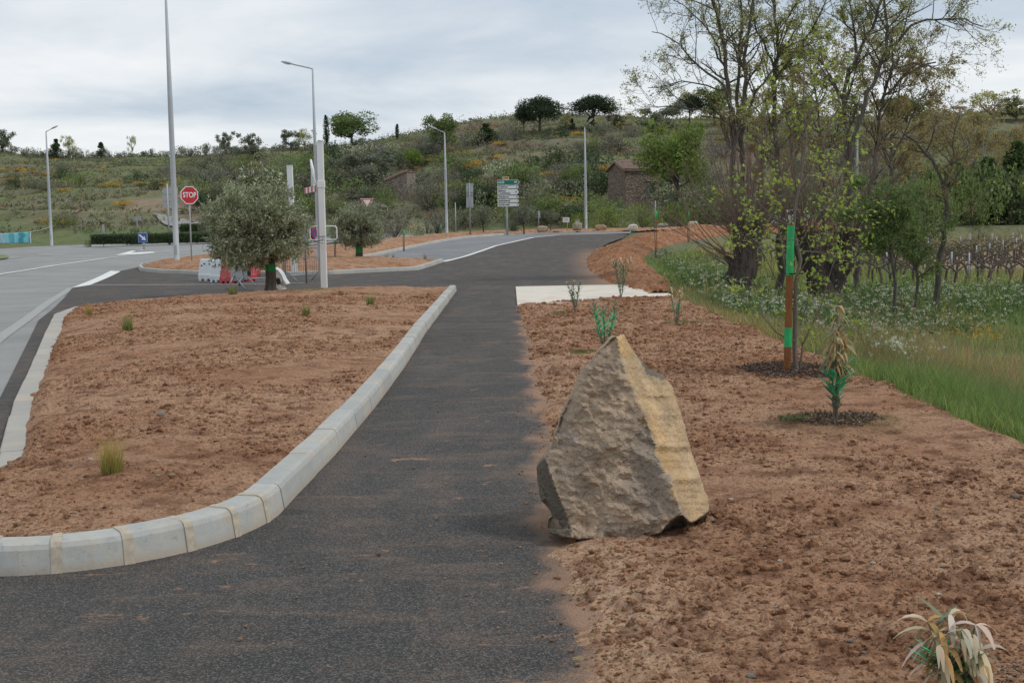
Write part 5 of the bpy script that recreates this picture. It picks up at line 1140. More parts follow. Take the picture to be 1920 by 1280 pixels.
B_BROOM = [bush_mesh('broom_bush', 150+i, L_GREEN, 260, 0.09, flower=L_BROOM, fl_n=650, flat=0.6) for i in range(3)]
def tree_proto(name, seed, leaf, bark, n=2600, size=0.05, crown='round', trunk=0.35, dens=11, gap=0.0, aspect=0.6):
    """unit tree: height 1, as (trunk mesh, crown mesh)"""
    rg = np.random.default_rng(seed)
    if crown == 'round': cs = rg.standard_normal((dens, 3)).clip(-1.6, 1.6)*np.array([0.17, 0.17, 0.15])+np.array([0, 0, trunk+0.27]); rr = 0.12+0.10*rg.random(dens); fl = 0.9
    elif crown == 'umbrella': a_ = rg.random(dens)*6.283; q_ = np.sqrt(rg.random(dens))*0.36; cs = np.stack([np.cos(a_)*q_, np.sin(a_)*q_, 0.72-1.5*q_**2+0.14*rg.random(dens)-0.08], 1); rr = 0.14+0.08*rg.random(dens); fl = 0.95
    elif crown == 'cone': z = rg.random(dens); cs = np.stack([rg.standard_normal(dens)*0.13*(1-z), rg.standard_normal(dens)*0.13*(1-z), trunk+z*(0.95-trunk)], 1); rr = 0.16*(1-z)+0.045; fl = 0.9
    elif crown == 'spire': z = np.linspace(0, 1, dens); cs = np.stack([rg.standard_normal(dens)*0.01, rg.standard_normal(dens)*0.01, 0.12+z*0.82], 1); rr = 0.085*np.sin(np.clip(z*0.85+0.15, 0, 1)*math.pi)**0.6+0.015; fl = 1.3
    elif crown == 'loose': cs = rg.standard_normal((dens, 3)).clip(-1.5, 1.5)*np.array([0.22, 0.22, 0.18])+np.array([0, 0, trunk+0.32]); rr = 0.07+0.09*rg.random(dens); fl = 0.8
    P, d = blob_points(n, cs, rr, fl, rg, 0.45 if crown != 'loose' else 0.2); P = P[P[:, 2] > 0.05]
    cl = 0.7+0.5*_h(np.floor(P[:, 0]*11), np.floor(P[:, 1]*11), np.floor(P[:, 2]*11), seed)
    V, Fq, T = leaf_geo(P, size, aspect, rg, (0.6, 1.3)); T = T*np.repeat(cl, 4)[:, None]; crown_me = make_mesh('crown', V, Fq, leaf, T, False)
    gr = [(np.array([[(0, 0, -0.02), (0.01, 0, trunk*0.5), (-0.01, 0.01, trunk), (0, 0, trunk+0.15 if crown != 'spire' else 0.6)]]), np.array([[0.03, 0.024, 0.02, 0.012]]))]
    tips = cs[rg.integers(0, len(cs), min(10, len(cs)))]
    for tp in tips:
        z0 = trunk*(0.6+0.4*rg.random()); p0 = np.array([0, 0, z0]); mid = p0*0.5+tp*0.5+rg.standard_normal(3)*0.03-np.array([0, 0, 0.03]); gr.append((np.array([[p0, mid, tp]]), np.array([[0.013, 0.009, 0.004]])))
    V, Fq = tubes(gr, lambda r: 5); return (make_mesh('trunk', V, Fq, bark, None, True), crown_me)
T_ROUND = [tree_proto('t', 200+i, L_GREEN, M_BARK, 5200, 0.045, dens=22) for i in range(2)]
T_BRIGHT = [tree_proto('t', 205+i, L_BRIGHT, M_BARK, 6500, 0.035, dens=26) for i in range(1)]
T_GREYT = [tree_proto('t', 210+i, L_GREY, M_BARK, 3600, 0.042, 'loose', 0.16, 26) for i in range(2)]
T_PALE = [tree_proto('t', 220+i, L_BUD, M_BARK, 2000, 0.036, 'loose', 0.22, 24) for i in range(2)]
T_BRONZE = [tree_proto('t', 225+i, L_BUDB, M_BARKW, 2800, 0.030, 'loose', 0.28, 28) for i in range(2)]
T_PINE = [tree_proto('t', 230+i, L_PINE, M_BARK, 9000, 0.036, 'umbrella', 0.35, 34, aspect=0.5) for i in range(2)]
T_FIR = [tree_proto('t', 245+i, L_CONIF, M_BARK, 6500, 0.04, 'cone', 0.03, 40) for i in range(2)]
T_CONE = [tree_proto('t', 240+i, L_DARK, M_BARK, 2600, 0.055, 'cone', 0.05, 26) for i in range(3)]
T_SPIRE = [tree_proto('t', 250, L_PINE, M_BARK, 1600, 0.035, 'spire', 0.1, 22)]
T_YOUNG = [tree_proto('t', 260, L_GREY, M_BARK, 1100, 0.05, 'round', 0.38, 10)]
def tree_at(px, py, wpx, hpx, proto, name, label, cat='tree', group=None, fn=None, Y=None, rz=None):
    g = gnd(px, py, Gs) if Y is None else np.array([at(px, py, Y)[0], Y, float(Gs(at(px, py, Y)[0], Y))])
    while g[1] > 233 and Y is None: py += 1.5; hpx += 1.5; g = gnd(px, py, Gs)
    k = g[1]/F; tm, cm = proto[random.randrange(len(proto))]; bb = np.array([v[:] for v in cm_bb(cm)]); wid = bb[0]; hh = bb[1]
    t = empty(name, g, label, cat, group, rz=random.uniform(0, 6.28) if rz is None else rz)
    sx_ = wpx*k/wid; sz_ = hpx*k/hh; 
    for nm, me in (('trunk', tm), ('crown', cm)): o = link(nm, me, t); o.scale = (sx_, sx_, sz_)
    return t
_bb = {}
def cm_bb(me):
    if me.name not in _bb:
        n = len(me.vertices); co = np.empty(n*3); me.vertices.foreach_get('co', co); co = co.reshape(-1, 3)
        _bb[me.name] = (float(np.percentile(co[:, 0], 98)-np.percentile(co[:, 0], 2)), float(np.percentile(co[:, 2], 99.3)))
    return [( _bb[me.name][0],), (_bb[me.name][1],)] if False else np.array([[_bb[me.name][0]], [_bb[me.name][1]]])
def shrub_at(px, py, wpx, hpx, protos, label, group=None, name='shrub', cat='shrub', Y=None):
    g = gnd(px, py, Gs) if Y is None else np.array([at(px, py, Y)[0], Y, float(Gs(at(px, py, Y)[0], Y))])
    while g[1] > 233 and Y is None: py += 1.5; hpx += 1.0; g = gnd(px, py, Gs)
    k = g[1]/F; me = protos[random.randrange(len(protos))]; bb = cm_bb(me)
    o = link(name, me, loc=g-np.array([0, 0, 0.1]), label=label, cat=cat, group=group); o.scale = (wpx*k/bb[0][0], wpx*k/bb[0][0], hpx*k/bb[1][0]); o.rotation_euler = (0, 0, random.uniform(0, 6.28)); return o

# named things on and before the hill
tree_at(660, 275, 78, 62, T_ROUND, 'round_tree', 'largest round green tree on the left part of the hill crest')
tree_at(613, 268, 10, 50, T_SPIRE, 'cypress_tree', 'taller dark cypress standing left of the round green tree on the crest')
tree_at(745, 262, 7, 28, T_SPIRE, 'cypress_tree', 'smaller dark cypress right of the round green tree on the crest')
tree_at(830, 290, 52, 72, T_ROUND, 'green_tree', 'green tree on the crest behind the lone lamp post')
tree_at(1012, 252, 82, 66, T_PINE, 'pine_tree', 'broad dark pine on the crest above the direction sign')
tree_at(982, 248, 40, 44, T_PINE, 'pine_tree', 'smaller pine leaning against the left side of the broad crest pine')
tree_at(1112, 240, 78, 58, T_PINE, 'pine_tree', 'umbrella pine on the crest directly above the lamp post')
tree_at(1108, 246, 24, 26, T_CONE, 'small_fir', 'little dark tree under the umbrella pine beside the lamp head')
tree_at(1073, 244, 12, 20, T_CONE, 'small_fir', 'tiny conifer between the two big crest pines')
tree_at(1060, 246, 22, 32, T_PALE, 'pale_tree', 'pale green small tree just right of the broad crest pine')
tree_at(1162, 242, 44, 26, T_GREYT, 'olive_like_tree', 'low grey-green tree right of the umbrella pine')
tree_at(1240, 250, 76, 52, T_GREYT, 'olive_like_tree', 'wide grey-green tree on the crest seen left of the tall bare tree')
tree_at(1293, 232, 46, 54, T_PINE, 'pine_tree', 'dark pine on the crest seen through the left tall tree')
tree_at(1340, 236, 60, 70, T_ROUND, 'green_tree', 'green tree on the crest behind the forked tall tree')
tree_at(130, 300, 24, 44, T_PALE, 'pale_tree', 'thin pale tree on the left hill just right of the far left lamp post')
tree_at(106, 282, 20, 20, T_CONE, 'small_fir', 'small dark green tree right of the far left lamp head')
tree_at(248, 276, 14, 20, T_PALE, 'pale_tree', 'tiny almost bare tree alone on the left skyline')
tree_at(190, 284, 20, 16, T_CONE, 'small_fir', 'small dark conifer on the left skyline')
tree_at(425, 290, 34, 40, T_GREYT, 'olive_like_tree', 'greyish tree on the skyline above the stop sign')
tree_at(468, 300, 40, 48, T_GREYT, 'olive_like_tree', 'greyish tree on the skyline above the large olive')
tree_at(545, 280, 36, 34, T_GREYT, 'olive_like_tree', 'grey bushy tree on the skyline left of the white gantry posts')
tree_at(572, 282, 34, 38, T_PALE, 'pale_tree', 'pale feathery tree on the skyline right behind the lamp post with left arm')
tree_at(4, 276, 44, 32, T_GREYT, 'olive_like_tree', 'dark grey tree on the skyline at the left edge of the photo')
tree_at(912, 268, 34, 34, T_CONE, 'small_fir', 'dark bushy tree on the crest left of the broad pine')
tree_at(775, 320, 32, 40, T_BRIGHT, 'green_tree', 'compact bright green round tree above the stone hut')
tree_at(1270, 402, 104, 172, T_BRIGHT, 'green_tree', 'tall fresh green tree right behind the ruined stone house')
for i, (px, py, w, h) in enumerate([(700, 345, 85, 62), (650, 350, 60, 60)]): tree_at(px, py, w, h, T_GREYT, 'olive_like_tree', ['large grey-green tree overhanging the stone hut from the left', 'grey bushy tree left of the tree at the hut'][i])
tree_at(1080, 372, 60, 60, T_ROUND, 'green_tree', 'dark green bushy tree left of the ruined house, above it on the slope')
shrub_at(1105, 330, 80, 50, B_DARK, 'dark bramble mass on the slope behind the lamp post by the direction sign')
for i, px in enumerate([906, 982, 1033]):
    tree_at(px, 436-i*1.5, [42, 44, 30][i], [58, 56, 44][i], T_YOUNG, 'young_tree', ['young round tree between the sign backs and the direction sign', 'young round tree just right of the direction sign post', 'young tree behind the flat-topped rock'][i], Y=[98, 99, 104][i])
for i, (px, py, w, h, l) in enumerate([(1130, 428, 75, 52, 'fresh green shrub behind the low brownish rock'), (1205, 428, 80, 50, 'fresh green shrub below the ruined stone house'), (1275, 424, 60, 55, 'fresh green shrub right of the ruined stone house'), (1080, 430, 50, 36, 'green shrub behind the tallest rock'), (962, 432, 36, 26, 'low green bush at the foot of the direction sign post')]):
    shrub_at(px, py, w, h, B_BRIGHT if i < 4 else B_DARK, l, Y=[112, 114, 116, 112, 103][i])
shrub_at(806, 396, 62, 66, B_TWIG, 'twiggy brown-green bush hiding the right corner of the stone hut'); shrub_at(722, 392, 50, 40, B_GREEN, 'green bush in front of the left corner of the stone hut'); shrub_at(1146, 418, 60, 62, B_GREEN, 'leafy bush hiding the lower left corner of the stone house', Y=122); shrub_at(1222, 416, 46, 66, B_TWIG, 'twiggy bush in front of the right part of the stone house', Y=121)
shrub_at(791, 441, 40, 34, B_BLOS, 'white blossoming hawthorn bush by the road left of the lone lamp post', Y=92)
shrub_at(640, 443, 60, 44, B_GREY, 'grey bush just left of the smaller olive tree', Y=95); shrub_at(740, 440, 70, 54, B_TWIG, 'brownish twiggy bush right of the smaller olive tree', Y=100); shrub_at(820, 437, 60, 50, B_TWIG, 'brownish twiggy bush around the base of the lone lamp post', Y=118)
shrub_at(895, 395, 60, 44, B_BLOS, 'white flowering shrub behind the tall sign backs'); shrub_at(945, 340, 60, 40, B_BLOS, 'white flowering shrub on the slope above the direction sign'); shrub_at(560, 440, 60, 46, B_TWIG, 'twiggy bush seen between the two white gantry posts', Y=104)
shrub_at(166, 466, 12, 20, B_GREEN, 'tiny yellow-green bush at the left end of the roundabout hedge'); shrub_at(255, 447, 50, 38, B_DARK, 'dark rounded bush behind the blue arrow sign', Y=103)
shrub_at(402, 412, 44, 60, B_GREY, 'soft grey-green bush behind the left side of the large olive', Y=100)
tree_at(1862, 232, 74, 60, T_PALE, 'pale_tree', 'pale round-topped tree on the skyline at the right'); tree_at(1905, 228, 60, 46, T_GREYT, 'olive_like_tree', 'grey-green tree on the skyline at the right edge'); tree_at(1790, 240, 70, 50, T_BRONZE, 'bronze_tree', 'bronze budding tree on the right skyline'); tree_at(1700, 240, 90, 60, T_ROUND, 'green_tree', 'green tree on the right skyline behind the arching tall tree')
tree_at(1838, 372, 110, 170, T_BRONZE, 'bronze_tree', 'bronze budding tree with pale bare stems on the right hillside'); tree_at(1690, 380, 90, 160, T_BRONZE, 'bronze_tree', 'bronze budding tree seen behind the arching tall tree')
tree_at(1900, 360, 90, 120, T_BRONZE, 'bronze_tree', 'bronze budding tree at the right edge of the hillside')
for i, (px, py, w, h, Y) in enumerate([(1905, 460, 110, 150, 106), (1850, 462, 90, 120, 110), (1790, 462, 90, 110, 112), (1735, 462, 80, 100, 108), (1960, 462, 110, 150, 110)]):
    tree_at(px, py, w, h, T_FIR, 'conifer', ['tall dark green conifer at the right edge behind the vineyard', 'dark green conifer second from the right edge behind the vineyard', 'dark green conifer third from the right edge behind the vineyard', 'dark green conifer right behind the leaning dark trunk', 'dark conifer cut by the right edge of the photo'][i], Y=Y)
for i, (px, py, w, h, Y) in enumerate([(1690, 470, 120, 130, 92), (1640, 470, 90, 100, 96), (1760, 470, 100, 90, 100), (1820, 466, 90, 70, 101), (1560, 462, 90, 80, 106), (1480, 450, 90, 70, 112), (1420, 446, 90, 70, 114), (1700, 466, 110, 130, 104), (1745, 466, 90, 120, 106), (1790, 466, 110, 115, 105), (1838, 466, 110, 125, 107), (1890, 466, 120, 110, 104)]):
    shrub_at(px, py, w, h, B_GREEN, ['large fresh green thicket bush left of the leaning dark trunk', 'green thicket bush under the far right lamp post', 'green bush at the far corner of the vineyard', 'low green bush at the far edge of the vineyard', 'green bush behind the right pollard tree', 'green bush behind the maple sapling, beyond the bank', 'green bush behind the left pollard tree, beyond the bank', 'tall green bush farther back, left of the isolated leaning trunk', 'tall green bush right behind the isolated leaning trunk', 'broad green bush behind the leftmost pale vineyard post', 'broad green bush behind the middle pale vineyard post', 'broad green bush behind the rightmost pale vineyard post'][i], Y=Y)
# hedge on the roundabout
def hedge(pxa, pxb, py, hpx, Y, dpt, label, seed):
    a, b = at(pxa, py, Y), at(pxb, py, Y); L = b[0]-a[0]; h = hpx*Y/F; rg = np.random.default_rng(seed); n = int(L*h*900); P = rg.random((n, 3))*np.array([L, dpt, h]); P[:, 2] *= 0.9+0.12*np.sin(P[:, 0]*1.3)+0.08*np.sin(P[:, 0]*3.1); q = rg.random(n); P[q < 0.5, 2] = h*(0.86+0.14*rg.random((q < 0.5).sum())); P[(q > 0.5) & (q < 0.85), 1] = 0.15*rg.random(((q > 0.5) & (q < 0.85)).sum())
    P[:, 2] += 0.0; V, Fq, T = leaf_geo(P, 0.13, 0.6, rg, (0.5, 1.2)); g = np.array([a[0], Y, a[2]-0.05]); bx_ = MB().box((L/2, 0.85, h*0.42), (L-0.1, 1.3, h*0.84)); Vb = np.concatenate(bx_.V); Fq = np.concatenate([Fq, np.array(bx_.F)+len(V)]); V = np.concatenate([V, Vb]); T = np.concatenate([T, np.full((8, 3), 0.5)]); return link('hedge', make_mesh('hedge', V, Fq, L_DARK, T), loc=g, label=label, cat='hedge')
hedge(168, 425, 457, 17, 97, 1.6, 'low clipped dark hedge along the roundabout', 1); hedge(335, 440, 434, 14, 103, 1.6, 'second darker hedge farther back at the foot of the gravel track', 2)

# ---- hillside shrubs: 290 single ones, the rest as one mass
KIND = [(B_GREY, 'shrub', 'grey-green shrub among many on the scrubby hillside', 'grey-green shrubs scattered on the hillside'), (B_TWIG, 'shrub', 'brownish twiggy shrub among many on the scrubby hillside', 'twiggy shrubs scattered on the hillside'), (B_DARK, 'shrub', 'dark green shrub among many on the scrubby hillside', 'dark green shrubs scattered on the hillside'), (B_GREEN, 'shrub', 'fresh green shrub among many on the scrubby hillside', 'fresh green shrubs scattered on the hillside'), (B_BLOS, 'shrub', 'white blossoming shrub among many on the scrubby hillside', 'white blossoming shrubs on the hillside'), (B_BROOM, 'broom_bush', 'yellow flowering broom bush among many on the hillside', 'yellow broom bushes on the hillside')]
def crest_py(px): return np.interp(px, [0, 200, 300, 600, 800, 1000, 1200, 1500, 1920], [262, 276, 276, 268, 262, 245, 240, 232, 220])
def dens(px, py):
    c_ = crest_py(px); v = (py-c_)/(430-c_)
    if v < 0 or v > 1: return 0
    d = 0.30
    if 380 < px < 900: d = 1.0 if v < 0.72 else 0.6
    if px < 300: d = 0.45 if v < 0.42 else 0.10
    if 300 <= px <= 380: d = 0.5 if v < 0.5 else 0.05
    if 900 < px < 1060: d = 0.25 if v < 0.7 else 0.55
    if 1060 <= px < 1350: d = 0.35 if v < 0.35 else 0.8
    if px >= 1350: d = 0.25 if v < 0.72 else 0.8
    if v < 0.10: d = max(d, 0.75)
    return d
def hill_pick(n, seed):
    rg = random.Random(seed); out_ = []
    while len(out_) < n:
        px, py = rg.uniform(-60, 1980), rg.uniform(225, 434)
        if rg.random() > dens(px, py)*(0.35+0.65*(py-200)/230): continue
        if 1125 < px < 1245 and 300 < py < 445: continue
        if 712 < px < 780 and 318 < py < 410: continue
        if 285 < px < 400 and 395 < py < 440: continue
        g = gnd(px, py, Gs)
        if g[1] < 112 or g[1] > 250: continue
        out_.append((px, py, g))
    return out_
rg_ = random.Random(5)
def zone(px, v):
    h = 'high' if v < 0.33 else 'halfway' if v < 0.66 else 'low'; s = 'left of the thick lamp post' if px < 322 else 'above the large olive' if px < 640 else 'around the stone hut' if px < 900 else 'above the direction sign' if px < 1110 else 'around the stone house' if px < 1350 else 'behind the tall trees'
    return h+' on the hillside '+s
for px, py, g in hill_pick(250, 3):
    v = (py-crest_py(px))/(430-crest_py(px))
    w = [0.30, 0.26, 0.14, 0.20, 0.06, 0.05]
    if px < 300: w = [0.3, 0.16, 0.2, 0.18, 0.05, 0.05]
    if v < 0.12: w = [0.3, 0.15, 0.2, 0.1, 0.02, 0.23]
    if v > 0.75: w = [0.18, 0.15, 0.12, 0.5, 0.05, 0.0]
    k = rg_.choices(range(6), w)[0]; protos, nm, lab, grp = KIND[k]; me = protos[rg_.randrange(len(protos))]
    o = link(nm, me, loc=g-np.array([0, 0, 0.15]), label=['grey-green shrub', 'brownish twiggy shrub', 'dark green shrub', 'fresh green shrub', 'white blossoming shrub', 'yellow flowering broom bush'][k]+' '+zone(px, v), cat='shrub', group=grp); s = rg_.uniform(1.1, 2.9)*(0.42 if k == 5 else 0.8 if v < 0.15 else 1.0); 
    if px < 300: s *= 0.65
    o.scale = (s*rg_.uniform(0.8, 1.3), s*rg_.uniform(0.8, 1.3), s*rg_.uniform(0.8, 1.25)); o.rotation_euler = (0, 0, rg_.uniform(0, 6.28))
# small shrubs along the skyline
for i in range(28):
    px = 6+i*22+rg_.uniform(-7, 7); k = rg_.choices([0, 1, 2, 3], [0.35, 0.3, 0.2, 0.15])[0]; shrub_at(px, crest_py(px)+rg_.uniform(3, 12), rg_.uniform(12, 30), rg_.uniform(3, 11)*(1.5 if px > 380 else 1), KIND[k][0], ['grey-green', 'brownish twiggy', 'dark green', 'fresh green'][k]+' little shrub on the left skyline '+('left of the thick lamp post' if px < 322 else 'above the large olive'), KIND[k][3])
# traced broom patches
for px, py in [(30, 322), (60, 324), (32, 345), (15, 340), (85, 330), (112, 420), (250, 290), (295, 290), (200, 352), (210, 350), (268, 347), (300, 347), (390, 316), (430, 324), (440, 330), (408, 338), (465, 312), (640, 327), (805, 304), (905, 248), (1140, 318), (1130, 322), (925, 300), (1010, 330), (1060, 330), (880, 312), (860, 348), (850, 356), (1225, 248), (870, 318), (660, 262), (1050, 252), (1088, 254), (940, 272), (560, 330), (150, 272), (215, 272), (70, 270)]:
    g = gnd(px, py, Gs); me = B_BROOM[rg_.randrange(3)]; o = link('broom_bush', me, loc=g-np.array([0, 0, 0.1]), label='yellow flowering broom bush '+zone(px, (py-crest_py(px))/(430-crest_py(px))), cat='shrub', group=KIND[5][3]); s = rg_.uniform(0.7, 1.15); o.scale = (s*1.5, s, s*0.75)
# scrub mass
def scrub():
    rg = np.random.default_rng(8); C = []; n = 12500; x_ = rg.uniform(-115, 125, n*2); y_ = 119+121*rg.random(n*2)**0.9
    ok = (fbm(x_*0.07, y_*0.10, 0, 3, 131)+0.5*rg.standard_normal(len(x_)) > -0.1) & (np.abs(x_) < y_*0.47+6); x_, y_ = x_[ok][:n], y_[ok][:n]; z_ = Gs(x_, y_)
    s = (np.exp(-((x_-sc_c[0])/8)**2-((y_-sc_c[1]-3)/7)**2) < 0.4) & ~((np.abs(x_-14.2) < 4.5) & (y_ > 124) & (y_ < 150)); x_, y_, z_ = x_[s], y_[s], z_[s]; n = len(x_)
    m = 13; sz = 0.20+0.75*rg.random(n)**2.4; P = np.stack([x_, y_, z_], 1)[:, None]+rg.standard_normal((n, m, 3))*sz[:, None, None]*np.array([0.7, 0.7, 0.0])+np.abs(rg.standard_normal((n, m, 3)))*sz[:, None, None]*np.array([0, 0, 0.55])
    pal = np.array([[0.18, 0.20, 0.105], [0.22, 0.19, 0.145], [0.13, 0.155, 0.075], [0.24, 0.265, 0.11], [0.25, 0.22, 0.165], [0.65, 0.35, 0.04]])/0.2; ki = rg.choice(6, n, p=[0.30, 0.22, 0.16, 0.18, 0.12, 0.02])
    V, Fq, T = leaf_geo(P.reshape(-1, 3), 0.30, 0.5, rg, (0.65, 1.25), up=0.8); T = T*np.repeat(pal[np.repeat(ki, m)], 4, 0)
    link('hillside_scrub', make_mesh('hillside_scrub', V, Fq, leafmat('scrub_leaf', (0.2, 0.2, 0.2), 0.25, hue=0), T), label='low wild scrub and tufts covering the terraced hillside', cat='scrub', kind='stuff')
scrub()

# ================================================================== OLIVE TREES
def olive(basep, topw, seed, label, trunk_r, band_z, nl, crown_c, crown_r, size):
    rg = np.random.default_rng(seed); g = basep; t = empty('olive_tree', g, label, 'tree', 'green-banded olive trees')
    # gnarled trunk
    b = []; H = band_z[1]+0.25; n = 14; z = np.linspace(-0.05, H, n); tp = np.stack([0.03*np.sin(z*3), 0.02*np.cos(z*2), z], 1)+g; rr = trunk_r*(1+0.55*np.exp(-(z+0.05)/0.10)+0.12*S(H*0.6, H, z))
    sd_ = 22; A = np.arange(sd_)*2*math.pi/sd_; lob = 1+0.07*np.sin(A*5+seed)[None]+0.06*vn(np.cos(A)*2+seed+z[:, None]*3, np.sin(A)*2+z[:, None]*2, 0, 4); V = tp[:, None]+np.stack([np.cos(A)[None]*rr[:, None]*lob, np.sin(A)[None]*rr[:, None]*lob, np.zeros((n, sd_))], -1)
    idx = np.arange(n*sd_).reshape(n, sd_); Fq = np.stack([idx[:-1], np.roll(idx[:-1], -1, 1), np.roll(idx[1:], -1, 1), idx[1:]], -1).reshape(-1, 4); 
    tr = put('trunk', V.reshape(-1, 3), Fq, M_BARKO, t)
    # painted band following the trunk
    zz_ = np.linspace(band_z[0], band_z[1], 5); rb = np.interp(zz_, z, rr)*1.012; lb = 1+0.07*np.sin(A*5+seed)[None]+0.06*vn(np.cos(A)*2+seed+zz_[:, None]*3, np.sin(A)*2+zz_[:, None]*2, 0, 4)
    zw = zz_[:, None]+np.where((np.arange(5)[:, None] == 0) | (np.arange(5)[:, None] == 4), 0.012*np.sin(A*7)[None], 0); V = np.stack([g[0]+0.03*np.sin(zz_*3)[:, None]+np.cos(A)[None]*rb[:, None]*lb, g[1]+0.02*np.cos(zz_*2)[:, None]+np.sin(A)[None]*rb[:, None]*lb, g[2]+zw], -1); idx = np.arange(5*sd_).reshape(5, sd_); Fb = np.stack([idx[:-1], np.roll(idx[:-1], -1, 1), np.roll(idx[1:], -1, 1), idx[1:]], -1).reshape(-1, 4)
    put('green_band', V.reshape(-1, 3), Fb, M_TAPED, t)
    # limbs
    m = 7; P = np.tile(g+np.array([0.02, 0, H-0.12]), (m, 1)); a = rg.random(m)*0.6+np.arange(m)*2*math.pi/m; D = norm(np.stack([np.cos(a)*0.8, np.sin(a)*0.8, 0.75+0.5*rg.random(m)], 1)); L = crown_r[0]*(0.75+0.35*rg.random(m)); Rr = trunk_r*0.42*(0.8+0.3*rg.random(m))
    gr, last = grow(P, D, L, Rr, [dict(k=6, wander=0.10, up=0.05, taper=0.4, m=7, tmin=0.25, spread=0.9, lr=0.62, rr=0.5), dict(k=5, wander=0.18, taper=0.3, m=8, tmin=0.15, spread=0.9, lr=0.55, rr=0.5), dict(k=4, wander=0.2, taper=0.4)], rg)
    V, Fq = tubes(gr, sides); put('limbs', V, Fq, M_BARKO, t)
    # upright leafy shoots through the crown volume
    ns = nl; d = rv(rg, ns); q = (0.30+0.70*rg.random(ns)**0.42); C = g+crown_c+d*q[:, None]*crown_r*(0.80+0.26*fbm(d[:, 0]*2.4+seed, d[:, 1]*2.4, d[:, 2]*2.4, 2, seed))[:, None]
    low = C[:, 2]-g[2] < crown_c[2]-crown_r[2]*0.45; C[low, :2] = g[:2]+(C[low, :2]-g[:2])*1.02
    rr_ = np.hypot(C[:, 0]-g[0], C[:, 1]-g[1]); zr_ = C[:, 2]-g[2]; keep = (zr_ > band_z[1]+0.10+0.0*rr_) | (rr_ > 0.62); keep &= zr_ > band_z[0]-0.02; keep &= (rr_ > 0.2) | (C[:, 2]-g[2] > crown_c[2]-crown_r[2]*0.3); keep &= fbm(C[:, 0]*3.2+seed, C[:, 1]*3.2, C[:, 2]*3.2, 2, 77) > -0.22; C = C[keep]; ns = len(C); out_ = norm(C-(g+crown_c)); 
    hang = (C[:, 2]-g[2] < crown_c[2]-0.1*crown_r[2])[:, None]; D = norm(out_*0.7+np.where(hang, np.array([0, 0, -0.35]), np.array([0, 0, 0.75]))+0.45*rg.standard_normal((ns, 3))); Ls = 0.16+0.18*rg.random(ns)
    pts, dirs = curve(C, D, Ls, 4, 0.12, 0.0, rg); V, Fq = tubes([(pts, np.full((ns, 4), 0.0022)*np.linspace(1, .5, 4))], lambda r: 3); put('shoots', V, Fq, M_BARKO, t)
    lv = 13; f = rg.random((ns, lv))*2.98; i = f.astype(int); w = (f-i)[..., None]; ii = np.arange(ns)[:, None]; B = pts[ii, i]*(1-w)+pts[ii, i+1]*w; Dn = dirs[ii, i]; sd2 = norm(rg.standard_normal((ns, lv, 3))); DL = norm(Dn*0.8+sd2*0.8)
    def cf(Cc, T): silver = (rg.random(len(T)) < 0.22)[:, None]; inner = 1.0; T = np.where(silver, T*np.array([1.75, 1.7, 1.95]), T); return T
    V, Fq, T = leaf_geo(B.reshape(-1, 3), size, 0.26, rg, (0.5, 1.35), D=DL.reshape(-1, 3), colfn=cf); put('foliage', V, Fq, L_OLIVE, t, T, False)
    return t
gO = gnd(507, 546, G, 0.10); kO = gO[1]/F; zO = lambda py: (546-py)*kO
olive(gO, 0, 5, 'largest olive tree, round crown and bright green painted band, on the near left bed', 0.128, (zO(508), zO(495)), 4300, np.array([-0.30, 0, zO(432)]), np.array([1.38, 1.25, 1.10]), 0.088)
gP = gnd(673, 486, G, 0.12); kP = gP[1]/F
olive(gP, 0, 9, 'smaller olive tree with green painted band on the far island', 0.155, (25*486/486*kP*0.48, 25*kP*0.98), 2900, np.array([0.0, 0, 60*kP]), np.array([53*kP, 1.1, 43*kP]), 0.10)

# ================================================================== MAPLE SAPLING AND STAKE
def maple_leaves(B, D, size, rg):
    ang = np.array([0, 18, 38, 55, 75, 100, 150, 180, 210, 260, 285, 305, 322, 342])*math.pi/180; rad = np.array([1.0, .42, .80, .36, .42, .62, .30, .12, .30, .62, .42, .36, .80, .42])
    n = len(B); D = norm(D); sv = rg.standard_normal((n, 3))*np.array([1, 1, 0.4]); sv -= D*(sv*D).sum(-1, keepdims=True); sv = norm(sv); nr = np.cross(D, sv); s = size*(0.6+0.6*rg.random(n)); m = len(ang)
    u = np.cos(ang)*rad; v = np.sin(ang)*rad; ctr = B+D*(s*0.55)[:, None]
    R_ = ctr[:, None]+s[:, None, None]*(u[None, :, None]*D[:, None]*0.62+v[None, :, None]*sv[:, None]*0.75-(np.abs(u)*0.22)[None, :, None]*np.array([0, 0, 1.0])+(np.abs(v)*0.15)[None, :, None]*nr[:, None])
    V = np.concatenate([ctr[:, None], R_], 1).reshape(-1, 3); st = (np.arange(n)*(m+1))[:, None, None]; i = np.arange(m); tri_ = np.stack([np.zeros(m, int), 1+i, 1+(i+1) % m], 1)[None]+st; t = 0.7+0.55*rg.random(n); T = np.stack([t*(0.85+0.35*rg.random(n)), t, t*0.9], 1)
    return V, tri_.reshape(-1, 3), np.repeat(T, m+1, 0)
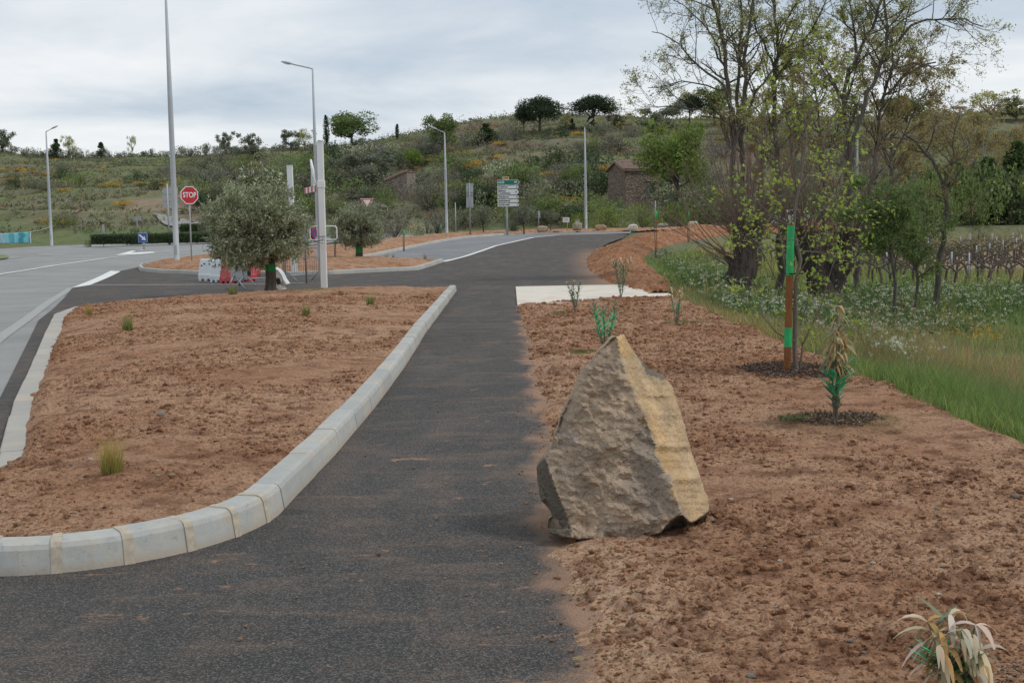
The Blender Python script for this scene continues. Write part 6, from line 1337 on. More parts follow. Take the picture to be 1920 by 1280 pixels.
def maple():
    rg = np.random.default_rng(41); Y = MAPLE[1]; g = np.array([MAPLE[0], Y, 0.03]); t = empty('maple_sapling', g, 'slender young maple with fresh yellow-green lobed leaves beside its stake', 'tree')
    main, r = px_limb([(1494, 706), (1492, 640), (1490, 560), (1493, 480), (1500, 400), (1502, 330), (1506, 250), (1508, 170), (1512, 85)], Y, 0.028, 0.004); main[0][2] = g[2]-0.05
    st2, r2 = px_limb([(1498, 706), (1505, 660), (1520, 610), (1532, 560), (1545, 510), (1580, 440)], Y, 0.013, 0.003); st3, r3 = px_limb([(1500, 700, 0.05), (1530, 660, 0.1), (1560, 630, 0.2), (1598, 612, 0.25)], Y, 0.010, 0.003)
    limbs = [(main, r), (st2, r2), (st3, r3)]
    for pts_ in [[(1492, 640), (1455, 615), (1420, 592), (1395, 560)], [(1491, 560), (1450, 500), (1425, 455), (1405, 420)], [(1491, 540, 0.2), (1470, 460, 0.3), (1450, 400, 0.4), (1430, 330, 0.5)], [(1494, 470), (1520, 430), (1548, 400), (1570, 350, 0.2)], [(1492, 520, -0.2), (1530, 470, -0.3), (1570, 420, -0.4), (1600, 400, -0.4)], [(1500, 400), (1460, 340), (1440, 280), (1430, 220)], [(1502, 350, 0.2), (1540, 300, 0.3), (1560, 240, 0.4), (1570, 190, 0.4)], [(1505, 280), (1475, 220), (1465, 170)], [(1506, 250), (1530, 190), (1545, 140)], [(1500, 610, -0.1), (1512, 540, -0.2), (1530, 500, -0.2), (1555, 480, -0.3)], [(1498, 430, 0.3), (1440, 400, 0.4), (1400, 380, 0.5), (1380, 350, 0.5)], [(1500, 420, -0.3), (1560, 390, -0.4), (1600, 330, -0.5), (1625, 290, -0.5)], [(1497, 450, -0.3), (1440, 440, -0.5), (1400, 450, -0.6)], [(1495, 470, 0.3), (1550, 500, 0.5), (1600, 470, 0.6)]]: limbs.append(px_limb(pts_, Y, 0.009, 0.003))
    # secondary shoots
    P, D, L = [], [], []
    for Q, r_ in limbs:
        T_ = norm(np.gradient(Q, axis=0)); lo = 0.52 if Q is main else 0.4 if len(Q) > 6 else 0.35
        for i in range(int(len(Q)*lo), len(Q)):
            for _ in range(4): s_ = rg.standard_normal(3)*np.array([1, 1, 0.4]); s_ -= T_[i]*(s_@T_[i]); P.append(Q[i]); D.append(T_[i]*0.5+s_/np.linalg.norm(s_)*0.8+np.array([0, 0, 0.2])); L.append(0.10+0.24*rg.random())
    P, D, L = np.array(P), norm(np.array(D)), np.array(L); gr, last = grow(P, D, L, np.full(len(P), 0.0028), [dict(k=4, wander=0.12, up=0.05, taper=0.5)], rg)
    V, Fq = tubes([(Q[None], r_[None]) for Q, r_ in limbs[:1]], lambda r: 10); put('stem', V, Fq, M_SAPL, t)
    V, Fq = tubes([(Q[None], r_[None]) for Q, r_ in limbs[1:]]+gr, sides); put('branches', V, Fq, M_SAPL, t)
    pts = gr[0][0]; n = len(pts); B = np.repeat(pts[:, -1], 8, 0)+0.05*rg.standard_normal((n*8, 3)); B2 = pts[:, 2]+0.02*rg.standard_normal((n, 3)); B = np.concatenate([B, B2]); B = B[rg.random(len(B)) < 0.82]; Dl = norm(rg.standard_normal((len(B), 3))*np.array([1, 1, 0.35])+np.array([0, 0, -0.15]))
    V, Ft, T = maple_leaves(B, Dl, 0.058, rg); put('leaves', V, Ft, L_MAPLE, t, T, False)
maple()
def stake():
    Y = MAPLE[1]-0.03; p = at(1475.5, 697, Y); g = np.array([p[0], Y, 0.02]); t = empty('tree_stake', g, 'round wooden stake with a long green painted top and lower green ring, beside the maple', 'stake'); H = at(1482, 421, Y)[2]-g[2]; lean = at(1483, 421, Y)[0]-g[0]; r = 0.037
    def pt(z): return (lean*z/H, 0, z)
    zf = lambda py: at(1480, py, Y)[2]-g[2]
    MB().tube([pt(-0.1), pt(H-0.003)], r, 20).obj('shaft', M_STAKE, t, True, bevel=0.002)
    MB().tube([pt(zf(516)), pt(H-0.012)], [r+0.0015, r+0.0015], 24, cap=False).obj('green_band', M_GTAPE, t, True); MB().tube([pt(zf(650)), pt(zf(614))], r+0.0015, 24, cap=False).obj('green_band', M_GTAPE, t, True)
    q = MB(); c0 = np.array(pt(zf(513))); x1 = MAPLE[0]-g[0]-0.01
    q.tube([c0+np.array(v) for v in [(-r-0.004, 0, 0), (0, -r-0.006, 0), (x1*0.5, -0.02, 0.0), (x1+0.03, -0.01, 0), (x1+0.035, 0.03, 0), (x1*0.5, 0.035, 0), (0, r+0.006, 0), (-r-0.004, 0, 0)]], 0.008, 6); q.obj('tie', M_BLACK, t, True)
stake()
# mulch rings
def mulch(c_, rx_, ry_, n, seed, label, ln=0.03):
    rg = np.random.default_rng(seed); a = rg.random(n)*6.283; q = np.sqrt(rg.random(n))*(0.80+0.28*fbm(np.cos(a)*1.5+seed, np.sin(a)*1.5, 0, 3, 7)+0.2*rg.random(n)**2); x_ = c_[0]+np.cos(a)*q*rx_; y_ = c_[1]+np.sin(a)*q*ry_; z_ = drop(beds, x_, y_); ok = ~np.isnan(z_); x_, y_, z_ = x_[ok], y_[ok], z_[ok]; n = len(x_)
    D = norm(rg.standard_normal((n, 3))*np.array([1, 1, 0.25])); V, Fq, T = leaf_geo(np.stack([x_, y_, z_+0.004+0.012*rg.random(n)], 1), ln, 0.45, rg, (0.35, 1.5), D=D); T = T*np.where(rg.random(n) < 0.12, 2.6, 1.0).repeat(4)[:, None]
    link('mulch', make_mesh('mulch', V, Fq, M_CHIP, T), label=label, cat='mulch', kind='stuff')
mulch((MAPLE[0]-0.05, MAPLE[1]+0.1), 0.62, 0.85, 5000, 3, 'dark wood chip mulch around the foot of the maple sapling and stake', 0.032)
mulch((OLE5[0], OLE5[1]+0.02), 0.42, 0.40, 1600, 4, 'dark chip mulch around the large painted oleander', 0.026)
mulch((2.02, 4.15), 0.8, 0.35, 1800, 6, 'chips and litter in front of the dead oleander', 0.020)

# ================================================================== OLEANDERS
def oleander(px, py, hpx, label, seed, stems, dead_top=0.0, paint=None, leaf=0.11, spread=0.35, Y=None, g=None, nl=11, group='young oleander bushes', leanx=0.0, deadcol=None, wf=1.0):
    rg = np.random.default_rng(seed); g = gnd(px, py, G, 0.03) if g is None else g; h_ = drop(beds, [g[0]], [g[1]])[0]; g = np.array([g[0], g[1], h_ if not np.isnan(h_) else g[2]-0.02]); k = g[1]/F; H = hpx*k*1.22
    t = empty('oleander', g, label, 'shrub', group); a = rg.random(stems)*0.5+np.arange(stems)*2*math.pi/stems; D = norm(np.stack([np.cos(a)*spread+leanx, np.sin(a)*spread, np.ones(stems)], 1)); L = H*(0.62+0.25*rg.random(stems)); L[0] = H*0.85
    pts, dirs = curve(np.tile(g, (stems, 1))+rg.standard_normal((stems, 3))*np.array([0.012, 0.012, 0]), D, L, 8, 0.05, 0.03, rg); V, Fq = tubes([(pts, np.full((stems, 8), 0.006)*np.linspace(1, .5, 8))], lambda r: 5); put('stems', V, Fq, M_SAPL, t)
    live, paintl, dead = [], [], []; DM = deadcol or L_DEAD
    for s_ in range(stems):
        for f in np.linspace(0.18, 1.0, nl):
            for w_ in range(3 if f*0.87 < 1-dead_top or dead_top < 0.3 else 6):
                fi = f*6.99; i = int(fi); B = pts[s_, i]*(1-(fi-i))+pts[s_, i+1]*(fi-i); az = w_*2.09+f*17+rg.random()*0.5; hz_ = (B[2]-g[2])/H
                dd = hz_ > 1-dead_top and rg.random() < 0.95; up_ = 0.9 if not dd else rg.uniform(-1.0, 0.9)
                Dl = np.array([math.cos(az), math.sin(az), up_])*1.0; Dl /= np.linalg.norm(Dl); ll = leaf*(0.7+0.5*rg.random())*(1.0 if f > 0.3 else 0.7)
                (dead if dd else paintl if (paint and paint[0] < hz_+rg.uniform(-0.05, 0.05) < paint[1]) else live).append((B, Dl, ll, dd))
    def strap(items, name, mat, droop):
        if not items: return
        V, Fq, T = [], [], []
        for B, Dl, ll, dd in items:
            sv = np.cross(Dl, [0, 0, 1.0]); sv /= max(1e-6, np.linalg.norm(sv)); nr = np.cross(sv, Dl); w_ = ll*(0.090 if not dd else 0.075)*wf; curl = rg.uniform(-0.3, 0.5) if dd else rg.uniform(0, 0.12); tw = rg.uniform(-1.2, 1.2) if dd else 0
            ns_ = 6; o = len(V); p = np.array(B, float); d_ = Dl.copy()
            for q in range(ns_):
                u = q/(ns_-1); ww = w_*math.sin(min(1, u*1.0+0.10)*math.pi*0.93)**0.75; s2 = sv*math.cos(tw*u)+nr*math.sin(tw*u); V += [tuple(p-s2*ww), tuple(p+s2*ww)]; d_ = d_-np.array([0, 0, 1])*(droop*0.22+curl*0.5*u if dd else droop*0.05); d_ /= np.linalg.norm(d_); p = p+d_*ll/(ns_-1)
            Fq += [(o+2*q, o+2*q+1, o+2*q+3, o+2*q+2) for q in range(ns_-1)]; c_ = rg.uniform(0.65, 1.25); cc_ = (c_*rg.uniform(0.85, 1.1), c_*rg.uniform(0.85, 1.05), c_*rg.uniform(0.75, 1.1)) if not dd or rg.random() < 0.75 else (c_*0.8, c_*0.55, c_*0.3); T += [cc_]*(ns_*2)
        put(name, np.array(V), np.array(Fq), mat, t, np.array(T), True)
    strap(live, 'leaves', L_OLE, 1); strap(paintl, 'painted_leaves', L_GPAINT, 1); strap(dead, 'withered_leaves', DM, 1.6)
    return t
oleander(1078, 587, 58, 'small green oleander in front of the pale concrete slab, left of two', 61, 5, 0.18, None, 0.10, 0.25)
oleander(1165, 557, 76, 'tall green oleander with browning tips at the edge of the concrete slab', 62, 6, 0.30, None, 0.13, 0.20, nl=13)
oleander(1134, 660, 92, 'oleander with green painted lower leaves just behind the boulder top', 63, 6, 0.0, (0.2, 0.62), 0.11, 0.35, nl=10)
oleander(1269, 612, 70, 'half dead oleander with two green painted patches near the grass edge', 64, 4, 0.48, (0.28, 0.48), 0.10, 0.16, nl=9)
oleander(1563, 800, 214, 'large oleander with withered top and bright green painted middle, beside the maple', 65, 6, 0.60, (0.18, 0.38), 0.145, 0.13, nl=12, deadcol=L_KHAKI)
gD = gnd(1790, 1330, G, 0.0)
oleander(0, 0, 158, 'pale dead oleander with curled tan leaves at the bottom right corner', 66, 8, 0.66, (0.16, 0.36), 0.13, 0.32, g=gD, nl=8, wf=1.0)

# ================================================================== GRASS TUFTS
def blades(C, H, w, lean, rg, seg=2, tint=(0.6, 1.3), tipc=None):
    n = len(C); a = rg.random(n)*6.283; d = np.stack([np.cos(a), np.sin(a), np.zeros(n)], 1); le = lean*(0.3+rg.random(n))[:, None]; s_ = np.stack([-np.sin(a), np.cos(a), np.zeros(n)], 1); H = H[:, None]; z = np.array([0, 0, 1.0])
    a2 = rg.random(n)*6.283; s_ = np.stack([np.cos(a2), np.sin(a2), np.zeros(n)], 1)*w[:, None]
    p0, p1, p2 = C, C+z*H*0.55+d*le*H*0.25, C+z*H*0.97+d*le*H*0.8
    V = np.stack([p0-s_, p0+s_, p1+s_*0.7, p1-s_*0.7, p2], 1).reshape(-1, 3); o = (np.arange(n)*5)[:, None]; Q = o+np.array([0, 1, 2, 3]); T3 = o+np.array([3, 2, 4])
    t = tint[0]+(tint[1]-tint[0])*rg.random(n); T = np.stack([t*(0.85+0.35*rg.random(n)), t, t*(0.8+0.3*rg.random(n))], 1)
    T = np.repeat(T[:, None], 5, 1)
    if tipc is not None: T[:, 4] *= np.array(tipc); T[:, 2:4] *= (np.array(tipc)*0.5+0.5)
    return V, Q, T3, T.reshape(-1, 3)
def tuft(px, py, wpx, hpx, label, n, seed, mat=None, off=0.1, Y=None):
    rg = np.random.default_rng(seed); g = gnd(px, py, G, off); h_ = drop(beds, [g[0]], [g[1]])[0]; g = np.array([g[0], g[1], h_ if not np.isnan(h_) else g[2]]); k = g[1]/F; r = wpx*k*0.33
    q = np.sqrt(rg.random(n)); a = rg.random(n)*6.283; C = g+np.stack([np.cos(a)*q*r, np.sin(a)*q*r*0.8, np.zeros(n)-0.005], 1); H = hpx*k*(0.45+0.75*rg.random(n)**1.6)
    V, Q, T3, T = blades(C, H, np.full(n, max(0.0010, 0.28*k)), 0.5, rg, tipc=(1.6, 1.3, 1.2)); low = (np.tile([0, 0, .5, .5, 1], n))[:, None]; T = T*(low*0+1)
    link('grass_tuft', make_mesh('grass_tuft', V-g, [Q, T3], mat or L_DRY, T), loc=g, label=label, cat='grass tuft', group='ornamental grass tufts on the bed')
tuft(210, 912, 66, 74, 'largest feathery grass tuft, in the front of the left bed', 420, 71)
tuft(240, 632, 30, 36, 'green grass tuft in the left part of the bed with brown dead side', 200, 72, L_GREEN); tuft(168, 591, 17, 28, 'small grass tuft nearest the left kerb corner', 120, 73); tuft(575, 608, 22, 28, 'small green tuft in the middle of the bed right of the olive', 160, 74, L_GREEN); tuft(695, 580, 22, 26, 'small green tuft nearest the right kerb of the bed', 150, 75, L_GREEN); tuft(437, 553, 26, 22, 'low green tuft left of the large olive trunk', 140, 76, L_GREEN)
for i, px in enumerate([725, 737, 797]): tuft(px, 488, 8, [16, 18, 14][i], ['sparse reed-like tuft nearest the smaller olive', 'second reed-like tuft on the far island', 'reed-like tuft near the right end of the far island'][i], 40, 80+i, L_GREY)
def weeds(c_, rx_, ry_, n, h, seed, label, mat=None, onto=True):
    rg = np.random.default_rng(seed); a = rg.random(n)*6.283; q = rg.random(n)**0.6; x_ = c_[0]+np.cos(a)*q*rx_; y_ = c_[1]+np.sin(a)*q*ry_; z_ = drop(beds, x_, y_); ok = ~np.isnan(z_); x_, y_, z_ = x_[ok], y_[ok], z_[ok]; n = len(x_)
    V, Q, T3, T = blades(np.stack([x_, y_, z_-0.004], 1), h*(0.4+0.6*rg.random(n)), np.full(n, max(0.0016, c_[1]*0.00022)), 1.2, rg, tint=(0.5, 1.2)); link('weeds', make_mesh('weeds', V, [Q, T3], mat or L_GREEN, T), label=label, cat='weeds', kind='stuff')
weeds(gnd(1490, 798), 0.14, 0.16, 420, 0.045, 91, 'low green weeds left of the large painted oleander'); weeds(gnd(1600, 800), 0.35, 0.35, 500, 0.03, 92, 'sparse weeds in the mulch around the large painted oleander'); weeds(gnd(1092, 668), 0.16, 0.16, 500, 0.035, 93, 'green moss-like patch left of the oleander behind the boulder'); weeds(gnd(1050, 592), 0.16, 0.4, 400, 0.04, 94, 'green patch beside the small oleander near the slab')
weeds(gnd(590, 552), 0.9, 0.9, 500, 0.03, 95, 'thin green growth on the soil right of the large olive trunk'); weeds((MAPLE[0]-1.2, MAPLE[1]+2), 1.2, 6, 260, 0.03, 96, 'scattered seedlings on the right soil bed'); weeds((2.0, 6), 1.2, 2.0, 60, 0.022, 97, 'tiny seedlings on the foreground soil')
weeds(gnd(1290, 612), 0.4, 0.4, 260, 0.05, 98, 'weeds around the half dead oleander')

# ================================================================== MEADOW
def meadow(n, yr, hr, w, seed, name, label, xoff=(0.0, 30), mat=None, tint=(0.55, 1.3), tipc=(1.5, 1.15, 1.05), power=1.0, lean=0.7):
    rg = np.random.default_rng(seed); y_ = yr[0]*(yr[1]/yr[0])**(rg.random(n)**power); xm = xe(y_)+xoff[0]-0.22*np.clip(fbm(y_*1.7, y_*0+seed, 0, 3, 5), -0.2, 1)*(1 if xoff[0] < 0.3 else 0); xM = np.minimum(y_*0.44+1.5, xoff[1]+xm); ok = xM > xm; y_, xm, xM = y_[ok], xm[ok], xM[ok]; n = len(y_); u = rg.random(n); x_ = xm+(xM-xm)*u
    x_ += 0.0; pn = fbm(x_*0.7, y_*0.5, 0, 3, 201); keep = rg.random(n) < np.clip(0.65+0.5*pn, 0.15, 1); x_, y_, pn = x_[keep], y_[keep], pn[keep]; n = len(x_)
    z_ = G(x_, y_); H = (hr[0]+(hr[1]-hr[0])*rg.random(n))*(0.8+0.45*pn+0.0*y_); H *= np.where(x_-xe(y_) < 0.35, 0.6, 1.0)
    V, Q, T3, T = blades(np.stack([x_, y_, z_-0.02], 1), H, w*(y_/12)**0.75, lean, rg, tint=tint, tipc=tipc)
    ph = S(-0.5, 0.5, fbm(x_*0.16, y_*0.10, 0, 3, 211)); hue = np.stack([0.80+0.45*ph, np.ones(n), 0.8+0.35*ph], 1); dg_ = (rg.random(n) < 0.10)[:, None]; hue = np.where(dg_, hue*np.array([1.7, 1.35, 1.2]), hue); T = T*np.repeat(hue, 5, 0)
    link(name, make_mesh(name, V, [Q, T3], mat or L_GRASS, T), label=label, cat='grass', kind='stuff')
meadow(95000, (6.5, 60), (0.16, 0.40), 0.0035, 301, 'meadow_grass', 'tall green meadow grass beyond the edge of the soil bed', power=0.9)
meadow(24000, (6.5, 30), (0.18, 0.48), 0.0030, 302, 'bank_grass', 'long lush grass on the bank beside the soil bed', xoff=(0.15, 1.8), tint=(0.55, 1.1), tipc=(1.1, 1.05, 1.0))
meadow(22000, (28, 104), (0.3, 0.75), 0.006, 303, 'far_grass', 'green grass on the slope below the far spoil bank', xoff=(0.9, 12), power=0.8)
meadow(3000, (7, 42), (0.45, 0.75), 0.0022, 304, 'seed_heads', 'thin brownish seed heads above the meadow', xoff=(0.8, 20), mat=leafmat('seed_head', (0.32, 0.24, 0.17), 0.3), tipc=(1.2, 1.0, 0.9), lean=0.4)
# cow parsley: leafy clumps and white umbels
def parsley(regions, seed):
    rg = np.random.default_rng(seed); LP, UP = [], []
    for (px, py, wx_, wy_, n, hh) in regions:
        for _ in range(n):
            a, b = rg.standard_normal(2); g = gnd(px+a*wx_*0.5, min(720, py+b*wy_*0.5)); 
            if g[0] < xe(g[1])+0.5: continue
            h_ = hh*(0.5+0.5*rg.random()); m = 26; LP.append(g+rg.standard_normal((m, 3))*np.array([0.22, 0.22, 0])+np.array([0, 0, 1])*(rg.random((m, 1))**0.7*h_*0.85))
            for _u in range(rg.integers(1, 4)): c_ = g+np.array([rg.normal(0, 0.2), rg.normal(0, 0.2), h_*(0.72+0.35*rg.random())]); UP.append(c_+rg.standard_normal((7, 3))*np.array([0.028, 0.028, 0.008]))
    LP = np.concatenate(LP); UP = np.concatenate(UP); V, Fq, T = leaf_geo(LP, 0.13, 0.35, rg, (0.5, 1.25), up=0.5); link('leafy_weeds', make_mesh('leafy_weeds', V, Fq, leafmat('parsley_leaf', (0.15, 0.225, 0.08), 0.45), T), label='lush leafy weeds between the trees and the meadow', cat='weeds', kind='stuff')
    V, Fq, T = leaf_geo(UP, 0.034, 1.0, rg, (0.7, 1.15), up=0.2); link('white_flowers', make_mesh('white_flowers', V, Fq, L_WHITE, T), label='white umbels of cow parsley over the weeds', cat='flowers', kind='stuff')
parsley([(1205, 498, 36, 24, 60, 0.8), (1275, 505, 40, 20, 26, 0.6), (1330, 545, 60, 40, 80, 0.7), (1310, 515, 90, 30, 60, 0.6), (1350, 590, 60, 26, 60, 0.5), (1440, 590, 90, 40, 90, 0.6), (1540, 610, 90, 40, 90, 0.6), (1640, 585, 110, 36, 130, 0.65), (1740, 575, 120, 30, 130, 0.6), (1850, 570, 130, 26, 130, 0.55), (1600, 660, 60, 20, 20, 0.35), (1930, 568, 60, 24, 40, 0.6), (1680, 625, 140, 20, 50, 0.4)], 17)
def daisies(n, seed, px, py, wx_, wy_, col, nm, lab, sz=0.035):
    rg = np.random.default_rng(seed); P = []
    for _ in range(n):
        g = gnd(px+rg.normal()*wx_, py+rg.normal()*wy_)
        if g[0] < xe(g[1])+0.2: continue
        c_ = g+np.array([0, 0, 0.22+0.2*rg.random()]); P.append(c_+rg.standard_normal((5, 3))*0.010)
    V, Fq, T = leaf_geo(np.concatenate(P), sz, 1.0, rg, (0.8, 1.1)); link(nm, make_mesh(nm, V, Fq, col, T), label=lab, cat='flowers', kind='stuff')
daisies(46, 5, 1690, 690, 45, 12, L_WHITE, 'white_flowers', 'small white flowers in the near meadow'); daisies(60, 6, 1830, 652, 45, 6, L_BROOM, 'yellow_flowers', 'tiny yellow flowers in the meadow near the right edge', 0.02); daisies(50, 7, 1780, 615, 80, 12, L_WHITE, 'white_flowers', 'scattered white flowers at the back of the meadow')

# ================================================================== VINEYARD
def vine_mesh(seed):
    rg = np.random.default_rng(seed); gr = []
    tr = np.array([[(0, 0, -0.05), (rg.normal(0, 0.03), rg.normal(0, 0.03), 0.25), (rg.normal(0, 0.04), rg.normal(0, 0.04), 0.5)]]); gr.append((tr, np.array([[0.045, 0.035, 0.038]]))); top = tr[0, -1]
    for s_ in (-1, 1): gr.append((np.array([[top, top+np.array([s_*0.18, 0, 0.12+rg.normal(0, 0.03)]), top+np.array([s_*0.38, rg.normal(0, 0.04), 0.20]), top+np.array([s_*0.52, rg.normal(0, 0.05), 0.17])]]), np.array([[0.03, 0.024, 0.018, 0.010]])))
    for _ in range(5): b = top+np.array([rg.uniform(-0.45, 0.45), 0, 0.15]); gr.append((np.array([[b, b+np.array([rg.normal(0, 0.04), 0, 0.1]), b+np.array([rg.normal(0, 0.07), rg.normal(0, 0.05), 0.2])]]), np.array([[0.012, 0.01, 0.006]])))
    V, Fq = tubes(gr, lambda r: 5); return make_mesh('vine', V, Fq, bark_vine, None, True)
bark_vine = bark_mat('vine_bark', (0.09, 0.07, 0.058), (0.17, 0.135, 0.11), 12)
VN = [vine_mesh(s_) for s_ in (1, 2, 3, 4)]; cnt = 0; vrow = []
for r_, y_ in enumerate([44, 46.3, 48.7, 51.2, 53.8, 56.6, 59.6, 62.8, 66.4, 70.5, 75.0, 80.0, 85.5, 91.5]):
    x_ = max(13.0, xe(y_)+5.0)+((r_*0.37) % 1); 
    while x_ < y_*0.44+1.5:
        vrow.append((y_, x_, r_)); x_ += 1.15
ORD = 'nearest,second,third,fourth,fifth,sixth,seventh,eighth,ninth,tenth,eleventh,twelfth,thirteenth,farthest'.split(',')
for i, (y_, x_, r_) in enumerate(vrow[:298]):
    o = link('vine', VN[random.randrange(4)], loc=(x_+random.uniform(-.08, .08), y_+random.uniform(-.15, .15), float(G(x_, y_))), label='leafless gnarled grapevine in the %s row of the vineyard' % ORD[r_], cat='vine', group='vines in the vineyard'); s_ = random.uniform(1.15, 1.5); o.scale = (s_, s_, s_); o.rotation_euler = (0, 0, random.uniform(-0.25, 0.25))
if len(vrow) > 298:
    V, Fq = [], []; off = 0; me0 = VN[0]; n0 = len(me0.vertices); co = np.empty(n0*3); me0.vertices.foreach_get('co', co); co = co.reshape(-1, 3); q = np.empty(len(me0.loops), np.int32); me0.loops.foreach_get('vertex_index', q); q = q.reshape(-1, 4)
    for y_, x_, r_ in vrow[298:]: V.append(co*np.array([random.choice([-1, 1]), 1, random.uniform(.85, 1.15)])+np.array([x_, y_, float(G(x_, y_))])); Fq.append(q+off); off += n0
    link('far_vines', make_mesh('far_vines', np.concatenate(V), np.concatenate(Fq), bark_vine, None, True), label='more distant rows of bare vines in the vineyard', cat='vines', kind='stuff')
pm = MB().lathe([(0.035, -0.1), (0.033, 1.25)], 7).mesh('vineyard_post', M_POLE2, True)
for i, (px, Y) in enumerate([(1817, 46), (1784, 48), (1830, 58), (1855, 64), (1880, 72), (1868, 84), (1905, 80), (1800, 90), (1845, 96), (1720, 62), (1740, 84), (1914, 96), (1662, 50)]):
    p = at(px, 500, Y); link('vineyard_post', pm, loc=(p[0], Y, float(G(p[0], Y))), label='thin grey metal post among the vines', cat='post', group='grey posts in the vineyard')
for i, (px, dx_) in enumerate([(1812, 0.25), (1853, 0.3), (1897, 0.05)]):
    p = at(px, 470, 98); b = MB().tube([(0, 0, -0.1), (dx_, 0, 1.35)], [0.11, 0.10], 8); b.obj('wooden_post', M_BARKW, None, True, loc=(p[0], 98, float(G(p[0], 98))), label=['pale leaning wooden post at the far vineyard edge, leftmost of three', 'pale leaning wooden post at the far vineyard edge, middle of three', 'pale upright wooden post at the far vineyard edge, rightmost of three'][i], cat='post')
# two wires per row
for r_, y_ in enumerate([44, 48.7, 53.8, 59.6]):
    x0 = max(13.0, xe(y_)+5); x1 = y_*0.44+2; b = MB().tube([(x0, y_, -0.85+0.72), ((x0+x1)/2, y_, -0.85+0.70), (x1, y_, -0.85+0.72)], 0.006, 4); b.obj('vine_wire', M_POLE2, None, True, label='thin trellis wire running along the %s row of vines' % ['nearest', 'second', 'third', 'fourth'][r_], cat='wire')

# ================================================================== POLLARDS
def stump(t, limbs, mat, seed, knob=0.12):
    V, Fq = tubes(limb_groups(limbs), lambda r: 18); V = V+(knob*0.5*fbm(V[:, 0]*3, V[:, 1]*3, V[:, 2]*3, 3, seed)+0.03*fbm(V[:, 0]*12, V[:, 1]*12, V[:, 2]*4, 2, seed+3))[:, None]*norm(V-np.array([V[:, 0].mean(), V[:, 1].mean(), 0])*np.array([1, 1, 0])-np.array([0, 0, 1])*V[:, 2:3])
    put('trunk', V, Fq, mat, t)
def pollard(Y, base, limbs_px, heads, seed, label, nshoot, reach):
    rg = np.random.default_rng(seed); p = at(base[0], base[1], Y); g = np.array([p[0], Y, float(G(p[0], Y))]); t = empty('pollard_tree', g, label, 'tree', 'pollarded trees with long shoots'); limbs = []
    for L in limbs_px: Q, r = px_limb(L[0], Y, L[1], L[2]); limbs.append((Q, r))
    limbs[0][0][0][2] = g[2]-0.2; stump(t, limbs, M_BARKP, seed, 0.22)
    P, D, Ln = [], [], []
    for (px, py, n, dr) in heads:
        c_ = at(px, py, Y)
        for _ in range(n):
            a = rg.random()*6.283; el = rg.uniform(0.10, 1.5); d_ = np.array([math.cos(a)*math.cos(el)+dr, math.sin(a)*math.cos(el)*0.8, math.sin(el)]); P.append(c_+np.array([math.cos(a)*0.22, math.sin(a)*0.22, rg.normal(0, 0.12)])); D.append(d_); Ln.append(reach*(0.55+0.6*rg.random())*(0.75+0.35*math.sin(el)))
    P, D, Ln = np.array(P), norm(np.array(D)), np.array(Ln); n = len(P); gr, last = grow(P, D, Ln, 0.013*(0.7+0.6*rg.random(n)), [dict(k=8, wander=0.055, up=0.10, taper=0.25, m=2, tmin=0.35, spread=0.45, lr=0.42, rr=0.6), dict(k=4, wander=0.08, up=0.06, taper=0.4)], rg)
    m = n*2; tang = rv(rg, m)*np.array([1, 1, 0.7]); P2 = P[rg.integers(0, n, m)]; g2, _ = grow(P2, norm(tang), 0.25+0.4*rg.random(m), np.full(m, 0.009), [dict(k=4, wander=0.3, up=0.0, taper=0.5)], rg)
    V, Fq = tubes(gr+g2, lambda r: 4 if r.max() > 0.009 else 3); put('shoots', V, Fq, M_SHOOT, t)
    return t
YP = 34.0
pollard(YP, (1388, 566), [([(1388, 572), (1390, 530), (1396, 480), (1402, 440), (1400, 415)], 0.40, 0.30), ([(1392, 520), (1374, 498), (1366, 486), (1363, 480)], 0.16, 0.04), ([(1388, 560), (1372, 552), (1360, 546), (1354, 542)], 0.26, 0.03)], [(1400, 430, 95, 0), (1398, 455, 35, -0.2), (1367, 486, 16, -0.7)], 401, 'left pollard tree, thick short trunk with a burst of thin bare shoots', 0, 3.0)
pollard(YP+1.0, (1548, 570), [([(1550, 574), (1545, 545), (1525, 505), (1505, 465), (1500, 440)], 0.42, 0.26), ([(1550, 560), (1570, 510), (1590, 470), (1592, 440)], 0.34, 0.24)], [(1502, 440, 70, -0.1), (1592, 440, 85, 0.15), (1545, 470, 30, 0)], 402, 'right pollard tree with a forked black trunk and thin shoots, behind the maple', 0, 3.1)

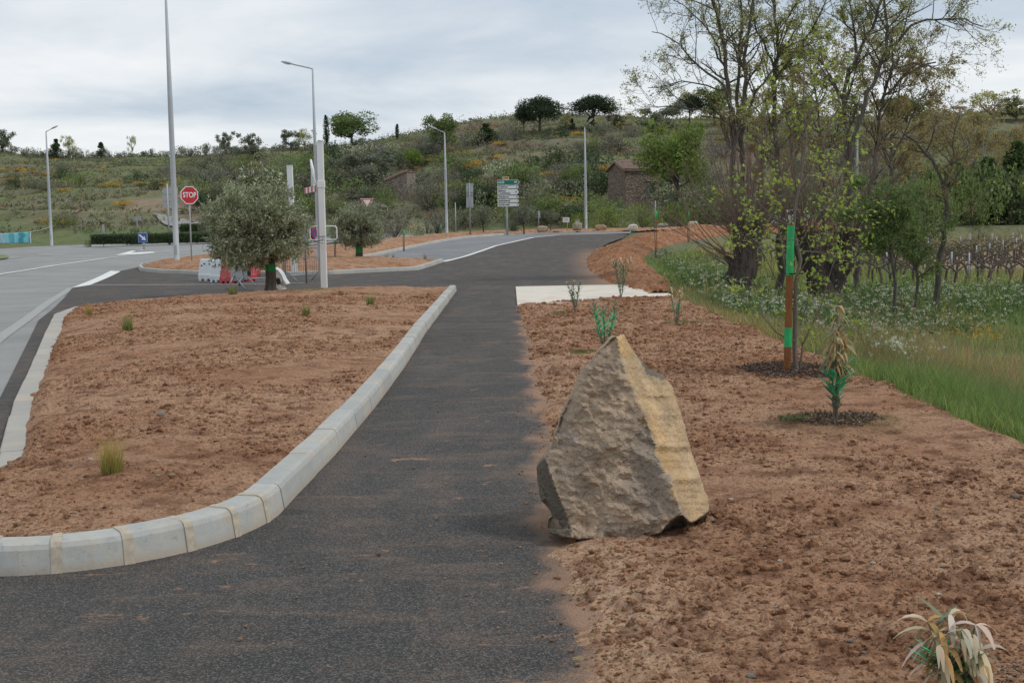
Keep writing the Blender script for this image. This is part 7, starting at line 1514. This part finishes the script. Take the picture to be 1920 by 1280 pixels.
# ================================================================== TALL TREES (limbs traced, twigs grown)
def tall_tree(Y, base, limbs_px, label, seed, leaf, bark=None, tmin=0.35, dens=3.2, lean_up=0.05, L1=1.5, lsz=0.066, nleaf=6, group='tall budding trees behind the pollards', keepz=None, small=1.0):
    rg = np.random.default_rng(seed); p = at(base[0], base[1], Y); g = np.array([p[0], Y, float(Gs(p[0], Y))]); t = empty('tall_tree', g, label, 'tree', group); limbs = []
    for L in limbs_px: limbs.append(px_limb(L[0], Y, L[1]*0.72, L[2]*0.8))
    limbs[0][0][0][2] = g[2]-0.2; V, Fq = tubes(limb_groups([l for l in limbs]), lambda r: 9); put('trunk', V, Fq, bark or M_BARK, t)
    P, D, L, R_ = [], [], [], []
    for (Q, r), Lp in zip(limbs, limbs_px):
        T_ = norm(np.gradient(Q, axis=0)); n = len(Q); t0 = Lp[3] if len(Lp) > 3 else tmin
        seglen = np.linalg.norm(np.diff(Q, axis=0), axis=1).sum(); m = int(seglen*(1-t0)*dens)+2
        for _ in range(m):
            f = (t0+(1-t0)*rg.random())*(n-1.001); i = int(f); s_ = rg.standard_normal(3); s_ -= T_[i]*(s_@T_[i]); s_ /= np.linalg.norm(s_); P.append(Q[i]*(1-(f-i))+Q[i+1]*(f-i)); D.append(T_[i]*0.75+s_*0.85+np.array([0, 0, 0.15])); L.append(L1*(0.5+0.7*rg.random())); R_.append(min(r[i]*0.55, 0.035))
    P, D, L, R_ = np.array(P), norm(np.array(D)), np.array(L), np.array(R_)
    gr, last = grow(P, D, L, R_, [dict(k=6, wander=0.15, up=lean_up, taper=0.4, m=5, tmin=0.25, spread=0.85, lr=0.5, rr=0.6), dict(k=4, wander=0.2, up=0.04, taper=0.45, m=4, tmin=0.2, spread=0.9, lr=0.5, rr=0.6), dict(k=3, wander=0.25, up=0.03, taper=0.5)], rg)
    gr = [(a, np.maximum(b, 0.0045*small)) for a, b in gr]; V, Fq = tubes(gr, lambda r: 5 if r.max() > 0.02 else 3); put('branches', V, Fq, bark or M_BARK, t)
    tips = gr[2][0]; n = len(tips); C = np.concatenate([tips[:, -1], tips[:, 1]]); nleaf = int(nleaf*1.9); C = np.repeat(C, nleaf, 0)+rg.standard_normal((len(C)*nleaf, 3))*0.055; ph = fbm(C[:, 0]*1.1+seed, C[:, 1]*1.1, C[:, 2]*1.1, 2, 300+seed); C = C[rg.random(len(C)) < np.clip(0.62+0.6*ph, 0.12, 1)]
    V, Fq, T = leaf_geo(C, lsz, 0.45, rg, (0.6, 1.3), up=-0.1); put('foliage', V, Fq, leaf, t, T, False); return t
Y1 = 39.0
tall_tree(Y1, (1395, 545), [([(1396, 548), (1383, 430), (1376, 340), (1372, 240), (1366, 150), (1352, 60), (1330, -30), (1318, -80)], 0.16, 0.045, 0.4), ([(1374, 280), (1391, 210), (1402, 150), (1398, 80), (1410, 10), (1420, -60)], 0.11, 0.03, 0.2), ([(1366, 225), (1340, 208), (1310, 205), (1280, 208), (1255, 202), (1215, 196)], 0.055, 0.012, 0.3), ([(1368, 180), (1345, 150), (1315, 130), (1290, 100), (1268, 70), (1240, 62), (1222, 60)], 0.06, 0.014, 0.3), ([(1362, 130), (1345, 90), (1325, 50), (1300, 20), (1262, 0)], 0.05, 0.015, 0.2), ([(1367, 170), (1330, 162), (1290, 150), (1250, 160), (1215, 165)], 0.04, 0.012, 0.2)], 'leftmost tall budding tree with long bare branches reaching left', 501, L_BUD, dens=3.0, nleaf=3)
tall_tree(Y1+1, (1402, 548), [([(1402, 550), (1397, 450), (1393, 340), (1392, 250), (1398, 215), (1420, 165), (1440, 140), (1470, 118)], 0.15, 0.03, 0.55), ([(1393, 300), (1380, 200), (1388, 110), (1392, 30), (1380, -50)], 0.10, 0.03, 0.4)], 'second tall tree, its trunk almost touching the leftmost one', 502, L_BUD, dens=3.0, nleaf=4)
tall_tree(Y1+1.5, (1478, 545), [([(1480, 550), (1474, 450), (1465, 360), (1456, 280), (1451, 200), (1452, 140), (1458, 90), (1454, 30), (1446, -60)], 0.15, 0.04, 0.35), ([(1454, 150), (1470, 120), (1500, 90), (1520, 60), (1540, 30), (1552, -20)], 0.07, 0.02, 0.25), ([(1452, 130), (1435, 90), (1415, 50), (1405, 10), (1410, -50)], 0.06, 0.02, 0.25), ([(1452, 240), (1480, 205), (1510, 190), (1550, 185)], 0.05, 0.014, 0.3)], 'tall straight budding tree directly behind the top of the maple', 503, L_BUD, dens=3.4, nleaf=5)
tall_tree(Y1+0.5, (1572, 545), [([(1575, 550), (1583, 450), (1588, 361), (1594, 290), (1583, 240), (1582, 180), (1589, 148), (1611, 96), (1630, 60), (1647, 24), (1662, -40)], 0.15, 0.04, 0.4), ([(1606, 100), (1604, 60), (1596, 25), (1588, -40)], 0.06, 0.02, 0.1), ([(1583, 190), (1565, 150), (1540, 120), (1520, 85)], 0.05, 0.015, 0.2)], 'tall tree with a kinked trunk behind the right pollard', 504, L_BUD, dens=3.4, nleaf=5)
tall_tree(Y1, (1585, 548), [([(1580, 552), (1588, 420), (1595, 330), (1600, 262), (1619, 200), (1639, 152), (1663, 96), (1687, 68), (1719, 38), (1751, 32), (1800, 32), (1844, 50)], 0.16, 0.02, 0.45), ([(1663, 96), (1664, 50), (1658, 0), (1655, -50)], 0.08, 0.03, 0.1), ([(1640, 150), (1670, 130), (1700, 118), (1740, 122), (1770, 135)], 0.05, 0.015, 0.2)], 'tall leaning tree whose long top branch arches to the right', 505, L_BUD, dens=3.0, nleaf=4)
tall_tree(Y1+3, (1600, 540), [([(1602, 545), (1612, 470), (1623, 393), (1639, 321), (1647, 241), (1652, 193), (1668, 165), (1690, 145), (1720, 125), (1755, 117)], 0.14, 0.03, 0.5), ([(1652, 193), (1665, 150), (1680, 110), (1670, 60)], 0.07, 0.02, 0.1), ([(1643, 273), (1660, 256), (1690, 254), (1715, 262), (1745, 292)], 0.055, 0.02, 0.4), ([(1650, 215), (1635, 180), (1620, 150), (1610, 110)], 0.05, 0.02, 0.2)], 'brown-barked tree forking below its bronze crown, right of the leaning tree', 506, L_BUDB, dens=3.6, nleaf=5)
tall_tree(31.5, (1748, 568), [([(1750, 570), (1760, 510), (1770, 450), (1774, 400), (1776, 362), (1768, 335), (1752, 300), (1730, 275), (1700, 255)], 0.11, 0.04, 0.45), ([(1774, 370), (1785, 340), (1800, 310), (1815, 280)], 0.04, 0.015, 0.1), ([(1770, 350), (1790, 300), (1780, 250), (1800, 215)], 0.04, 0.015, 0.2), ([(1778, 410), (1800, 405), (1815, 404)], 0.02, 0.01, 0.5)], 'isolated dark leaning tree in front of the vineyard with a bronze top', 507, L_BUDB, dens=2.6, L1=0.85, nleaf=4, lsz=0.055)
tall_tree(60, (1425, 470), [([(1425, 474), (1430, 380), (1428, 280), (1436, 180)], 0.14, 0.04, 0.2), ([(1430, 330), (1400, 240), (1390, 180)], 0.08, 0.03, 0.2)], 'slim tree in the gap between the left pollard and the maple, farther back', 508, L_BUDB, dens=2.6, L1=1.9, nleaf=5, lsz=0.12, small=1.6)
tall_tree(62, (1540, 470), [([(1540, 474), (1548, 380), (1540, 280), (1530, 180), (1520, 120)], 0.16, 0.04, 0.25), ([(1545, 330), (1570, 240), (1590, 170)], 0.08, 0.03, 0.2)], 'bushy bronze tree farther back behind the right pollard', 509, L_BUDB, dens=2.6, L1=2.1, nleaf=5, lsz=0.12, small=1.6)
tall_tree(66, (1500, 466), [([(1500, 468), (1490, 360), (1482, 260), (1486, 160), (1480, 90)], 0.16, 0.04, 0.25), ([(1490, 300), (1520, 200), (1540, 90)], 0.08, 0.03, 0.2)], 'yellowish budding tree farther back behind the maple crown', 510, L_BUD, dens=2.8, L1=2.3, nleaf=6, lsz=0.13, small=1.6)
tall_tree(64, (1660, 460), [([(1660, 466), (1668, 360), (1672, 250), (1690, 150)], 0.16, 0.04, 0.3), ([(1670, 300), (1710, 220), (1740, 160)], 0.08, 0.03, 0.2)], 'bronze tree farther back right of the brown-barked tree', 511, L_BUDB, dens=2.8, L1=2.3, nleaf=6, lsz=0.13, small=1.6)
tall_tree(36, (1462, 548), [([(1460, 556), (1462, 520), (1464, 480), (1460, 440)], 0.17, 0.10, 0.8)], 'short dark stump-like trunk between the two pollards', 512, L_BUD, dens=1.0, L1=0.9)
tall_tree(30, (1688, 560), [([(1676, 560), (1680, 520), (1672, 480), (1660, 440), (1664, 400)], 0.07, 0.02, 0.4), ([(1678, 510), (1690, 470), (1700, 440)], 0.03, 0.012, 0.3)], 'small multi-stemmed green tree left of the isolated leaning tree', 513, L_GREEN, dens=9, L1=0.85, nleaf=9, lsz=0.07)
tall_tree(31, (1712, 560), [([(1712, 562), (1718, 520), (1720, 480), (1728, 440)], 0.06, 0.02, 0.3)], 'small green tree just left of the isolated leaning trunk', 514, L_GREEN, dens=9, L1=0.85, nleaf=9, lsz=0.07)

# ================================================================== STAKED SAPLINGS ON THE BANK AND VERGE
def sapling(px, py, top, Y, label, tag, lean=0, mat=None, seed=1, group='newly planted staked saplings', twigs=True):
    rg = np.random.default_rng(seed); p = at(px, py, Y); g = np.array([p[0], Y, float(G(p[0], Y))]); H = at(px, top, Y)[2]-g[2]; t = empty('staked_sapling', g, label, 'sapling', group)
    MB().tube([(0, 0, -0.05), (lean*0.3, 0, H*0.5), (lean, 0, H)], [0.028, 0.022, 0.008], 6).obj('stem', mat or M_SAPL, t, True)
    za, zb_ = at(px, tag[0], Y)[2]-g[2], at(px, tag[1], Y)[2]-g[2]; MB().tube([(0.06, -0.04, -0.05), (0.06, -0.04, za)], 0.018, 8).obj('stake', M_STAKE, t, True)
    MB().tube([(0.05, -0.04, zb_), (0.055, -0.04, za)], [0.045, 0.038], 8).obj('green_tag', M_GTAPE, t, True)
    if twigs:
        m = 10; P = np.stack([lean*np.linspace(.4, 1, m), np.zeros(m), H*np.linspace(0.45, 0.95, m)], 1)+g; gr, _ = grow(P, norm(rg.standard_normal((m, 3))*np.array([1, 1, 0.2])+np.array([0, 0, 0.8])), np.full(m, H*0.16), np.full(m, 0.010), [dict(k=4, wander=0.15, m=2, lr=0.5), dict(k=3)], rg); V, Fq = tubes(gr, lambda r: 3); put('twigs', V, Fq, M_SHOOT, t)
sapling(1229, 458, 385, 62, 'staked sapling with green tag at the left end of the spoil bank', (395, 411), -0.1, seed=1); sapling(1290, 440, 380, 78, 'staked sapling with green tag on the bank left of the pollards', (397, 407), -0.1, seed=2)
for i, (px, py, top, Y, tg) in enumerate([(577, 469, 433, 62, (450, 460)), (756, 451, 428, 72, (432, 442)), (826, 441, 420, 95, (422, 431)), (627, 462, 448, 60, (452, 459)), (700, 392, 380, 100, (383, 390))][:4]):
    sapling(px, py, top-4, Y, ['staked seedling with green tag seen between the gantry posts', 'staked seedling with green tag right of the smaller olive tree', 'staked seedling with green tag left of the lone lamp post', 'staked seedling with green tag right of the white tubular loop'][i], tg, seed=5+i, twigs=False)
